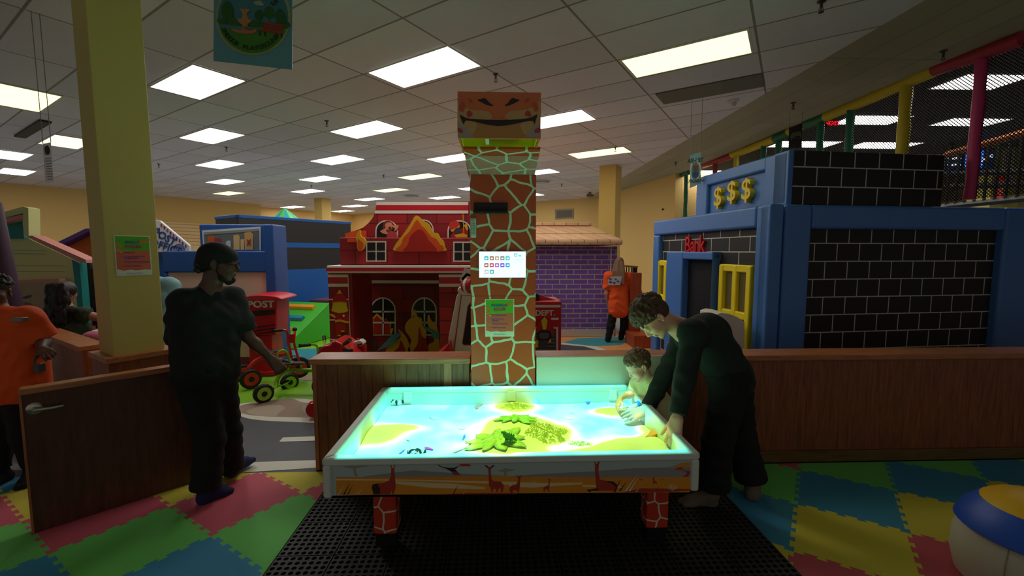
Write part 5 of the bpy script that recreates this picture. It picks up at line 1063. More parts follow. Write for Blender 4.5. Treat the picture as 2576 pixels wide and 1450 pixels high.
# ================================================================ PURPLE BRICK HOUSE
ph=thing('playhouse','purple brick playhouse with a tan tiled hip roof','playhouse',(.9,8.6,0))
pp=PL((0,8.25)); PBm=brick('purple_brick',(126,86,178),(114,76,164),(182,168,150),.27,.094,.009,off=(.05,.02)); wh=mat('skirting_white',(210,198,184),.5)
xr,_=pp.loc(1551,700); mb=MB(); pp.box(mb,-.6,xr,0,1.74,-1.5,0); mb.build('wall',PBm,ph)
_,zs=pp.loc(1450,829); mb=MB(); pp.box(mb,-.62,xr-.03,0,zs,-.05,.03); mb.build('skirting',wh,ph)
tile=brick('roof_tile',(226,180,140),(212,164,124),(120,66,44),.24,.18,.006)
re,ze=pp.loc(1567,617,.25); _,ze1=pp.loc(1567,602,.25)
mb=MB(); pp.box(mb,-.8,re,ze,ze1,-1.7,.25); ev=mb.build('eave',tile,ph,bevel=.03)
b_=[pp.at(-.8,ze1,.23),pp.at(re-.02,ze1,.23),pp.at(re-.02,ze1,-1.7),pp.at(-.8,ze1,-1.7)]; rr0=pp.px(1347,569,-.6); rr1=pp.px(1482,569,-.6); zr=rr1.z; t_=[Vector((-.4,rr0.y-.1,zr)),Vector((rr1.x,rr1.y-.1,zr)),Vector((rr1.x,rr1.y+.1,zr)),Vector((-.4,rr0.y+.1,zr))]
mb=MB(); mb.hexa(b_+t_); mb.build('hip_roof',tile,ph)
mb=MB(); mb.box((-.45,rr1.y-.14,zr-.01),(rr1.x+.02,rr1.y+.14,zr+.06)); mb.build('ridge',tile,ph,bevel=.015)
mb=MB(); a_,z_=pp.loc(1537,640); pp.box(mb,a_-.01,a_+.01,1.2,1.72,0,.01); mb.build('white_cord',wvin,ph)
# dark rail post, plank and podium right of the far woman
rg=thing('stair_railing','dark wooden railing post and balusters behind the woman in orange','railing',tuple(az(1600,866,0)))
pr=PL((0,8.6)); mb=MB(); pr.poly(mb,[(1574,668),(1605,670),(1605,674),(1574,672)],.05,.1); mb.build('handrail',wcap,rg)
for x in (1576,1582,1588): mb=MB(); a_,_=pr.loc(x,700); pr.box(mb,a_-.008,a_+.008,0,1.34,-.02,0); mb.build('baluster',mat('dark_wood',(40,26,20),.5),rg)
mb=MB(); a_,_=pr.loc(1599,700); pr.box(mb,a_-.05,a_+.03,0,1.34,-.08,0); mb.build('newel_post',MATS['dark_wood'],rg)
mb=MB(); pr.poly(mb,[(1596,700),(1603,698),(1618,742),(1616,800),(1606,800)],.04,.03); mb.build('brace',wcapv,rg)
pk=PL((0,7.2)); pod=thing('wooden_stand','orange brown wooden stand with a raised back beside the blue bank','stand',tuple(az(1610,880,0)))
owood=wood('orange_wood',(150,62,28),(186,86,44)); a0,_=pk.loc(1594,860); a1,_=pk.loc(1652,860); _,z_=pk.loc(1600,845); mb=MB(); pk.box(mb,a0,a1,0,z_,-.5,0); mb.build('base',owood,pod,bevel=.01)
a0,_=pk.loc(1603,800); a1,_=pk.loc(1632,800); _,z2_=pk.loc(1600,690); mb=MB(); pk.box(mb,a0,a1,z_,z2_,-.5,-.4); mb.build('back_board',owood,pod,bevel=.01)
# ================================================================ BANK
BA=R(5.3); bv=Vector((-math.sin(BA),math.cos(BA),0)); bu=Vector((math.cos(BA),math.sin(BA),0))
Pn=ay(1938,513,4.25); zB=Pn.z; Pn=Vector((Pn.x,Pn.y,0))
blue=mat('vinyl_blue',(74,124,196),.42,bump=(3,.15,.05)); 
# tiny scuffs on the vinyl
def scuff(m):
    nt=m.node_tree; b=nt.nodes['Principled BSDF']; tc=nt.nodes.new('ShaderNodeTexCoord'); v=nt.nodes.new('ShaderNodeTexVoronoi'); v.inputs['Scale'].default_value=9; mp=nt.nodes.new('ShaderNodeMapping'); mp.inputs['Scale'].default_value=(1,1,1.4); nt.links.new(tc.outputs['Object'],mp.inputs[0]); nt.links.new(mp.outputs[0],v.inputs['Vector'])
    l=math_node(nt,'LESS_THAN',v.outputs['Distance'],.035); mi=nt.nodes.new('ShaderNodeMix'); mi.data_type='RGBA'; mi.inputs[6].default_value=b.inputs['Base Color'].default_value[:]; mi.inputs[7].default_value=(.6,.65,.7,1); nt.links.new(l,mi.inputs[0]); nt.links.new(mi.outputs[2],b.inputs['Base Color'])
scuff(blue)
BB=brick('bank_brick',(30,28,26),(34,32,30),(205,200,190),.36,.168,.006,off=(.1,.04)); BB2=brick('bank_brick_side',(26,25,24),(30,29,27),(205,200,190),.285,.195,.006,off=(.02,.03))
bk_=thing('bank_playhouse','large blue padded bank playhouse with black brick print and yellow windows','playhouse',tuple(Pn),BA)
fp_=PL(Pn,math.atan2(-bv.y,-bv.x)+0)   # facade: a runs toward the camera side
# facade local: use plane with heading along bv
FPL=PL(Pn,math.atan2(bv.y,bv.x)); FPL.n=-bu.copy()      # outward normal faces left
FPL.h=bv.copy()
La,_=FPL.loc(1640,700)
def fbox(mb,a0,a1,z0,z1,c0,c1): return FPL.box(mb,a0,a1,z0,z1,c0,c1)
def fl_(x,y,c=0): return FPL.loc(x,y,c)
wi,_=fl_(1656,640); wj,_=fl_(1897,640); _,zfr=fl_(1780,600)
_,zi0=fl_(1656,592); 
mb=MB(); fbox(mb,wi,La,0,zi0,-.14,0); mb.build('frame_post',blue,bk_,bevel=.03,seg=3)
mb=MB(); fbox(mb,0,wj,0,zB,-.14,0); mb.build('frame_post',blue,bk_,bevel=.03,seg=3)
mb=MB(); fbox(mb,wj,La,zi0,zB,-.14,0); mb.build('frame_top',blue,bk_,bevel=.03,seg=3)
mb=MB(); fbox(mb,wj,wi,0,zi0,-.12,-.07); mb.build('brick_panel',BB,bk_)
# door
cF=-.07
d0,_=fl_(1692,700,cF); d1,_=fl_(1811,700,cF); _,zd=fl_(1811,632,.03); zd=fl_(1811,634,.04)[1]
k=.09
e0,_=fl_(1718,700,.02); e1,_=fl_(1794,700,.02)
mb=MB(); fbox(mb,e0,d0,0,zd,cF,.04); mb.build('door_jamb',blue,bk_,bevel=.02); mb=MB(); fbox(mb,d1,e1,0,zd,cF,.04); mb.build('door_jamb',blue,bk_,bevel=.02); mb=MB(); fbox(mb,e1,e0,zd-.1,zd,cF,.04); mb.build('door_lintel',blue,bk_,bevel=.02)
mb=MB(); fbox(mb,e1,e0,0,zd-.1,cF,cF+.006); mb.build('doorway_shade',mat('doorway_shade_black',(10,12,18),.8),bk_)  # near-black sheet on the brick panel stands in for the doorway's inner shade
# yellow windows
yv=mat('vinyl_yellow',(255,228,30),.42); glz=mat('window_film',(110,100,60),.3)
def ywin(x0,x1,yt_near,rows):
    c0=cF; a1,_=fl_(x0,700,c0+.04); a0,_=fl_(x1,700,c0+.04); z1_=fl_(x1,yt_near,c0+.05)[1]; z0_=z1_-1.12
    W=None
    mb=MB(); b=.075; fbox(mb,a0,a0+b,z0_,z1_,c0,c0+.06); fbox(mb,a1-b,a1,z0_,z1_,c0,c0+.06); m_=(a0+a1)/2; fbox(mb,m_-b/2,m_+b/2,z0_,z1_,c0,c0+.055)
    for z in (z0_,z0_+ (z1_-z0_)*.5-b/2,z1_-b): fbox(mb,a0,a1,z,z+b*1.1,c0,c0+.05)
    o=mb.build('window_frame',yv,bk_,bevel=.014,seg=3)
    mb=MB(); fbox(mb,a0+.02,a1-.02,z0_+.02,z1_-.02,c0+.001,c0+.012); mb.build('pane',glz,o)
ywin(1654,1695,658,2); ywin(1811,1891,670,2)
# Bank lettering (each letter a soft red volume)
def ftext(s,x,y,h,m,par,c,ext,wid=1,bold=.02,nm='letter'):
    a,z=fl_(x,y,c); P2=PL(Pn,0); P2.h=-bv; P2.n=-bu; P2.P=FPL.P
    return text(s,P2,-a,z,h,m,par,c,ext,wid,bold,nm)
for s_,x,y,h in (('B',1734,613,.215),('a',1747,613,.215),('n',1758,612,.215),('k',1770,611,.215)): ftext(s_,x,y+2,h,mat('letter_red',(206,24,40),.35),bk_,cF,.03,.85,.012)
# coin and ATM shape: white rounded box outside the facade
mbx=thing('white_counter','white box with a rounded top in front of the bank window','counter',tuple(az(1840,905,0)))
q5=PL((0,4.35)); mb=MB(); q5.poly(mb,[(1800,893),(1800,792),(1815,787),(1835,790),(1855,798),(1874,811),(1874,874),(1874,893)],0,.35); mb.build('case',mat('counter_white',(222,214,198),.5),mbx,bevel=.01); 
mb=MB(); a0,z0_=q5.loc(1800,893); a1,_=q5.loc(1874,893); q5.box(mb,a0+.02,a1-.02,0,z0_,-.33,-.02); mb.build('foot',blk,mbx)
# upper block with dollar signs
Un=ay(1985,377,4.38); UB=PL((Un.x,Un.y),0); UB.h=bv.copy(); UB.n=-bu.copy(); zU=Un.z
a_far,_=UB.loc(1750,500)
mb=MB(); i0,_=UB.loc(1778,480); i1,_=UB.loc(1920,480)
mb=MB(); UB.box(mb,.03,a_far,zB+.003,zU-.004,-.2,-.05); mb.build('parapet',blue,bk_,bevel=.02)
zz=UB.loc(1800,470)[1]
# raised border round a recessed panel
Ztop=UB.loc(1905,434,0)[1]
mb=MB(); UB.box(mb,0,i1,zB+.003,zU,-.06,0); mb.build('parapet_border',blue,bk_,bevel=.025,seg=3); mb=MB(); UB.box(mb,i0,a_far,zB+.003,zU,-.06,0); mb.build('parapet_border',blue,bk_,bevel=.025,seg=3); mb=MB(); UB.box(mb,i1-.02,i0+.02,Ztop,zU,-.06,0); mb.build('parapet_border',blue,bk_,bevel=.025,seg=3)
for s_,x,y in (('$',1812,494),('$',1847,480),('$',1884,475)):
    a,z=UB.loc(x,y,-.03); P2=PL((0,0)); P2.P=UB.P; P2.h=-bv; P2.n=-bu; text(s_,P2,-a,z,.235,mat('letter_yellow',(236,204,20),.4),bk_,-.05,.06,1.0,.012,'dollar_sign')
pU=PL((Un.x,Un.y),BA); xe,_=pU.loc(2374,450); mb=MB(); pU.box(mb,.06,xe,zB+.003,zU,-1.2,-.0); mb.build('parapet_side',BB2,bk_,bevel=.012); mb=MB(); pU.box(mb,0,.06,zB+.003,zU,-.2,.004); mb.build('parapet_edge',blue,bk_,bevel=.01)
# end face strip and right-hand module
pE=PL((Pn.x,Pn.y),BA); mb=MB(); pE.box(mb,.0,.15,0,zB,-.14,.01); mb.build('corner_pad',blue,bk_,bevel=.02)
sm_=thing('bank_side_wall','wide blue padded wall with a black brick print panel behind the right half wall','playhouse',tuple(pE.at(.17,0)),BA)
s0,_=pE.loc(1974,600); si0,_=pE.loc(2036,700); si1,_=pE.loc(2518,700); _,zi=pE.loc(2300,578)
for a0,a1,z0_,z1_ in ((s0,si0,0,zB),(si1,si1+.9,0,zB)): mb=MB(); pE.box(mb,a0,a1,z0_,z1_,-.16,.0); mb.build('frame_post',blue,sm_,bevel=.03,seg=3)
mb=MB(); pE.box(mb,si0,si1,zi,zB,-.16,.0); mb.build('frame_top',blue,sm_,bevel=.03,seg=3)
BB3=brick('bank_brick_front',(22,21,20),(26,25,24),(205,200,190),.262,.187,.0055,off=(.03,.14)); mb=MB(); pE.box(mb,si0,si1,0,zi,-.14,-.08); mb.build('brick_panel',BB3,sm_)
mb=MB(); a_,_=pE.loc(2238,550); pE.box(mb,a_,a_+.006,zi,zB-.02,.0,.002); mb.build('seam',mat('seam_blue',(90,130,190),.5),sm_)
# ================================================================ NETTED LOFT / ARCADE ON THE RIGHT
NX=5.05
pads={'r':mat('pad_red',(170,40,60),.5),'y':mat('pad_yellow',(206,186,30),.5),'g':mat('pad_green',(20,110,74),.5),'p':mat('pad_pink',(196,50,110),.5),'k':mat('pad_black',(30,30,32),.6)}
def beam(x0,x1,c,lb,yy=None):
    A=ax(x0[0],x0[1],NX); B=ax(x1[0],x1[1],NX); r=.075; mb=MB(); mb.tube([A,(A+B)/2+Vector((0,0,-.01)),B],r,seg=10); tag(mb.build('padded_beam',pads[c],smooth=True),lb,'beam','padded beams along the top of the netting')
bl=[((2576,92),(2352,170),'r','dark red padded beam at the top right corner'),((2352,172),(2078,290),'y','yellow padded beam above the exit sign'),((2078,290),(2026,309),'g','green padded beam left of the yellow one over the exit sign'),((2020,312),(1985,328),'y','short yellow padded beam right behind the black banner'),((1985,330),(1950,345),'g','green padded beam left of the black banner'),((1950,345),(1842,386),'y','yellow padded beam above the far netting'),((1842,388),(1770,410),'r','red padded beam right of the sky banner'),((1735,428),(1690,443),'g','green padded beam at the far end of the netting')]
for a,b,c,lb in bl: beam((a[0],a[1]+4),(b[0],b[1]+4),c,lb)
def post(x,yt,yb,c,lb,r=.052):
    A=ax(x,yt,NX); zb_=2.2; mb=MB(); pts=[Vector((NX+.003*math.sin(k*2.1),A.y+.004*math.sin(k*1.7),A.z+(zb_-A.z)*k/8)) for k in range(9)]; mb.tube(pts,[r*(1+.08*math.sin(k*2.4)) for k in range(9)],seg=10); t=mb.build('padded_post',pads[c],smooth=True); tag(t,lb,'post','padded posts holding the netting')
post(2474,115,500,'p','tall pink padded post at the upper right'); post(2282,205,380,'y','yellow padded post right of the exit sign',.065); post(2142,262,375,'g','green padded post just right of the exit sign'); post(2066,296,372,'g','green padded post left of the exit sign'); post(1960,340,380,'g','thin green padded post left of the black banner'); post(1853,386,430,'y','short yellow padded post over the blue parapet'); post(1800,402,440,'r','short red padded post over the blue parapet'); post(1922,356,400,'g','thin green padded post above the blue parapet',.05); post(1727,433,520,'g','green padded post behind the sky banner'); post(1692,445,520,'g','green padded post at the far end of the netting')
net=bpy.data.materials.new('black_netting'); net.use_nodes=True; nt=net.node_tree; b=nt.nodes['Principled BSDF']; b.inputs['Base Color'].default_value=(.01,.01,.012,1); b.inputs['Roughness'].default_value=.9
tc=nt.nodes.new('ShaderNodeTexCoord'); sp=nt.nodes.new('ShaderNodeSeparateXYZ'); nt.links.new(tc.outputs['Object'],sp.inputs[0]); ls=[]
for s_ in (1,-1):
    q=math_node(nt,'FRACT',math_node(nt,'DIVIDE',math_node(nt,'MULTIPLY_ADD',sp.outputs[2],s_,sp.outputs[1]),.035)); ls.append(math_node(nt,'LESS_THAN',q,.37))
nt.links.new(math_node(nt,'MAXIMUM',ls[0],ls[1]),b.inputs['Alpha'])
mb=MB(); mb.add([(NX,3.6,2.2),(NX,12.2,2.2),(NX,12.2,ZC-.1),(NX,3.6,ZC-.1)],[(0,1,2,3)]); tag(mb.build('safety_net',net,loc=(NX,3.2,1.2)),'black safety netting stretched between the coloured padded posts','net')
# raised walkway with rail, screens, sign behind the netting
lf=thing('viewing_deck','black steel deck with a wooden top rail behind the netting at right','railing',(7.2,7,0))
A=ax(2620,322,6.6); B=ax(2380,390,6.6); d=(B-A)
mb=MB(); mb.tube([A,B],.05,seg=4); mb.build('top_rail',wcap,lf)
A2=ax(2620,496,6.6); B2=ax(2380,492,6.6); mb=MB(); mb.tube([A2,Vector((B.x,B.y,A2.z))],.04,seg=4); mb.build('bottom_rail',pads['k'],lf)
for k_ in range(9): q=A+d*(k_+.5)/9; mb=MB(); mb.tube([q,Vector((q.x,q.y,A2.z))],.018,seg=6); mb.build('baluster',pads['k'],lf)
for q in (A,B): mb=MB(); mb.tube([Vector((q.x,q.y,A2.z)),Vector((q.x,q.y,0))],.05,seg=6); mb.build('support_post',pads['k'],lf)
for yy in (430,462): A3=ax(2620,yy,7.4); B3=ax(2380,yy+8,7.4); mb=MB(); mb.tube([A3,B3],.05,seg=6); mb.build('cross_bar',pads['k'],lf)
Q=PL((0,8.2)); 
def screen(x0,y0,x1,y1,col,lb,Y=8.2):
    P_=PL((0,Y)); t=thing('television',lb,'television',tuple(P_.px((x0+x1)/2,y1))); a0,z1_=P_.loc(x0,y0); a1,z0_=P_.loc(x1,y1); mb=MB(); P_.box(mb,a0,a1,z0_,z1_,-.05,0); mb.build('casing',pads['k'],t,bevel=.01); mb=MB(); P_.box(mb,(a0+a1)/2-.02,(a0+a1)/2+.02,z1_-.05,ZC,-.09,-.05); mb.build('ceiling_bracket',pads['k'],t)
    mb=MB(); P_.box(mb,a0+.02,a1-.02,z0_+.02,z1_-.02,0,.004); s=mb.build('display',mat('tv_dark',(20,30,50),.3,emis=(24,34,60),es=.6),t); return P_,t,a0,a1,z0_,z1_
P_,t,a0,a1,z0_,z1_=screen(2425,372,2500,430,None,'wall television showing a bright blue car game behind the netting')
mb=MB(); P_.lpoly(mb,[(a0+.04,z0_+.06),(a0+(a1-a0)*.62,z0_+.06),(a0+(a1-a0)*.62,z1_-.05),(a0+.04,z1_-.12)],.008,.003); mb.build('picture_area',mat('tv_blue',(60,130,240),.3,emis=(50,120,255),es=1.2),t)
mb=MB(); P_.lpoly(mb,[(a0+.1,z0_+.1),(a0+.3,z0_+.12),(a0+.45,z0_+.22),(a0+.3,z0_+.25)],.012,.003); mb.build('picture_car',mat('tv_white',(220,220,225),.3,emis=(200,205,215),es=.8),t)
mb=MB(); P_.lpoly(mb,[(a0+(a1-a0)*.72,z0_+.25),(a1-.05,z0_+.25),(a1-.05,z0_+.31),(a0+(a1-a0)*.72,z0_+.31)],.008,.003); mb.build('picture_label',MATS['tv_white'],t)
P_,t,a0,a1,z0_,z1_=screen(2380,384,2418,445,None,'dark television with white lines left of the blue one behind the netting')
for k_ in range(2): mb=MB(); P_.lpoly(mb,[(a0+.04,z1_-.14-k_*.12),(a1-.04,z1_-.12-k_*.12),(a1-.04,z1_-.08-k_*.12),(a0+.04,z1_-.1-k_*.12)],.008,.003); mb.build('picture_label',mat('tv_white',(0,0,0)),t)
cq=ay(2534,420,8.6); mb=MB(); mb.box((cq.x-.3,8.6,0),(cq.x+.3,9.1,ZC)); tag(mb.build('column',mat('arcade_column',(196,190,90),.6)),'pale yellow column with a vertical GAMING sign behind the netting','column')
mb=MB(); sg_=thing('gaming_sign','tall narrow white GAMING sign on the arcade column','sign',(cq.x,8.59,cq.z)); mb.box((cq.x-.12,8.585,cq.z-.35),(cq.x+.12,8.598,cq.z+.35)); mb.build('board',wvin,sg_); 
PG=PL((0,8.585)); text('GAMING',PG,cq.x,cq.z,.1,drk,sg_,.002,.003,1,.03,rot=-math.pi/2)
ex=thing('fire_extinguisher','red fire extinguisher with a yellow tag far behind the netting','fire extinguisher',tuple(ay(2518,505,8.51))); e_=ay(2518,505,8.51); mb=MB(); mb.lathe([(.0,0),(.08,0),(.08,.42),(.03,.5),(.03,.54)],tuple(e_),seg=14); mb.build('cylinder',mat('ext_red',(200,30,30),.35),ex,smooth=True); mb=MB(); mb.box(e_+Vector((-.09,-.09,.1)),e_+Vector((0,-.082,.4))); mb.build('tag',fyel,ex)
# exit sign
es_=thing('exit_sign','red lit EXIT sign seen through the netting','sign',tuple(ay(2094,309,6.8))); PX=PL((0,6.8)); a0,z1_=PX.loc(2080,300); a1,z0_=PX.loc(2109,320); mb=MB(); PX.box(mb,a0,a1,z0_,z1_,-.04,0); mb.build('case',mat('exit_case',(90,50,40),.5),es_,bevel=.006)
mb=MB(); cz=(a0+a1)/2; mb.box((cz-.01,6.81,z1_-.02),(cz+.01,6.83,ZC)); mb.build('hanger',blk,es_)
text('<EXIT',PX,cz,(z0_+z1_)/2,.062,mat('exit_red',(255,30,40),.4,emis=(255,20,34),es=3),es_,.002,.004,.95,.02)
# hanging banners
def banner(nm,lb,P_,corners,m,cat='banner',zhang=True):
    t=thing(nm,lb,cat,tuple(P_.px(*corners[2]))); mb=MB(); P_.poly(mb,corners,0,.004); s=mb.build('sheet',m,t)
    for c_ in corners[:2]:
        q=P_.px(*c_); 
        if q.z<ZC: mb=MB(); mb.tube([q,Vector((q.x,q.y,ZC))],.003,seg=5); mb.build('cord',mat('cord_grey',(120,120,115),.6),t)
    return t,s
Pb=PL((0,8.3)); banner('banner','small black hanging banner with a game controller outline below the green beam',PL((0,6.6)),[(1985,322),(2018,310),(2017,372),(1984,372)],pads['k'])
t=[o for o in bpy.data.objects if o.name.startswith('banner')][0]
P66=PL((0,6.6)); dec('controller_outline',P66,zb2([(112,700),(125,680),(150,675),(170,668),(188,672),(192,700),(190,715),(175,700),(150,705),(130,720),(118,735),(112,715)]),mat('outline_grey',(90,110,60),.5),t,.006); text('GAME ON',P66,P66.loc(2002,348)[0],P66.loc(2002,348)[1],.024,mat('neon_red',(160,30,60),.5),t,.012,.002,.8)
skyb=mat('banner_sky',(140,190,214),.5,var=.25,vs_=6); Ps=PL((0,7.4),R(-28)); a_=Ps.px(1749,430); Ps=PL((a_.x,a_.y),R(-28))
t,s=banner('banner','sky blue ASH ST hanging banner with a round bear badge left of the bank parapet',Ps,[(1736,390),(1763,382),(1763,462),(1735,474)],skyb)
dec('badge_ring',Ps,cr([(1749,400),(1760,408),(1763,424),(1760,444),(1749,458),(1738,452),(1736,430),(1739,410)],3),mat('badge_white',(226,230,226),.5),t,.004); dec('badge_disc',Ps,cr([(1749,408),(1757,414),(1760,428),(1756,443),(1749,450),(1741,446),(1739,430),(1742,414)],3),mat('badge_blue',(80,150,190),.5),t,.008)
dec('bear_head',Ps,cr([(1744,418),(1749,416),(1755,417),(1755,427),(1749,431),(1744,427)],3),mat('bear_brown',(150,80,50),.5),t,.012); dec('bear_shirt',Ps,cr([(1742,436),(1749,431),(1757,436),(1755,445),(1744,446)],3),mat('bear_shirt',(50,90,160),.5),t,.012)
text('ASH ST',Ps,Ps.loc(1749.5,404)[0],Ps.loc(1749.5,404)[1],.055,mat('badge_text',(30,60,70),.5),t,.014,.002,.8,.02); text('PLAYGROUND',Ps,Ps.loc(1749.5,455)[0],Ps.loc(1749.5,455)[1],.04,MATS['badge_text'],t,.014,.002,.65,.02)
Pw=PL((0,9.0),R(50)); a_=Pw.px(120,410); Pw=PL((a_.x,a_.y),R(55))
t,s=banner('banner','narrow white hanging banner with small print left of the yellow column',Pw,[(108,362),(128,358),(135,457),(114,460)],mat('banner_white',(196,196,206),.5)); dec('badge_disc',Pw,cr([(113,372),(119,366),(125,374),(125,386),(119,390),(114,384)],3),drk,t,.004)
for k_ in range(9): dec('print_line',Pw,[(115+k_*.6,398+k_*6.5),(129+k_*.6,397+k_*6.5),(129+k_*.6,399+k_*6.5),(115+k_*.6,400+k_*6.5)],mat('print_grey',(120,120,140),.5),t,.004)
# big park banner upper left
Pk=PL((0,3.6),R(6)); a_=Pk.px(636,90); Pk=PL((a_.x,a_.y),R(6))
t=thing('banner','hanging park banner with a round INDOOR PLAYGROUND badge, fountain, bench and trees','banner',tuple(Pk.px(636,170)))
cN=[(538,-70),(735,-80),(735,175),(537,153)]; mb=MB(); Pk.poly(mb,cN,0,.006); mb.build('sheet',mat('banner_teal',(96,142,152),.5),t)
for c_ in cN[:2]: q=Pk.px(*c_); mb=MB(); mb.tube([q,Vector((q.x,q.y,max(ZC,q.z+.02)))],.003,seg=5); mb.build('cord',MATS['cord_grey'],t)
def bd_(nm,pts,c,lay,sm=3): 
    q=zbn(pts); return dec(nm,Pk,cr(q,sm) if sm else q,mat('banner_%s'%nm if isinstance(c,str) else 'bn_%d_%d_%d'%c,c,.5),t,.001*lay,.001)
import itertools
def circ(cx,cy,rx,ry,n=40,f=1): return [(cx+rx*math.cos(2*math.pi*k/n)*f,cy+ry*math.sin(2*math.pi*k/n)*f) for k in range(n)]
CX,CY,RX_,RY_=990,310,690,700
bd_('badge_edge',circ(CX,CY,RX_,RY_),(150,150,100),2,0); bd_('badge_sky',circ(CX,CY,RX_*.93,RY_*.94),(60,110,125),3,0)
lo=[(x,y) for x,y in circ(CX,CY,RX_*.93,RY_*.94) if y>420]; lo.sort(key=lambda p:math.atan2(p[1]-CY,p[0]-CX)); bd_('lawn',lo,(62,120,20),5,0)
bd_('hedge',[(355,330),(500,330),(640,290),(700,380),(900,400),(1010,370),(1300,420),(1640,400),(1620,520),(1200,500),(400,440)],(44,90,24),4,2)
for q in ([(405,250),(420,120),(480,40),(540,20),(600,80),(640,200),(630,290),(560,330),(520,320),(515,420),(495,420),(495,320),(440,310)],[(1015,280),(1040,210),(1100,175),(1160,200),(1180,280),(1150,360),(1115,380),(1112,440),(1098,440),(1095,370),(1040,350)],[(1180,220),(1220,140),(1290,115),(1360,160),(1400,250),(1360,320),(1295,340),(1290,400),(1272,400),(1270,330),(1200,300)],[(1400,300),(1430,190),(1490,160),(1560,220),(1605,340),(1580,430),(1500,440),(1420,400)]): bd_('tree',q,(34,84,22),6)
bd_('fountain',[(750,150),(830,165),(930,160),(925,195),(870,240),(880,290),(900,340),(960,370),(950,400),(890,440),(895,500),(910,560),(770,560),(790,500),(795,450),(730,400),(700,340),(780,340),(800,290),(790,230),(760,190)],(180,120,60),8,0); bd_('fountain_basin',[(600,490),(650,530),(830,560),(990,545),(1040,520),(1050,570),(1000,610),(880,620),(720,600),(620,560)],(186,104,66),9,2); bd_('basin_water',[(640,495),(760,480),(940,490),(1000,520),(830,555),(680,530)],(70,110,120),8,2)
bd_('bench',[(1190,400),(1550,450),(1520,610),(1170,560)],(150,54,26),8,0); 
for k_ in range(3): bd_('bench_slat',[(1185-k_*6,435+k_*38),(1545-k_*8,485+k_*38),(1544-k_*8,492+k_*38),(1184-k_*6,442+k_*38)],(100,30,16),9,0)
bd_('bench_seat',[(1060,535),(1170,540),(1520,600),(1500,625),(1080,560)],(140,50,26),9,0)
for x,y in ((1095,560),(1190,575),(1400,600),(1490,610)): bd_('bench_leg',[(x,y),(x+34,y),(x+34,y+85),(x+8,y+85)],(50,34,20),8,0)
bd_('cloud',[(1000,40),(1060,15),(1130,20),(1185,90),(1120,100),(1040,85)],(150,160,130),4)
# curved lettering, each letter placed along the badge edge
dkt=mat('banner_ink',(24,50,20),.5)
def arc_letters(s,r,t0,t1,h,up):
    for k_,ch in enumerate(s):
        th=math.radians(t0+(t1-t0)*k_/(len(s)-1)); x=CX+r*math.cos(th)*.985; y=CY+r*math.sin(th)
        if ch==' ': continue
        q=zbn([(x,y)])[0]; a,z=Pk.loc(*q)
        rot=(math.pi/2-th) if not up else (-math.pi/2-th)
        text(ch,Pk,a,z,h,dkt,t,.012,.001,1,.02,'letter',rot=rot)
arc_letters('INDOOR PLAYGROUND',575,156,40,.031,False)
arc_letters('TS',480,-48,-31,.05,True)
# ================================================================ LEFT BACKGROUND
# black and blue striped wall block (turned with the far walls)
sb=thing('striped_playhouse','black playhouse wall with blue stripes behind the post office counter','playhouse',tuple(ay(597,900,7.9)))
c_=ay(597,541,7.9); zt3=c_.z; S1=PL((c_.x,c_.y),math.atan2(gv.y,gv.x)); S1.n=Vector((gu.x,gu.y,0)); S2=PL((c_.x,c_.y),0); S2.h=-gu.copy(); S2.n=-gv.copy()
l1,_=S1.loc(884,600); l2,_=S2.loc(541,560)
kk=mat('vinyl_charcoal',(44,42,42),.5); b2=mat('vinyl_blue_mid',(30,96,176),.45)
mb=MB(); q=[S1.at(0,0),S1.at(l1,0),S1.at(l1,0)-gu*l2,S2.at(l2,0)]; mb.hexa(q+[p+Vector((0,0,zt3)) for p in q]); blkb=mb.build('block',kk,sb,bevel=.02)
for y0,y1 in ((610,623),(680,960)):
    z_1=S1.loc(700,y0+ (0))[1]; z_0=S1.loc(700,y1)[1] if y1<900 else 0; mb=MB(); S1.box(mb,.0,l1-.0,z_0,z_1,0,.006); mb.build('stripe',b2,sb)
mb=MB(); S1.box(mb,-.01,l1+.01,zt3-.05,zt3+.01,-.05,.01); S2.box(mb,-.01,l2,zt3-.05,zt3+.01,-.05,.01); mb.build('top_edge',b2,sb,bevel=.01)
# pointed striped roof
cn=ay(716,523,13); t=thing('pointed_roof','small cone roof striped green and teal behind the black playhouse wall','tent',(cn.x,13,0)); g1_=mat('cone_green',(90,200,70),.5); g2_=mat('cone_teal',(30,160,180),.5)
base=ay(716,560,13).z; rad=(ay(760,550,13).x-ay(672,550,13).x)/2
for m_,off in ((g1_,0),(g2_,1)):
    mb=MB(); 
    for k_ in range(off,16,2):
        a0,a1=k_*math.pi/8,(k_+1)*math.pi/8; mb.add([(cn.x,13,cn.z),(cn.x+rad*math.cos(a0),13+rad*math.sin(a0),base),(cn.x+rad*math.cos(a1),13+rad*math.sin(a1),base)],[(0,1,2)])
    mb.build('roof_stripes',m_,t)
mb=MB(); mb.lathe([(rad*.9,0),(rad*.9,base)],(cn.x,13,0),seg=16); mb.build('drum',g2_,t)
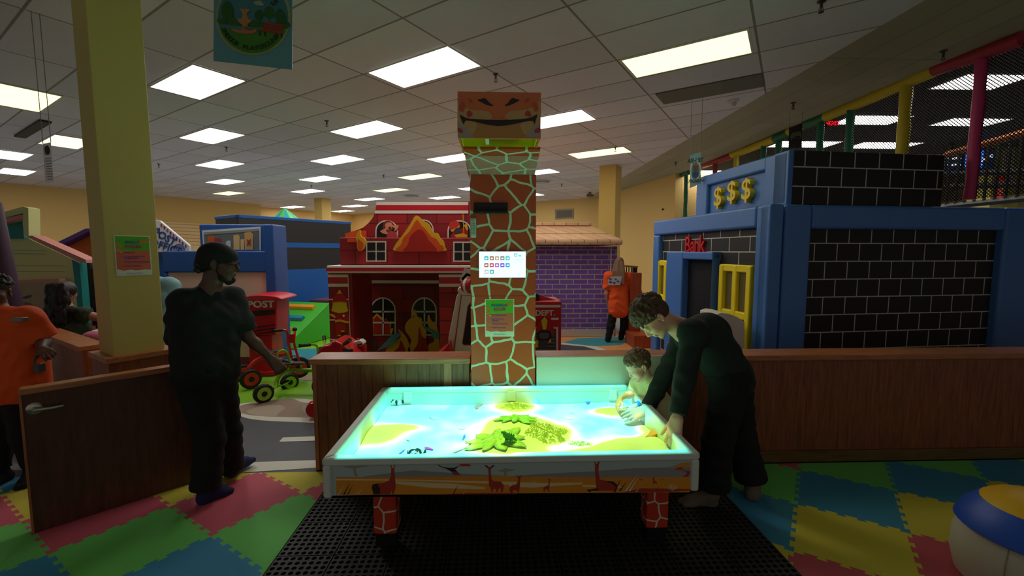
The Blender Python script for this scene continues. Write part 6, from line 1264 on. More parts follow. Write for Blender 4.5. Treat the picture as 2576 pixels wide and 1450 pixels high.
# post office counter unit
po=thing('post_office_counter','blue framed play counter with a pale pink panel behind the man in black','playhouse',tuple(ay(560,930,6.2)))
Po=PL((0,6.2)); bl2=mat('vinyl_blue_post',(36,84,160),.45); scuff(bl2)
a0,z1_=Po.loc(405,632); a1,_=Po.loc(670,632); _,z0_=Po.loc(600,686); am,_=Po.loc(420,700)
mb=MB(); Po.box(mb,a0,a1,z0_,z1_,-.3,0); mb.build('counter_band',bl2,po,bevel=.02); mb=MB(); Po.box(mb,a0,am,0,z0_,-.3,0); mb.build('left_post',bl2,po,bevel=.02)
pz=Po.loc(600,900)[1]
mb=MB(); Po.box(mb,am,a1,pz,z0_,-.25,-.03); mb.build('front_panel',mat('panel_pink',(226,186,168),.5),po); mb=MB(); Po.box(mb,am,a1,0,pz,-.25,-.02); mb.build('kick_panel',mat('panel_maroon',(130,20,50),.5),po)
b0,_=Po.loc(668,700); b1,_=Po.loc(692,700); _,zt4=Po.loc(680,564); mb=MB(); Po.box(mb,b0,b1,0,zt4,-.4,.01); mb.build('right_post',bl2,po,bevel=.025)
Ph=PL((0,6.35)); a0,zt5=Ph.loc(500,570); a1,_=Ph.loc(672,570); zb5=Ph.loc(600,640)[1]; mb=MB(); Ph.box(mb,a0,a1,zb5,zt5+.03,-.2,0); hb_=mb.build('shelf_case',bl2,po,bevel=.02)
sh_=dec('picture_frame',Ph,z2([(441,345),(952,312),(955,520),(455,520)]),mat('frame_pale',(196,206,216),.5),hb_,.002); dec('picture_back',Ph,z2([(458,362),(935,330),(938,512),(466,512)]),mat('shelf_grey',(104,112,112),.5),hb_,.007); dec('picture_top_band',Ph,z2([(458,362),(935,330),(935,352),(458,384)]),mat('shelf_grey_light',(140,142,140),.5),hb_,.011)  # lighter grey band across the top of the picture
for pts,col in (([(490,392),(530,388),(548,400),(548,470),(492,470)],(196,92,44)),([(555,418),(590,412),(602,420),(600,452),(560,452)],(170,40,50)),([(650,445),(668,432),(690,436),(692,498),(652,498)],(190,196,200)),([(714,388),(755,380),(768,395),(768,512),(718,512)],(214,178,120)),([(776,425),(808,418),(808,512),(778,512)],(220,186,130)),([(810,365),(865,358),(885,380),(885,512),(815,512)],(206,160,104))): dec('printed_parcel',Ph,z2(pts),mat('parcel_%d'%col[0],col,.5),hb_,.015)
dec('printed_parcel',Ph,z2([(830,420),(848,435),(866,420),(858,450),(866,480),(848,462),(830,480),(838,450)]),mat('parcel_mark',(140,60,50),.5),hb_,.02)
# POST OFFICE sign
sg=thing('post_office_sign','slanted white POST OFFICE sign with red and blue airmail edge','sign',tuple(ay(420,632,6.6))); Pg=PL((0,6.6))
dec('board',Pg,[(385,552),(402,556),(476,618),(476,634),(385,634)],mat('sign_white',(226,226,226),.5),sg,0,.04)
for k_ in range(9):
    x0=404+k_*7.6; y0=559+k_*6.55; dec('airmail_mark',Pg,[(x0,y0+3),(x0+4,y0+6),(x0+4,y0+12),(x0,y0+9)],mat('air_red',(196,40,50),.5) if k_%2==0 else mat('air_blue',(40,60,140),.5),sg,.045)
for k_ in range(3): dec('airmail_mark',Pg,[(399,572+k_*10),(402,575+k_*10),(402,580+k_*10),(399,577+k_*10)],mat('air_red' if k_%2 else 'air_blue',(0,0,0)),sg,.045)
inkb=mat('sign_ink',(40,70,150),.5)
text('POST',Pg,*Pg.loc(421,596),.105,inkb,sg,.045,.004,.95,.02,rot=-.55); text('OFFICE',Pg,*Pg.loc(424,621),.105,inkb,sg,.045,.004,.95,.02,rot=-.35)
mb=MB(); c0_=Pg.at(*Pg.loc(456,628),.046); mb.tube([c0_+Pg.h*.075*math.cos(k*math.pi/10)+Vector((0,0,.075*math.sin(k*math.pi/10))) for k in range(20)],.006,seg=6,closed=True); mb.tube([c0_+Pg.h*.045*math.cos(k*math.pi/10)+Vector((0,0,.045*math.sin(k*math.pi/10))) for k in range(20)],.004,seg=6,closed=True); mb.build('postmark',inkb,sg)
# support under the sign and beyond: hidden stand
mb=MB(); Pg.box(mb,Pg.loc(392,634)[0],Pg.loc(474,634)[0],0,Pg.loc(430,634)[1],-.3,-.02); mb.build('stand',bl2,sg)
# red post box
pbx=thing('post_box','tall red padded POST box with a black letter slot','post box',tuple(az(655,934,0))); Pp=PL((0,5.75),R(2)); cp=Pp.px(655,930); Pp=PL((cp.x,5.75),R(4))
red2=mat('postbox_red',(206,20,40),.4)
a0,zt6=Pp.loc(612,752); a1,_=Pp.loc(697,752); _,zm=Pp.loc(650,845)
q=[]; bL,_=Pp.loc(620,850); bR,_=Pp.loc(694,850)
mb=MB(); mb.hexa([Pp.at(bL,zm,0),Pp.at(bR,zm,0),Pp.at(bR,zm,-.4),Pp.at(bL,zm,-.4),Pp.at(a0,zt6,.03),Pp.at(a1,zt6,.03),Pp.at(a1,zt6,-.42),Pp.at(a0,zt6,-.42)]); ub=mb.build('upper_case',red2,pbx,bevel=.02)
bR2,_=Pp.loc(683,900); mb=MB(); Pp.box(mb,bL+.01,bR2,0.02,zm,-.38,-.02); mb.build('lower_case',red2,pbx,bevel=.02); mb=MB(); Pp.box(mb,bL-.02,bR2+.05,0,.06,-.4,.04); mb.build('foot_plate',red2,pbx,bevel=.015)
c0,_=Pp.loc(603,750); c1,_=Pp.loc(714,745); mb=MB(); n_=10; pts=[(c0+(c1-c0)*k_/n_,zt6+.0+.05*math.sin(math.pi*k_/n_)**.6) for k_ in range(n_+1)]; Pp.lpoly(mb,[(c0,zt6-.02)]+pts+[(c1,zt6-.02)],.07,.52); mb.build('domed_lid',red2,pbx,bevel=.012)
PF=PL((0,0)); PF.P=Pp.P+Pp.n*.018; PF.h=Pp.h; PF.n=Pp.n
text('POST',PF,*PF.loc(657,765),.085,wvin,ub,.012,.004,1.15,.04)
dec('slot_surround',PF,z2([(846,1050),(1075,1030),(1075,1075),(846,1100)]),mat('slot_dark',(60,14,20),.5),ub,.008); dec('slot',PF,z2([(918,1052),(1003,1044),(1003,1054),(918,1064)]),drk,ub,.014)
for k_ in range(3): dec('louvre_line',PF,z2([(864,1190+k_*30),(1080,1160+k_*30),(1080,1170+k_*30),(864,1200+k_*30)]),mat('line_maroon',(60,8,20),.5),ub,.004)
# green ramp with soft bars
rp=thing('climbing_ramp','bright green soft climbing ramp with orange and blue bars','ramp',tuple(az(740,885,0))); gr=mat('vinyl_green',(66,188,46),.45); gr2=gr
F0=az(702,912,0); 
top1=ay(828,759,7.2); top0=ay(765,757,6.9); bot0=az(668,902,0); bot1=az(731,884,0)
A_=Vector((bot0.x,bot0.y,0)); B_=Vector((bot1.x-.02,bot1.y-.35,0))
Bn=az(704,887,0); Tn=ay(829,762,8.3); dd=Vector((Tn.x-Bn.x,Tn.y-Bn.y,0)); D_=Vector((-dd.y,dd.x,0)).normalized()*.95
tri=[Vector((Bn.x,Bn.y,0)),Vector((Tn.x,Tn.y,0)),Vector((Tn.x,Tn.y,Tn.z))]; mb=MB(); mb.prism(tri,D_); mb.build('wedge',gr,rp,bevel=.01)
sl=Tn-Bn; d_=sl.normalized(); up_=D_.normalized().cross(d_); up_=up_ if up_.z>0 else -up_
for t__,c_ in ((.86,(236,160,20)),(.62,(24,130,170)),(.38,(236,160,20)),(.12,(24,130,170))):
    q=Bn+sl*t__; a=q+D_*.2; b=q+D_*.97
    mb=MB(); mb.hexa([a-d_*.06,a+d_*.06,b+d_*.06,b-d_*.06]+[p+up_*.06 for p in (a-d_*.04,a+d_*.04,b+d_*.04,b-d_*.04)]); mb.build('grip_bar',mat('bar_%d'%c_[0],c_,.45),rp,bevel=.008)
t=mb=MB(); q=[az(x,y,0) for x,y in ((716,916),(800,912),(812,884),(735,886))]; mb.prism(q,(0,0,.05)); tag(mb.build('crash_mat',mat('mat_teal',(20,150,170),.5),bevel=.01),'flat teal soft mat at the foot of the green ramp','mat')
mb=MB(); pq_=[Tn+dd.normalized()*.03,Tn+dd.normalized()*.6,Tn+dd.normalized()*.6+D_*.5,Tn+dd.normalized()*.03+D_*.5]; mb.hexa([Vector((p.x,p.y,0)) for p in pq_]+[Vector((p.x,p.y,Tn.z+.04)) for p in pq_]); tag(mb.build('play_platform',mat('platform_mauve',(96,60,80),.5)),'low mauve platform at the top of the green ramp','platform')
# ---------------------------------------------------------------- siding house, far left
hs=thing('siding_playhouse','pale yellow siding playhouse with teal posts and pink trim at far left','playhouse',(-5.2,5.5,0)); Hh=PL((0,5.5),R(4)); c_=Hh.px(100,650); Hh=PL((c_.x,5.5),R(4))
sid=mat('siding_cream',(206,206,140),.6); teal=mat('vinyl_teal',(20,128,124),.5); pnk=mat('trim_pink',(206,134,124),.5)
def hz_(pts): return z1(pts)
mb=MB(); Hh.poly(mb,z1([(-60,410),(240,410),(640,600),(720,1060),(640,1060),(640,795),(-60,795)]),0,.12); mb.build('siding_wall',sid,hs)
mb=MB(); Hh.poly(mb,z1([(-60,1080),(740,1080),(760,1500),(-60,1500)]),-.01,.1); mb.build('lower_wall',mat('lower_red',(130,24,44),.5),hs)
for y in (515,545,650,700): dec('siding_line',Hh,z1([(60,y),(560 if y>600 else 400,y+4),(560 if y>600 else 400,y+7),(60,y+3)]),mat('siding_line',(120,120,80),.6),hs,.002,.002)
dec('gable',Hh,z1([(-60,420),(-60,330),(195,240),(210,410),(210,415)]),teal,hs,.01,.05); dec('gable_cap',Hh,z1([(-60,210),(200,138),(245,150),(250,415),(205,385),(200,195),(-60,260)]),sid,hs,.06,.14)
dec('roof_trim',Hh,z1([(-60,300),(-60,260),(205,205),(200,240)]),pnk,hs,.1,.1); dec('roof_trim',Hh,z1([(250,392),(275,390),(745,600),(750,628),(700,628),(250,412)]),pnk,hs,.1,.16)
dec('corner_post',Hh,z1([(625,598),(690,630),(735,1160),(690,1160)]),teal,hs,.04,.1); dec('window_head',Hh,z1([(80,778),(515,765),(515,795),(80,805)]),pnk,hs,.05,.08); dec('window_sill',Hh,z1([(290,1078),(520,1062),(520,1090),(300,1100)]),pnk,hs,.05,.08)
inn=PL((0,6.3)); dec('inside_wall',inn,z1([(60,770),(700,770),(700,1120),(60,1120)]),mat('inside_beige',(150,128,100),.7),hs,0,.05); dec('inside_curtain',inn,z1([(90,800),(258,800),(258,1060),(90,1060)]),mat('inside_grey',(150,150,150),.7),hs,.01); dec('inside_picture',inn,z1([(330,830),(410,830),(410,900),(330,900)]),mat('inside_blue',(100,110,120),.6),hs,.01); dec('inside_picture',inn,z1([(330,905),(410,905),(410,942),(330,942)]),mat('inside_rust',(140,60,40),.6),hs,.012)
dec('inside_parasol',inn,z1([(175,930),(230,915),(270,905),(270,925),(225,938)]),mat('inside_navy',(50,50,70),.6),hs,.05); dec('inside_seat',inn,z1(cr([(190,1050),(200,980),(240,970),(280,990),(280,1050)],3)),mat('inside_brown',(96,84,70),.6),hs,.05)
mb=MB(); mb.prism([Hh.at(Hh.loc(-60,700)[0],0,-.1),Hh.at(Hh.loc(205,700)[0],0,-.1),Hh.at(Hh.loc(205,700)[0],0,-1.),Hh.at(Hh.loc(-60,700)[0],0,-1.)],(0,0,.02)); mb.build('floor_slab',MATS['inside_brown'],hs)
# dark purple pole
c_=ay(14,700,4.1); mb=MB(); mb.tube([Vector((c_.x,c_.y,0)),Vector((c_.x-.01,c_.y,1.2)),Vector((c_.x-.07,c_.y,2.08)),Vector((c_.x-.09,c_.y,2.12))],[.1,.1,.075,.03],seg=14); tag(mb.build('padded_post',mat('pad_plum',(60,28,56),.5),smooth=True),'dark plum padded post at the left edge behind the person in orange','post')
# restaurant playhouse
rs=thing('restaurant_playhouse','orange restaurant playhouse with a purple edged gable and white script lettering','playhouse',(-6,6.9,0)); Pr=PL((0,6.9)); 
dec('gable_wall',Pr,z1([(470,1560),(480,480),(770,340),(900,400),(1040,480),(1040,1560)]),mat('rest_orange',(226,104,24),.5),rs,0,.2)
dec('gable_trim',Pr,z1([(470,462),(740,330),(790,328),(1050,455),(1050,490),(775,352),(500,488)]),mat('rest_purple',(92,56,140),.5),rs,.1,.25); dec('lower_trim',Pr,z1([(760,610),(1050,560),(1050,620),(790,640)]),mat('rest_purple',(0,0,0)),rs,.05,.1)
text('Restaurant',Pr,*Pr.loc(236,636),.19,mat('rest_white',(232,220,200),.5),rs,.02,.006,.95,.02,rot=.12); dec('underline',Pr,z1([(640,578),(720,565),(810,562),(810,568),(720,572),(640,586)]),MATS['rest_white'],rs,.02); dec('chef_hat',Pr,z1(cr([(752,575),(770,562),(790,560),(808,570),(800,582),(800,596),(765,596),(764,584)],3)),MATS['rest_white'],rs,.02)
dec('gable_badge',Pr,z1([(715,405),(765,400),(765,435),(720,435)]),mat('rest_badge',(170,80,30),.5),rs,.02)
# black hanging costume
cs=thing('hanging_coat','black coat hanging at the corner of the siding playhouse','coat',tuple(ay(222,900,5.9))); Pc=PL((0,5.9)); mb=MB(); Pc.poly(mb,z1(cr([(700,640),(745,605),(775,625),(800,665),(830,720),(850,900),(850,1150),(760,1160),(740,1000),(715,800)],3)),0,.18); mb.build('fabric',mat('coat_black',(24,24,32),.8,bump=(12,.5,.03)),cs,bevel=.03,seg=3)
mb=MB(); c0_=Pc.px(222,720); mb.tube([Vector((c0_.x,6.0,c0_.z)),Vector((c0_.x,6.0,0))],.03); mb.build('stand_pole',blk,cs)
# soft toy and papers behind the half wall at far left
mb=MB(); q=ay(236,848,4.3); mb.ball(q,(.10,.07,.06)); mb.box((q.x-.05,4.27,0),(q.x+.05,4.33,q.z)); tag(mb.build('pink_cushion',mat('cushion_pink',(214,120,150),.8),smooth=True),'pink cushion top just above the far left half wall','cushion')
tb=thing('play_table','dark play table with white papers behind the woman in green','table',tuple(ay(228,870,4.9))); q=ay(225,834,5.05); mb=MB(); mb.box((q.x-.3,4.95,q.z-.03),(q.x+.4,5.25,q.z)); mb.build('table_top',mat('table_charcoal',(44,44,54),.5),tb,bevel=.01)
for sx_ in (-.3,.2): mb=MB(); mb.box((q.x+sx_-.02,5.05,0),(q.x+sx_+.02,5.1,q.z-.03)); mb.build('leg',blk,tb)
mb=MB(); mb.box((q.x,5.0,q.z),(q.x+.18,5.2,q.z+.004)); tag(mb.build('paper_sheet',wvin),'white paper lying on the dark play table behind the half wall','paper')
# ================================================================ TRICYCLES
def wheel(c,axis,r,w,rim,par,nm='wheel',hub=True):
    mb=MB(); A=Vector(axis).normalized(); prof=[(r*.68,-w*.5),(r*.9,-w*.5),(r,-w*.3),(r,w*.3),(r*.9,w*.5),(r*.68,w*.5)]; mb.lathe(prof,tuple(c),axis=tuple(A),seg=26); o=mb.build(nm,mat('tyre_black',(26,26,26),.6),par,smooth=True)
    mb=MB(); mb.lathe([(r*.2,-w*.53),(r*.60,-w*.53),(r*.68,-w*.56),(r*.70,-w*.44),(r*.70,w*.44),(r*.68,w*.56),(r*.60,w*.53),(r*.2,w*.53)],tuple(c),axis=tuple(A),seg=26); mb.build('rim',rim,o,smooth=True)
    mb=MB(); mb.lathe([(r*.28,-w*.6),(r*.28,w*.6)],tuple(c),axis=tuple(A),seg=16); mb.build('hub_cap',MATS['tyre_black'],o); return o
lime=mat('lime_paint',(150,206,40),.25,coat=.5); trd=mat('trike_red',(214,28,30),.25,coat=.5); grp=mat('grip_black',(24,24,24),.5)
def grip(A,B,par):
    mb=MB(); mb.tube([A,A+(B-A)*.1,B-(B-A)*.06,B],[.017,.019,.019,.023],seg=12); mb.build('grip',grp,par,smooth=True)
T=thing('tricycle','lime green tricycle with a black saddle, turned toward the wooden half wall','tricycle',tuple(az(700,1005,0)))
def tz(x,y,Y): return ay(*ztr([(x,y)])[0],Y)
Yw=4.72
wc=tz(430,1090,Yw); wheel(wc,(.72,-.69,0),.105,.055,lime,T)
wc2=tz(768,940,5.25); wheel(wc2,(.72,-.69,0),.105,.055,lime,T)
fw=tz(1190,940,4.95); wheel(Vector((fw.x,fw.y,.105)),(.15,-1,0),.11,.05,lime,T)
j=tz(740,770,5.0)
mb=MB(); mb.tube(cr([tuple(tz(590,1010,4.9)),tuple(tz(600,930,4.95)),tuple(tz(650,850,4.98)),tuple(tz(740,800,5.0)),tuple(tz(900,790,5.0)),tuple(tz(1130,785,4.98))],4,False),.024,seg=10); mb.build('frame_tube',lime,T,smooth=True)
mb=MB(); mb.tube([tz(555,1030,4.78),tz(600,1000,4.9),tz(700,970,5.1),tz(760,930,5.22)],.014,seg=8); mb.build('rear_axle',lime,T,smooth=True)
mb=MB(); mb.tube(cr([tuple(tz(640,690,4.95)),tuple(tz(608,600,4.93)),tuple(tz(640,545,4.93)),tuple(tz(690,530,4.95)),tuple(tz(735,560,4.98)),tuple(tz(760,640,5.0)),tuple(tz(770,740,5.0))],4,False),.014,seg=8); mb.build('push_hoop',lime,T,smooth=True)
mb=MB(); s0=tz(760,690,4.98); mb.ball(s0+Vector((-.03,0,.0)),(.10,.085,.022)); mb.ball(s0+Vector((.08,-.0,-.005)),(.11,.04,.018)); mb.ball(s0+Vector((-.1,0,.03)),(.03,.075,.03)); mb.build('saddle',mat('saddle_black',(44,44,44),.45),T,smooth=True)
mb=MB(); mb.tube([tz(760,745,4.98),tz(750,790,5.0)],.012); mb.tube([tz(915,700,4.98),tz(918,770,5.0)],.012); mb.build('seat_post',lime,T)
mb=MB(); mb.tube(cr([tuple(tz(1150,900,4.97)),tuple(tz(1140,620,4.97)),tuple(tz(1135,500,4.97)),tuple(tz(1110,460,4.96)),tuple(tz(1070,450,4.93)),tuple(tz(1020,456,4.88))],4,False),.013,seg=8); hb0=mb.build('handlebar',lime,T,smooth=True); grip(tz(1040,456,4.9),tz(900,468,4.8),hb0)
mb=MB(); mb.tube(cr([tuple(tz(1215,640,5.05)),tuple(tz(1225,500,5.1)),tuple(tz(1228,430,5.15)),tuple(tz(1222,400,5.2))],4,False),.013,seg=8); hb1=mb.build('handlebar',lime,T,smooth=True); grip(tz(1222,400,5.2),tz(1218,355,5.32),hb1)
PT=PL((0,4.99)); pt_=dec('head_plate',PT,ztr([(1150,490),(1228,475),(1235,590),(1152,600)]),drk,T,.0,.02); mb=MB(); c0_=PT.px(*ztr([(1192,540)])[0],.022); mb.tube([c0_+Vector((.038*math.cos(k*math.pi/10),0,.038*math.sin(k*math.pi/10))) for k in range(20)],.003,seg=6,closed=True); mb.build('plate_ring',lime,pt_); text('C',PT,c0_.x,c0_.z,.035,lime,pt_,.023,.002,1,.02)
text('TZ-FUNHAPPY',PT,*PT.loc(*ztr([(940,790)])[0]),.022,drk,T,.045,.001,1.05,.02)
mb=MB(); mb.tube([tz(660,960,5.02),tz(720,930,5.0),tz(760,925,5.0)],[.02,.02,.012],seg=8); mb.build('pedal',grp,T,smooth=True)
T2=thing('tricycle','red tricycle behind the lime green one in front of the post box','tricycle',tuple(az(660,985,0)))
wc=tz(265,935,5.2); wc.z=.118; wheel(wc,(.72,-.69,0),.118,.055,trd,T2); wc=tz(165,830,5.55); wheel(wc,(.72,-.69,0),.118,.055,trd,T2); wc=tz(890,750,5.5); wheel(wc,(.45,-.9,0),.135,.05,trd,T2)
mb=MB(); mb.tube(cr([tuple(tz(200,850,5.4)),tuple(tz(230,770,5.4)),tuple(tz(300,690,5.45)),tuple(tz(400,630,5.5)),tuple(tz(550,610,5.5)),tuple(tz(790,560,5.5))],4,False),.026,seg=10); mb.build('frame_tube',trd,T2,smooth=True)
mb=MB(); mb.tube(cr([tuple(tz(905,700,5.45)),tuple(tz(850,520,5.45)),tuple(tz(830,430,5.45)),tuple(tz(835,320,5.5)),tuple(tz(836,270,5.55))],4,False),.015,seg=8); h0=mb.build('fork',trd,T2,smooth=True); mb=MB(); mb.ball(tz(836,255,5.55),.028); mb.build('grip',grp,h0,smooth=True)
mb=MB(); mb.tube(cr([tuple(tz(800,640,5.4)),tuple(tz(770,500,5.4)),tuple(tz(750,430,5.4)),tuple(tz(745,320,5.4)),tuple(tz(725,275,5.38)),tuple(tz(670,262,5.33))],4,False),.015,seg=8); h1=mb.build('handlebar',trd,T2,smooth=True); grip(tz(670,265,5.33),tz(552,275,5.2),h1)
PT2=PL((0,5.42)); dec('head_plate',PT2,ztr([(752,325),(825,318),(825,430),(758,435)]),trd,T2,0,.02)
for y in (520,605): mb=MB(); mb.tube([tz(770,y,5.42),tz(870,y-5,5.45)],.008,seg=6); mb.build('cross_bar',trd,T2)
mb=MB(); s0=tz(540,550,5.45); mb.ball(s0+Vector((-.04,0,0)),(.1,.08,.02)); mb.ball(s0+Vector((.06,0,.01)),(.07,.03,.015)); mb.build('saddle',MATS['saddle_black'],T2,smooth=True)
# red ride-on behind the wall end
T3=thing('ride_on_car','glossy red ride-on car with black handlebar grips behind the half wall','ride-on toy',tuple(az(835,990,0))); PR=PL((0,4.4))
rc=[(800,905),(801,885),(812,872),(830,868),(836,860),(850,861),(868,872),(885,885),(892,905)]
mb=MB(); PR.poly(mb,cr(rc,3),0,.35); mb.build('body',trd,T3,bevel=.03,seg=3); mb=MB(); PR.poly(mb,[(800,990),(799,905),(892,905),(892,990)],-.03,.29); mb.build('lower_body',trd,T3,bevel=.02)
mb=MB(); q=ay(806,975,4.4); mb.lathe([(.0,-.05),(.07,-.05),(.085,0),(.07,.05),(0,.05)],(q.x,4.25,.09),axis=(0,1,0),seg=18); mb.build('wheel',trd,T3,smooth=True)
for a_,b_ in ((((857,880),(864,868),(868,864)),((866,866),(880,856))),(((858,884),(868,881)),((866,880),(884,884)))):
    mb=MB(); mb.tube([ay(x,y,4.2) for x,y in a_],.012,seg=8); h=mb.build('handlebar',trd,T3,smooth=True); grip(ay(*b_[0],4.2),ay(*b_[1],4.15),h)
T4=thing('toy_control_panel','white toy control box with a red knob and blue dial on a red stand','toy',tuple(ay(900,905,4.6))); PQ=PL((0,4.6))
mb=MB(); PQ.poly(mb,[(888,861),(905,857),(912,862),(914,866),(912,870),(897,873),(890,868)],0,.12); mb.build('box',wvin,T4,bevel=.008); dec('slot',PQ,[(899,867),(911,864.5),(911,868),(899,870.5)],drk,T4,.003); mb=MB(); mb.ball(ay(901,856,4.65),(.018,.018,.022)); mb.build('knob',trd,T4,smooth=True); mb=MB(); mb.ball(ay(895,858.5,4.65),(.018,.018,.008)); mb.build('dial',b2,T4,smooth=True)
mb=MB(); a0,_=PQ.loc(892,890); a1,_=PQ.loc(915,890); PQ.box(mb,a0,a1,0,PQ.loc(900,873)[1],-.12,-.02); mb.build('stand',red,T4)
# ================================================================ SOFT DRUM AT LOWER RIGHT, FAR-LEFT FLOOR PIECES
dr=thing('soft_drum','round padded seat with yellow top, blue band and white base at the lower right corner','padded seat',(0,0,0))
P_e=az(2483,1420,.18); cxd=Vector((P_e.x+.285,P_e.y+.04,0)); dr.location=cxd; WM[dr.name]=Matrix.Translation(cxd)
wv_=mat('drum_white',(206,198,172),.5); 
mb=MB(); mb.lathe([(.0,0.0),(.22,0),(.27,.03),(.29,.12),(.285,.22),(.265,.29)],tuple(cxd),seg=40); mb.build('white_base',wv_,dr,smooth=True); mb=MB(); mb.lathe([(.266,.288),(.285,.30),(.26,.36),(.205,.42),(.2,.425)],tuple(cxd),seg=40); mb.build('blue_band',mat('drum_blue',(34,84,190),.45),dr,smooth=True); mb=MB(); mb.lathe([(.205,.42),(.16,.455),(.08,.475),(0,.48)],tuple(cxd),seg=40); mb.build('yellow_top',mat('drum_yellow',(232,180,20),.45),dr,smooth=True)
mb=MB(); th=R(200); pts=[cxd+Vector((r*math.cos(th),r*math.sin(th),z)) for r,z in ((.272,.03),(.2915,.12),(.2865,.22),(.266,.288))]; mb.tube(pts,.0022,seg=6); mb.build('seam',mat('seam_tan',(150,140,110),.6),dr)
mb=MB(); q=[az(-80,1140,0),az(45,1135,0),az(36,1045,0),az(-80,1045,0)]; mb.prism(q,(0,0,.03)); fpn=mb.build('floor_pad',mat('pad_purple',(104,60,180),.5)); tag(fpn,'purple floor pad with a yellow oval under the person in orange','mat')
mb=MB(); mb.prism([az(x,y,.034) for x,y in cr([(-40,1085),(-10,1078),(22,1088),(24,1096),(-5,1105),(-40,1104)],4)],(0,0,-.003)); o=mb.build('yellow_oval',mat('oval_yellow',(226,196,20),.5),fpn)
# ================================================================ PEOPLE
skinP=mat('skin_light',(226,170,142),.5); skinB=mat('skin_child',(236,186,160),.5); skinD=mat('skin_brown',(96,62,46),.5); skinM=mat('skin_tan',(176,118,90),.5)
black_cloth=mat('cloth_black',(20,20,20),.85,bump=(60,.25,.006)); green_cloth=mat('cloth_dark_green',(26,38,33),.85,bump=(50,.3,.008)); black2=mat('cloth_black_trousers',(12,12,14),.85,bump=(40,.3,.008)); orange_cloth=mat('cloth_orange',(246,88,20),.8,bump=(30,.3,.01)); navy=mat('sock_navy',(34,38,84),.85); sockg=mat('sock_grey',(120,106,88),.9,bump=(120,.3)); olive=mat('cloth_olive',(44,54,34),.8,bump=(30,.3,.01)); sky_cloth=mat('cloth_pale_blue',(130,176,186),.8,bump=(30,.3,.01)); polo=mat('cloth_polo',(244,238,170),.8,bump=(60,.2)); tan_cloth=mat('cloth_tan',(190,176,140),.85)
hairbr=mat('hair_brown',(84,56,38),.55,bump=(160,.6,.004),stretch=(1,1,1)); hairdk=mat('hair_dark',(34,26,24),.5,bump=(120,.6,.005)); hairch=mat('hair_child',(104,76,52),.55,bump=(160,.5,.003)); hairlt=mat('hair_light_brown',(124,88,60),.55,bump=(120,.5,.004)); wrapm=mat('head_wrap_black',(22,22,22),.8,bump=(50,.3,.006))
def D(v): return V(*v)
def P_(x,y,Y): return V(*ay(x,y,Y))
def G_(x,y): return V(*az(x,y,.0))
def tuft_hair(seed,n,dirv,length=.05,front=1,vox=.0042,curly=.3,nm='hair',cover=1.0,lowback=-.03):
    def fn_(m,r,P,B,hs):
        rr=np.random.RandomState(seed); L=[]
        L.append(ell(P(0,-.022,.05),tuple(hs*q for q in (.082,.103,.086)),B,.012))
        L.append(ell(P(0,-.055,.0),tuple(hs*q for q in (.074,.07,.07)),B,.02))
        for i in range(n):
            th=rr.uniform(0,2*np.pi); ph=np.arccos(rr.uniform(-.15,1)); d=V(math.sin(ph)*math.cos(th),math.sin(ph)*math.sin(th),math.cos(ph))
            if d[1]>.45 and d[2]<.45: continue
            if abs(d[0])>.6 and d[2]<.12 and d[1]>-.3: continue
            a=V(d[0]*.083,-.022+d[1]*.104,.05+d[2]*.088)
            t=V(*dirv)+.9*V(*rr.uniform(-1,1,3))*curly*2; t=t-d*(t@d)*.9; t=t/np.linalg.norm(t)
            l=length*rr.uniform(.6,1.2)*(.55 if d[1]<-.25 else 1); b=a+t*l*.5+d*.010; c=a+t*l+d*.004+V(0,0,-.004)
            L.append(cap(P(*a),P(*b),.011*hs,.010*hs,.006)); L.append(cap(P(*b),P(*c),.010*hs,.0035*hs,.006))
        sdf_mesh(L,vox,nm,m,r)
    return fn_
# ---- man leaning over the table
Jm=dict(pel=P_(1832,940,2.66),chest=P_(1775,842,2.66),head=P_(1643,800,2.60),f=(-.46,-.12,-.88),u=(-.86,-.05,.50),
 shL=P_(1745,838,2.50),shR=P_(1722,842,2.83),elL=P_(1722,955,2.40),wrL=P_(1703,1052,2.31),elR=P_(1672,945,2.80),wrR=P_(1628,1030,2.74),
 hipL=P_(1836,965,2.58),hipR=P_(1846,965,2.76),knL=P_(1806,1110,2.58),anL=P_(1792,1240,2.62),heL=G_(1800,1272),toL=G_(1706,1272),
 knR=P_(1866,1105,2.76),anR=P_(1893,1222,2.74),heR=V(*az(1893,1232,.06)),toR=G_(1893,1262))
hm=dict(L=dict(f=nrm(V(-.28,-.32,-.9)),n=V(-.4,-.6,.35)*1.0,t=V(-.5,.6,0),curl=(.5,.6,.5,.3),spread=.28,s=1.02,thumb=.5),R=dict(f=nrm(V(-.93,-.12,-.32)),n=V(0,-.75,.65),t=V(.0,.6,.75),curl=(.15,.15,.15,.2),spread=.06,s=1.02,thumb=.35))
person('person','brown haired person in a dark green long sleeve top leaning over the sand table',Jm,skinP,s=1.0,fat=.96,vox=.0045,shirt=green_cloth,sleeve=2.93,pants=black2,sock=sockg,hair=hairbr,hairfn=tuft_hair(5,210,(0,.6,-.25),.068,curly=.38),closed=True,handargs=hm,loose=.022,hem=.86,pantr=1.9,shirtlen=.12,cuff=.006)
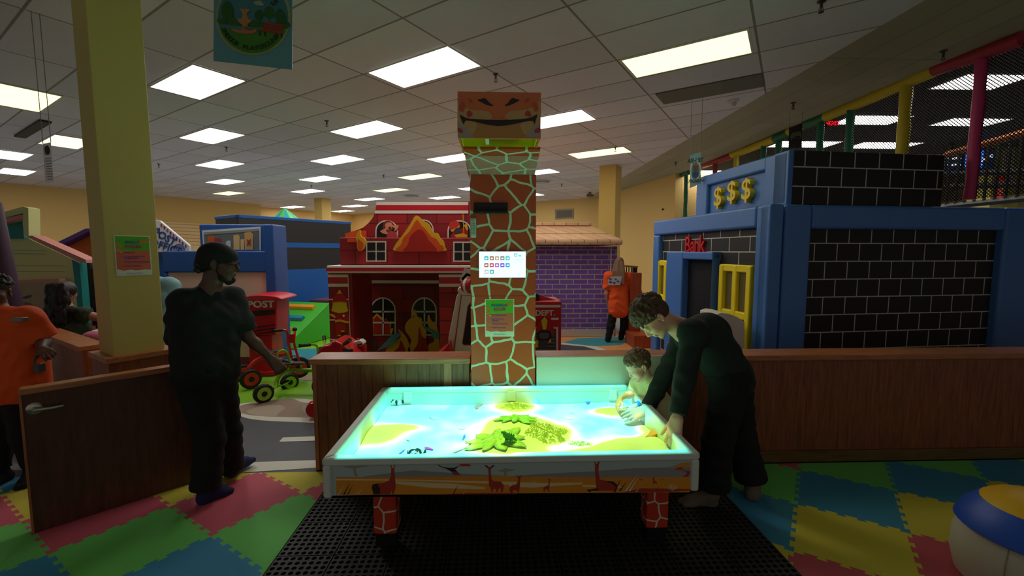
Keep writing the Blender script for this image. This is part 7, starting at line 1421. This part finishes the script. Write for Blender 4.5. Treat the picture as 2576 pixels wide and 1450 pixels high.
# ---- child in yellow polo
s_=.56
Jb=dict(hs=V(.80,.8),pel=P_(1672,1040,2.93),chest=P_(1631,985,2.92),head=P_(1605,922,2.90),f=(-.80,-.22,-.52),u=(-.45,-.1,.88),
 shL=P_(1652,972,2.84),shR=P_(1606,962,2.98),elL=P_(1641,1003,2.80),wrL=P_(1598,1022,2.76),elR=P_(1590,992,2.96),wrR=P_(1562,1002,2.88),
 hipL=P_(1680,1055,2.88),hipR=P_(1680,1055,2.98),knL=V(1.20,2.88,.30),anL=V(1.22,2.88,.06),heL=V(1.24,2.88,0),toL=V(1.10,2.86,0),knR=V(1.2,3.0,.30),anR=V(1.22,3.0,.06),heR=V(1.24,3.0,0),toR=V(1.10,3.0,0))
hb=dict(L=dict(f=nrm(V(-.6,-.1,-.55)),n=V(0,-.5,.8),t=V(-.3,.6,.5),curl=(.5,.6,.7,.7),s=1.05),R=dict(f=nrm(V(-.45,-.2,-.8)),n=V(-.7,-.2,.5),t=V(0,-.5,.6),curl=(.3,.5,.6,.7),s=1.05))
r,P,B=person('person','small child in a yellow polo shirt reaching into the sand beside the leaning person',Jb,skinB,s=s_,fat=1.05,vox=.0034,shirt=polo,sleeve=.75,pants=tan_cloth,sock=tan_cloth,hair=hairch,hairfn=tuft_hair(9,420,(0,.8,-.5),.036,curly=.02,vox=.0036),closed=True,handargs=hb,loose=.012,hem=.8,baby=True,shirtlen=.1)
for a_,b_,w__ in ((Jb['shL'],Jb['elL'],.044),):
    pass
wa,wb=Jb['wrL'],Jb['elL']; d_=nrm(wb-wa); mb=MB(); mb.lathe([(.0235,0),(.0245,.002),(.0245,.020),(.0235,.022)],tuple(wa+d_*.012),axis=tuple(d_),seg=20); mb.build('wristband',mat('band_blue',(30,130,220),.4),r,smooth=True)
nb=(Jb['shL']+Jb['shR'])/2; nd=nrm(P(0,-.03,-.05)-nb)
for k_,(rr_,m_) in enumerate(((.046,polo),(.0475,navy))): mb=MB(); mb.lathe([(rr_,.006+.012*k_),(rr_+.004,.0+.012*k_),(rr_-.002,.016+.008*(1-k_)+.004*k_)],tuple(nb+nd*.012),axis=tuple(nd),seg=24); mb.build('collar',m_,r,smooth=True)
cfv=nrm(V(-.75,-.62,-.15))
for k_ in range(3): q=nb+cfv*.062+V(.004,0,-.03-.028*k_); mb=MB(); mb.ball(q,.0045); mb.build('button',mat('button_white',(230,230,220),.4),r,smooth=True)
# ---- man in black walking through the gate
Jk=dict(hs=V(1.0,1.),pel=P_(520,925,2.84),chest=P_(518,800,2.85),head=P_(551,664,2.88),f=(.93,.32,-.12),u=(.14,0,1),
 shL=P_(462,762,2.76),shR=P_(582,754,2.98),elL=P_(450,868,2.9),wrL=P_(480,930,3.08),elR=P_(622,846,3.02),wrR=P_(682,903,3.06),
 hipL=P_(492,960,2.78),hipR=P_(548,960,2.92),knL=P_(528,1105,2.82),anL=P_(517,1240,2.80),heL=G_(502,1270),toL=G_(586,1236),knR=P_(572,1090,3.02),anR=P_(580,1185,3.10),heR=G_(566,1202),toR=V(*az(640,1158,.03)))
hk=dict(R=dict(f=nrm(V(.55,.1,-.8)),n=V(.5,-.6,.3),t=V(-.5,.4,.0),curl=(.9,1,1,1),s=1.0),L=dict(f=nrm(V(.4,.5,-.7)),n=V(0,-1,.2),t=V(1,0,0),curl=(.5,.5,.5,.5)))
def wrap(m,r,P,B,hs):
    L=[ell(P(0,-.02,.048),(.084*hs,.106*hs,.092*hs),B,.01),ell(P(0,-.06,.0),(.07,.065,.06),B,.03),ell(P(0,-.115,-.01),(.02,.02,.02),B,.02),ell(P(0,.04,.055),(.07,.065,.05),B,.02)]
    sdf_mesh(L,.005,'head_wrap',m,r)
    L=[ell(P(0,-.08,-.015),(.062,.045,.05),B,.02)]; rr=np.random.RandomState(2)
    for i in range(40): q=P(rr.uniform(-.06,.06),-.09-rr.uniform(0,.03),rr.uniform(-.06,.02)); L.append(ell(q,(.013,.013,.013),None,.006))
    sdf_mesh(L,.005,'hair',hairdk,r)
    L=[cap(P(.0,.06,-.112),P(.045,.03,-.088),.018,.012,.02),cap(P(0,.06,-.112),P(-.045,.03,-.088),.018,.012,.02),cap(P(.045,.03,-.088),P(.062,.0,-.03),.012,.006,.02),cap(P(-.045,.03,-.088),P(-.062,0,-.03),.012,.006,.02),ell(P(0,.088,-.098),(.022,.012,.018),B,.02)]
    sdf_mesh(L,.004,'beard',mat('beard_dark',(28,22,20),.8),r)
    mb=MB()
    for s__ in (1,-1): mb.tube([P(s__*.078,.0,.012),P(s__*.074,.06,.012),P(s__*.058,.096,.008)],.0022,seg=6); mb.tube([P(s__*.032+.024*math.cos(k*math.pi/8),.102,.004+.018*math.sin(k*math.pi/8)) for k in range(16)],.0018,seg=6,closed=True)
    mb.build('glasses',blk,r,smooth=True)
person('person','person in black with a black head wrap walking through the open gate',Jk,skinD,s=1.0,fat=1.05,vox=.0055,shirt=black_cloth,sleeve=.86,pants=black2,sock=navy,hair=wrapm,hairfn=wrap,handargs=hk,loose=.024,hem=.9,pantr=1.7,shirtlen=.04)
# ---- staff member in orange with long hair, far right
Yf=7.7
Jw=dict(pel=P_(1556,770,Yf),chest=P_(1556,715,Yf+.02),head=P_(1558,664,Yf+.04),f=(.35,.93,-.15),u=(0,0,1),
 shL=P_(1531,695,Yf),shR=P_(1581,697,Yf+.02),elL=P_(1525,738,Yf+.02),wrL=P_(1530,765,Yf+.25),elR=P_(1587,738,Yf+.05),wrR=P_(1583,768,Yf+.25),
 hipL=P_(1545,778,Yf),hipR=P_(1570,778,Yf+.02),knL=P_(1536,822,Yf),anL=P_(1530,854,Yf),heL=G_(1527,862)+V(0,0,.02),toL=G_(1530,862)+V(.04,.2,.02),knR=P_(1570,820,Yf+.03),anR=P_(1562,850,Yf+.2),heR=G_(1560,856),toR=G_(1566,852)+V(.05,.15,0))
def longhair(m,r,P,B,hs):
    L=[ell(P(0,-.02,.045),(.086*hs,.108*hs,.09*hs),B,.02)]; rr=np.random.RandomState(4)
    for i in range(70):
        x=rr.uniform(-.08,.08); a=P(x,-.06-rr.uniform(0,.05),.02); b=P(x*1.45,-.12,-.17); c=P(x*1.4+rr.uniform(-.02,.02),-.13,-.36-rr.uniform(0,.08)); L+=[cap(a,b,.017,.014,.008),cap(b,c,.014,.005,.006)]
    sdf_mesh(L,.008,'hair',m,r)
r,P,B=person('person','long haired person in an orange shirt standing by the purple playhouse',Jw,skinP,s=.9,fat=1.0,vox=.011,shirt=orange_cloth,sleeve=.75,pants=black2,sock=black2,hair=hairlt,hairfn=longhair,loose=.028,hem=.93,shirtlen=.16,eyes=False)
PS=PL((0,Yf-.128)); dec('shirt_print',PS,z6([(556,905),(580,880),(655,880),(640,942),(556,942)]),mat('print_white',(200,196,200),.6),r,.0,.01); [dec('shirt_print_mark',PS,z6(cr([(x,y),(x+w_*.5,y-5),(x+w_,y),(x+w_*.6,y+9)],3)),mat('print_%d'%c_[0],c_,.6),r,.01,.003) for x,y,w_,c_ in ((562,898,22,(60,60,130)),(560,920,26,(120,50,60)),(590,925,20,(70,60,110)),(618,915,18,(60,60,130)),(600,900,20,(150,90,70)))]
# ---- staff member cut by the left edge
Yo=3.15
Jo=dict(pel=P_(18,955,Yo),chest=P_(10,840,Yo),head=P_(-14,738,Yo),f=(.55,-.83,-.1),u=(0,0,1),
 shR=P_(-85,800,Yo-.05),shL=P_(70,802,Yo),elR=P_(-110,880,Yo),wrR=P_(-60,940,Yo-.15),elL=P_(112,858,Yo+.05),wrL=P_(104,880,Yo-.12),
 hipR=P_(-15,985,Yo),hipL=P_(52,985,Yo),knR=P_(0,1100,Yo),anR=V(-3.55,3.1,.09),heR=V(-3.55,3.16,0),toR=V(-3.5,2.92,0),knL=P_(60,1105,Yo),anL=V(-3.38,3.15,.09),heL=V(-3.38,3.2,0),toL=V(-3.3,2.97,0))
ho=dict(L=dict(f=nrm(V(.75,-.4,-.1)),n=V(0,-.4,.9),t=V(-.4,-.8,0),curl=(.9,1,1,1)))
r,P,B=person('person','person in bright orange shirt with a grey name badge at the left edge',Jo,skinD,s=.92,fat=1.4,vox=.006,shirt=orange_cloth,sleeve=.9,pants=black2,sock=black2,hair=hairdk,hairfn=tuft_hair(3,90,(0,-.5,-.2),.03,vox=.006),handargs=ho,loose=.03,hem=.95,shirtlen=.05)
mb=MB(); q=P_(38,806,Yo-.15); mb.box((q[0]-.04,q[1]+.006,q[2]-.015),(q[0]+.04,q[1]+.05,q[2]+.015)); mb.build('name_badge',mat('badge_silver',(130,124,116),.35,.5),r,bevel=.006)
mb=MB(); q=P_(101,925,Yo-.03); mb.box((q[0]-.02,q[1]-.03,q[2]-.03),(q[0]+.02,q[1]+.02,q[2]+.03)); mb.build('belt_clip',mat('clip_grey',(90,90,90),.4),r,bevel=.004)
# ---- woman with curly hair in green, behind the far left half wall (kneeling)
Yc=4.72
cxw=ay(172,800,Yc)
Jc=dict(pel=V(cxw.x,Yc,.42),chest=V(cxw.x,Yc,.82),head=P_(165,738,Yc),f=(.1,.99,-.1),u=(0,0,1),shL=V(cxw.x-.17,Yc,.98),shR=V(cxw.x+.17,Yc,.98),
 elL=V(cxw.x-.26,Yc+.02,.72),wrL=V(cxw.x-.2,Yc+.2,.6),elR=V(cxw.x+.38,Yc+.06,.90),wrR=V(cxw.x+.52,Yc+.2,.93),
 hipL=V(cxw.x-.1,Yc,.40),hipR=V(cxw.x+.1,Yc,.40),knL=V(cxw.x-.12,Yc+.36,.12),knR=V(cxw.x+.12,Yc+.36,.12),anL=V(cxw.x-.12,Yc-.05,.1),anR=V(cxw.x+.12,Yc-.05,.1),heL=V(cxw.x-.12,Yc-.1,.12),heR=V(cxw.x+.12,Yc-.1,.12),toL=V(cxw.x-.12,Yc-.2,.0),toR=V(cxw.x+.12,Yc-.2,.0))
def curly(m,r,P,B,hs):
    L=[ell(P(0,-.02,.04),(.095,.112,.095),B,.02)]; rr=np.random.RandomState(6)
    for i in range(130):
        z=rr.uniform(-.34,.08); w_=.10+.03*math.sin((z+.34)*7); L.append(ell(P(rr.uniform(-w_,w_),-.07-rr.uniform(0,.05),z),(.018,.018,.04),None,.014))
    sdf_mesh(L,.009,'hair',m,r)
person('person','person with dark curly hair, olive top, far left',Jc,skinM,s=.92,fat=1.12,vox=.008,shirt=olive,sleeve=.12,pants=black2,sock=black2,hair=hairdk,hairfn=curly,loose=.015,eyes=False)
# ---- person in pale blue behind the column
Yp=4.6; cxp=ay(400,800,Yp)
Jp=dict(pel=V(cxp.x,Yp,.82),chest=V(cxp.x,Yp,1.16),head=V(cxp.x-.14,Yp,1.50),f=(-.5,.8,-.3),u=(-.1,.1,1),shL=V(cxp.x-.18,Yp,1.31),shR=V(cxp.x+.13,Yp,1.29),elL=V(cxp.x-.25,Yp+.1,1.05),wrL=V(cxp.x-.25,Yp+.3,.9),elR=V(cxp.x+.20,Yp+.02,1.05),wrR=V(cxp.x+.21,Yp+.1,.80),
 hipL=V(cxp.x-.1,Yp,.80),hipR=V(cxp.x+.09,Yp,.80),knL=V(cxp.x-.1,Yp,.44),knR=V(cxp.x+.1,Yp,.44),anL=V(cxp.x-.1,Yp,.08),anR=V(cxp.x+.1,Yp,.08),heL=V(cxp.x-.1,Yp-.06,0),heR=V(cxp.x+.1,Yp-.06,0),toL=V(cxp.x-.1,Yp+.2,0),toR=V(cxp.x+.1,Yp+.2,0))
person('person','person in a pale blue shirt mostly hidden behind the yellow column',Jp,skinM,s=.95,fat=1.15,vox=.009,shirt=sky_cloth,sleeve=.9,pants=mat('denim_grey',(60,64,72),.8),sock=black2,hair=hairdk,hairfn=tuft_hair(8,60,(0,-.4,-.3),.03,vox=.007),loose=.03,eyes=False,shirtlen=.14)
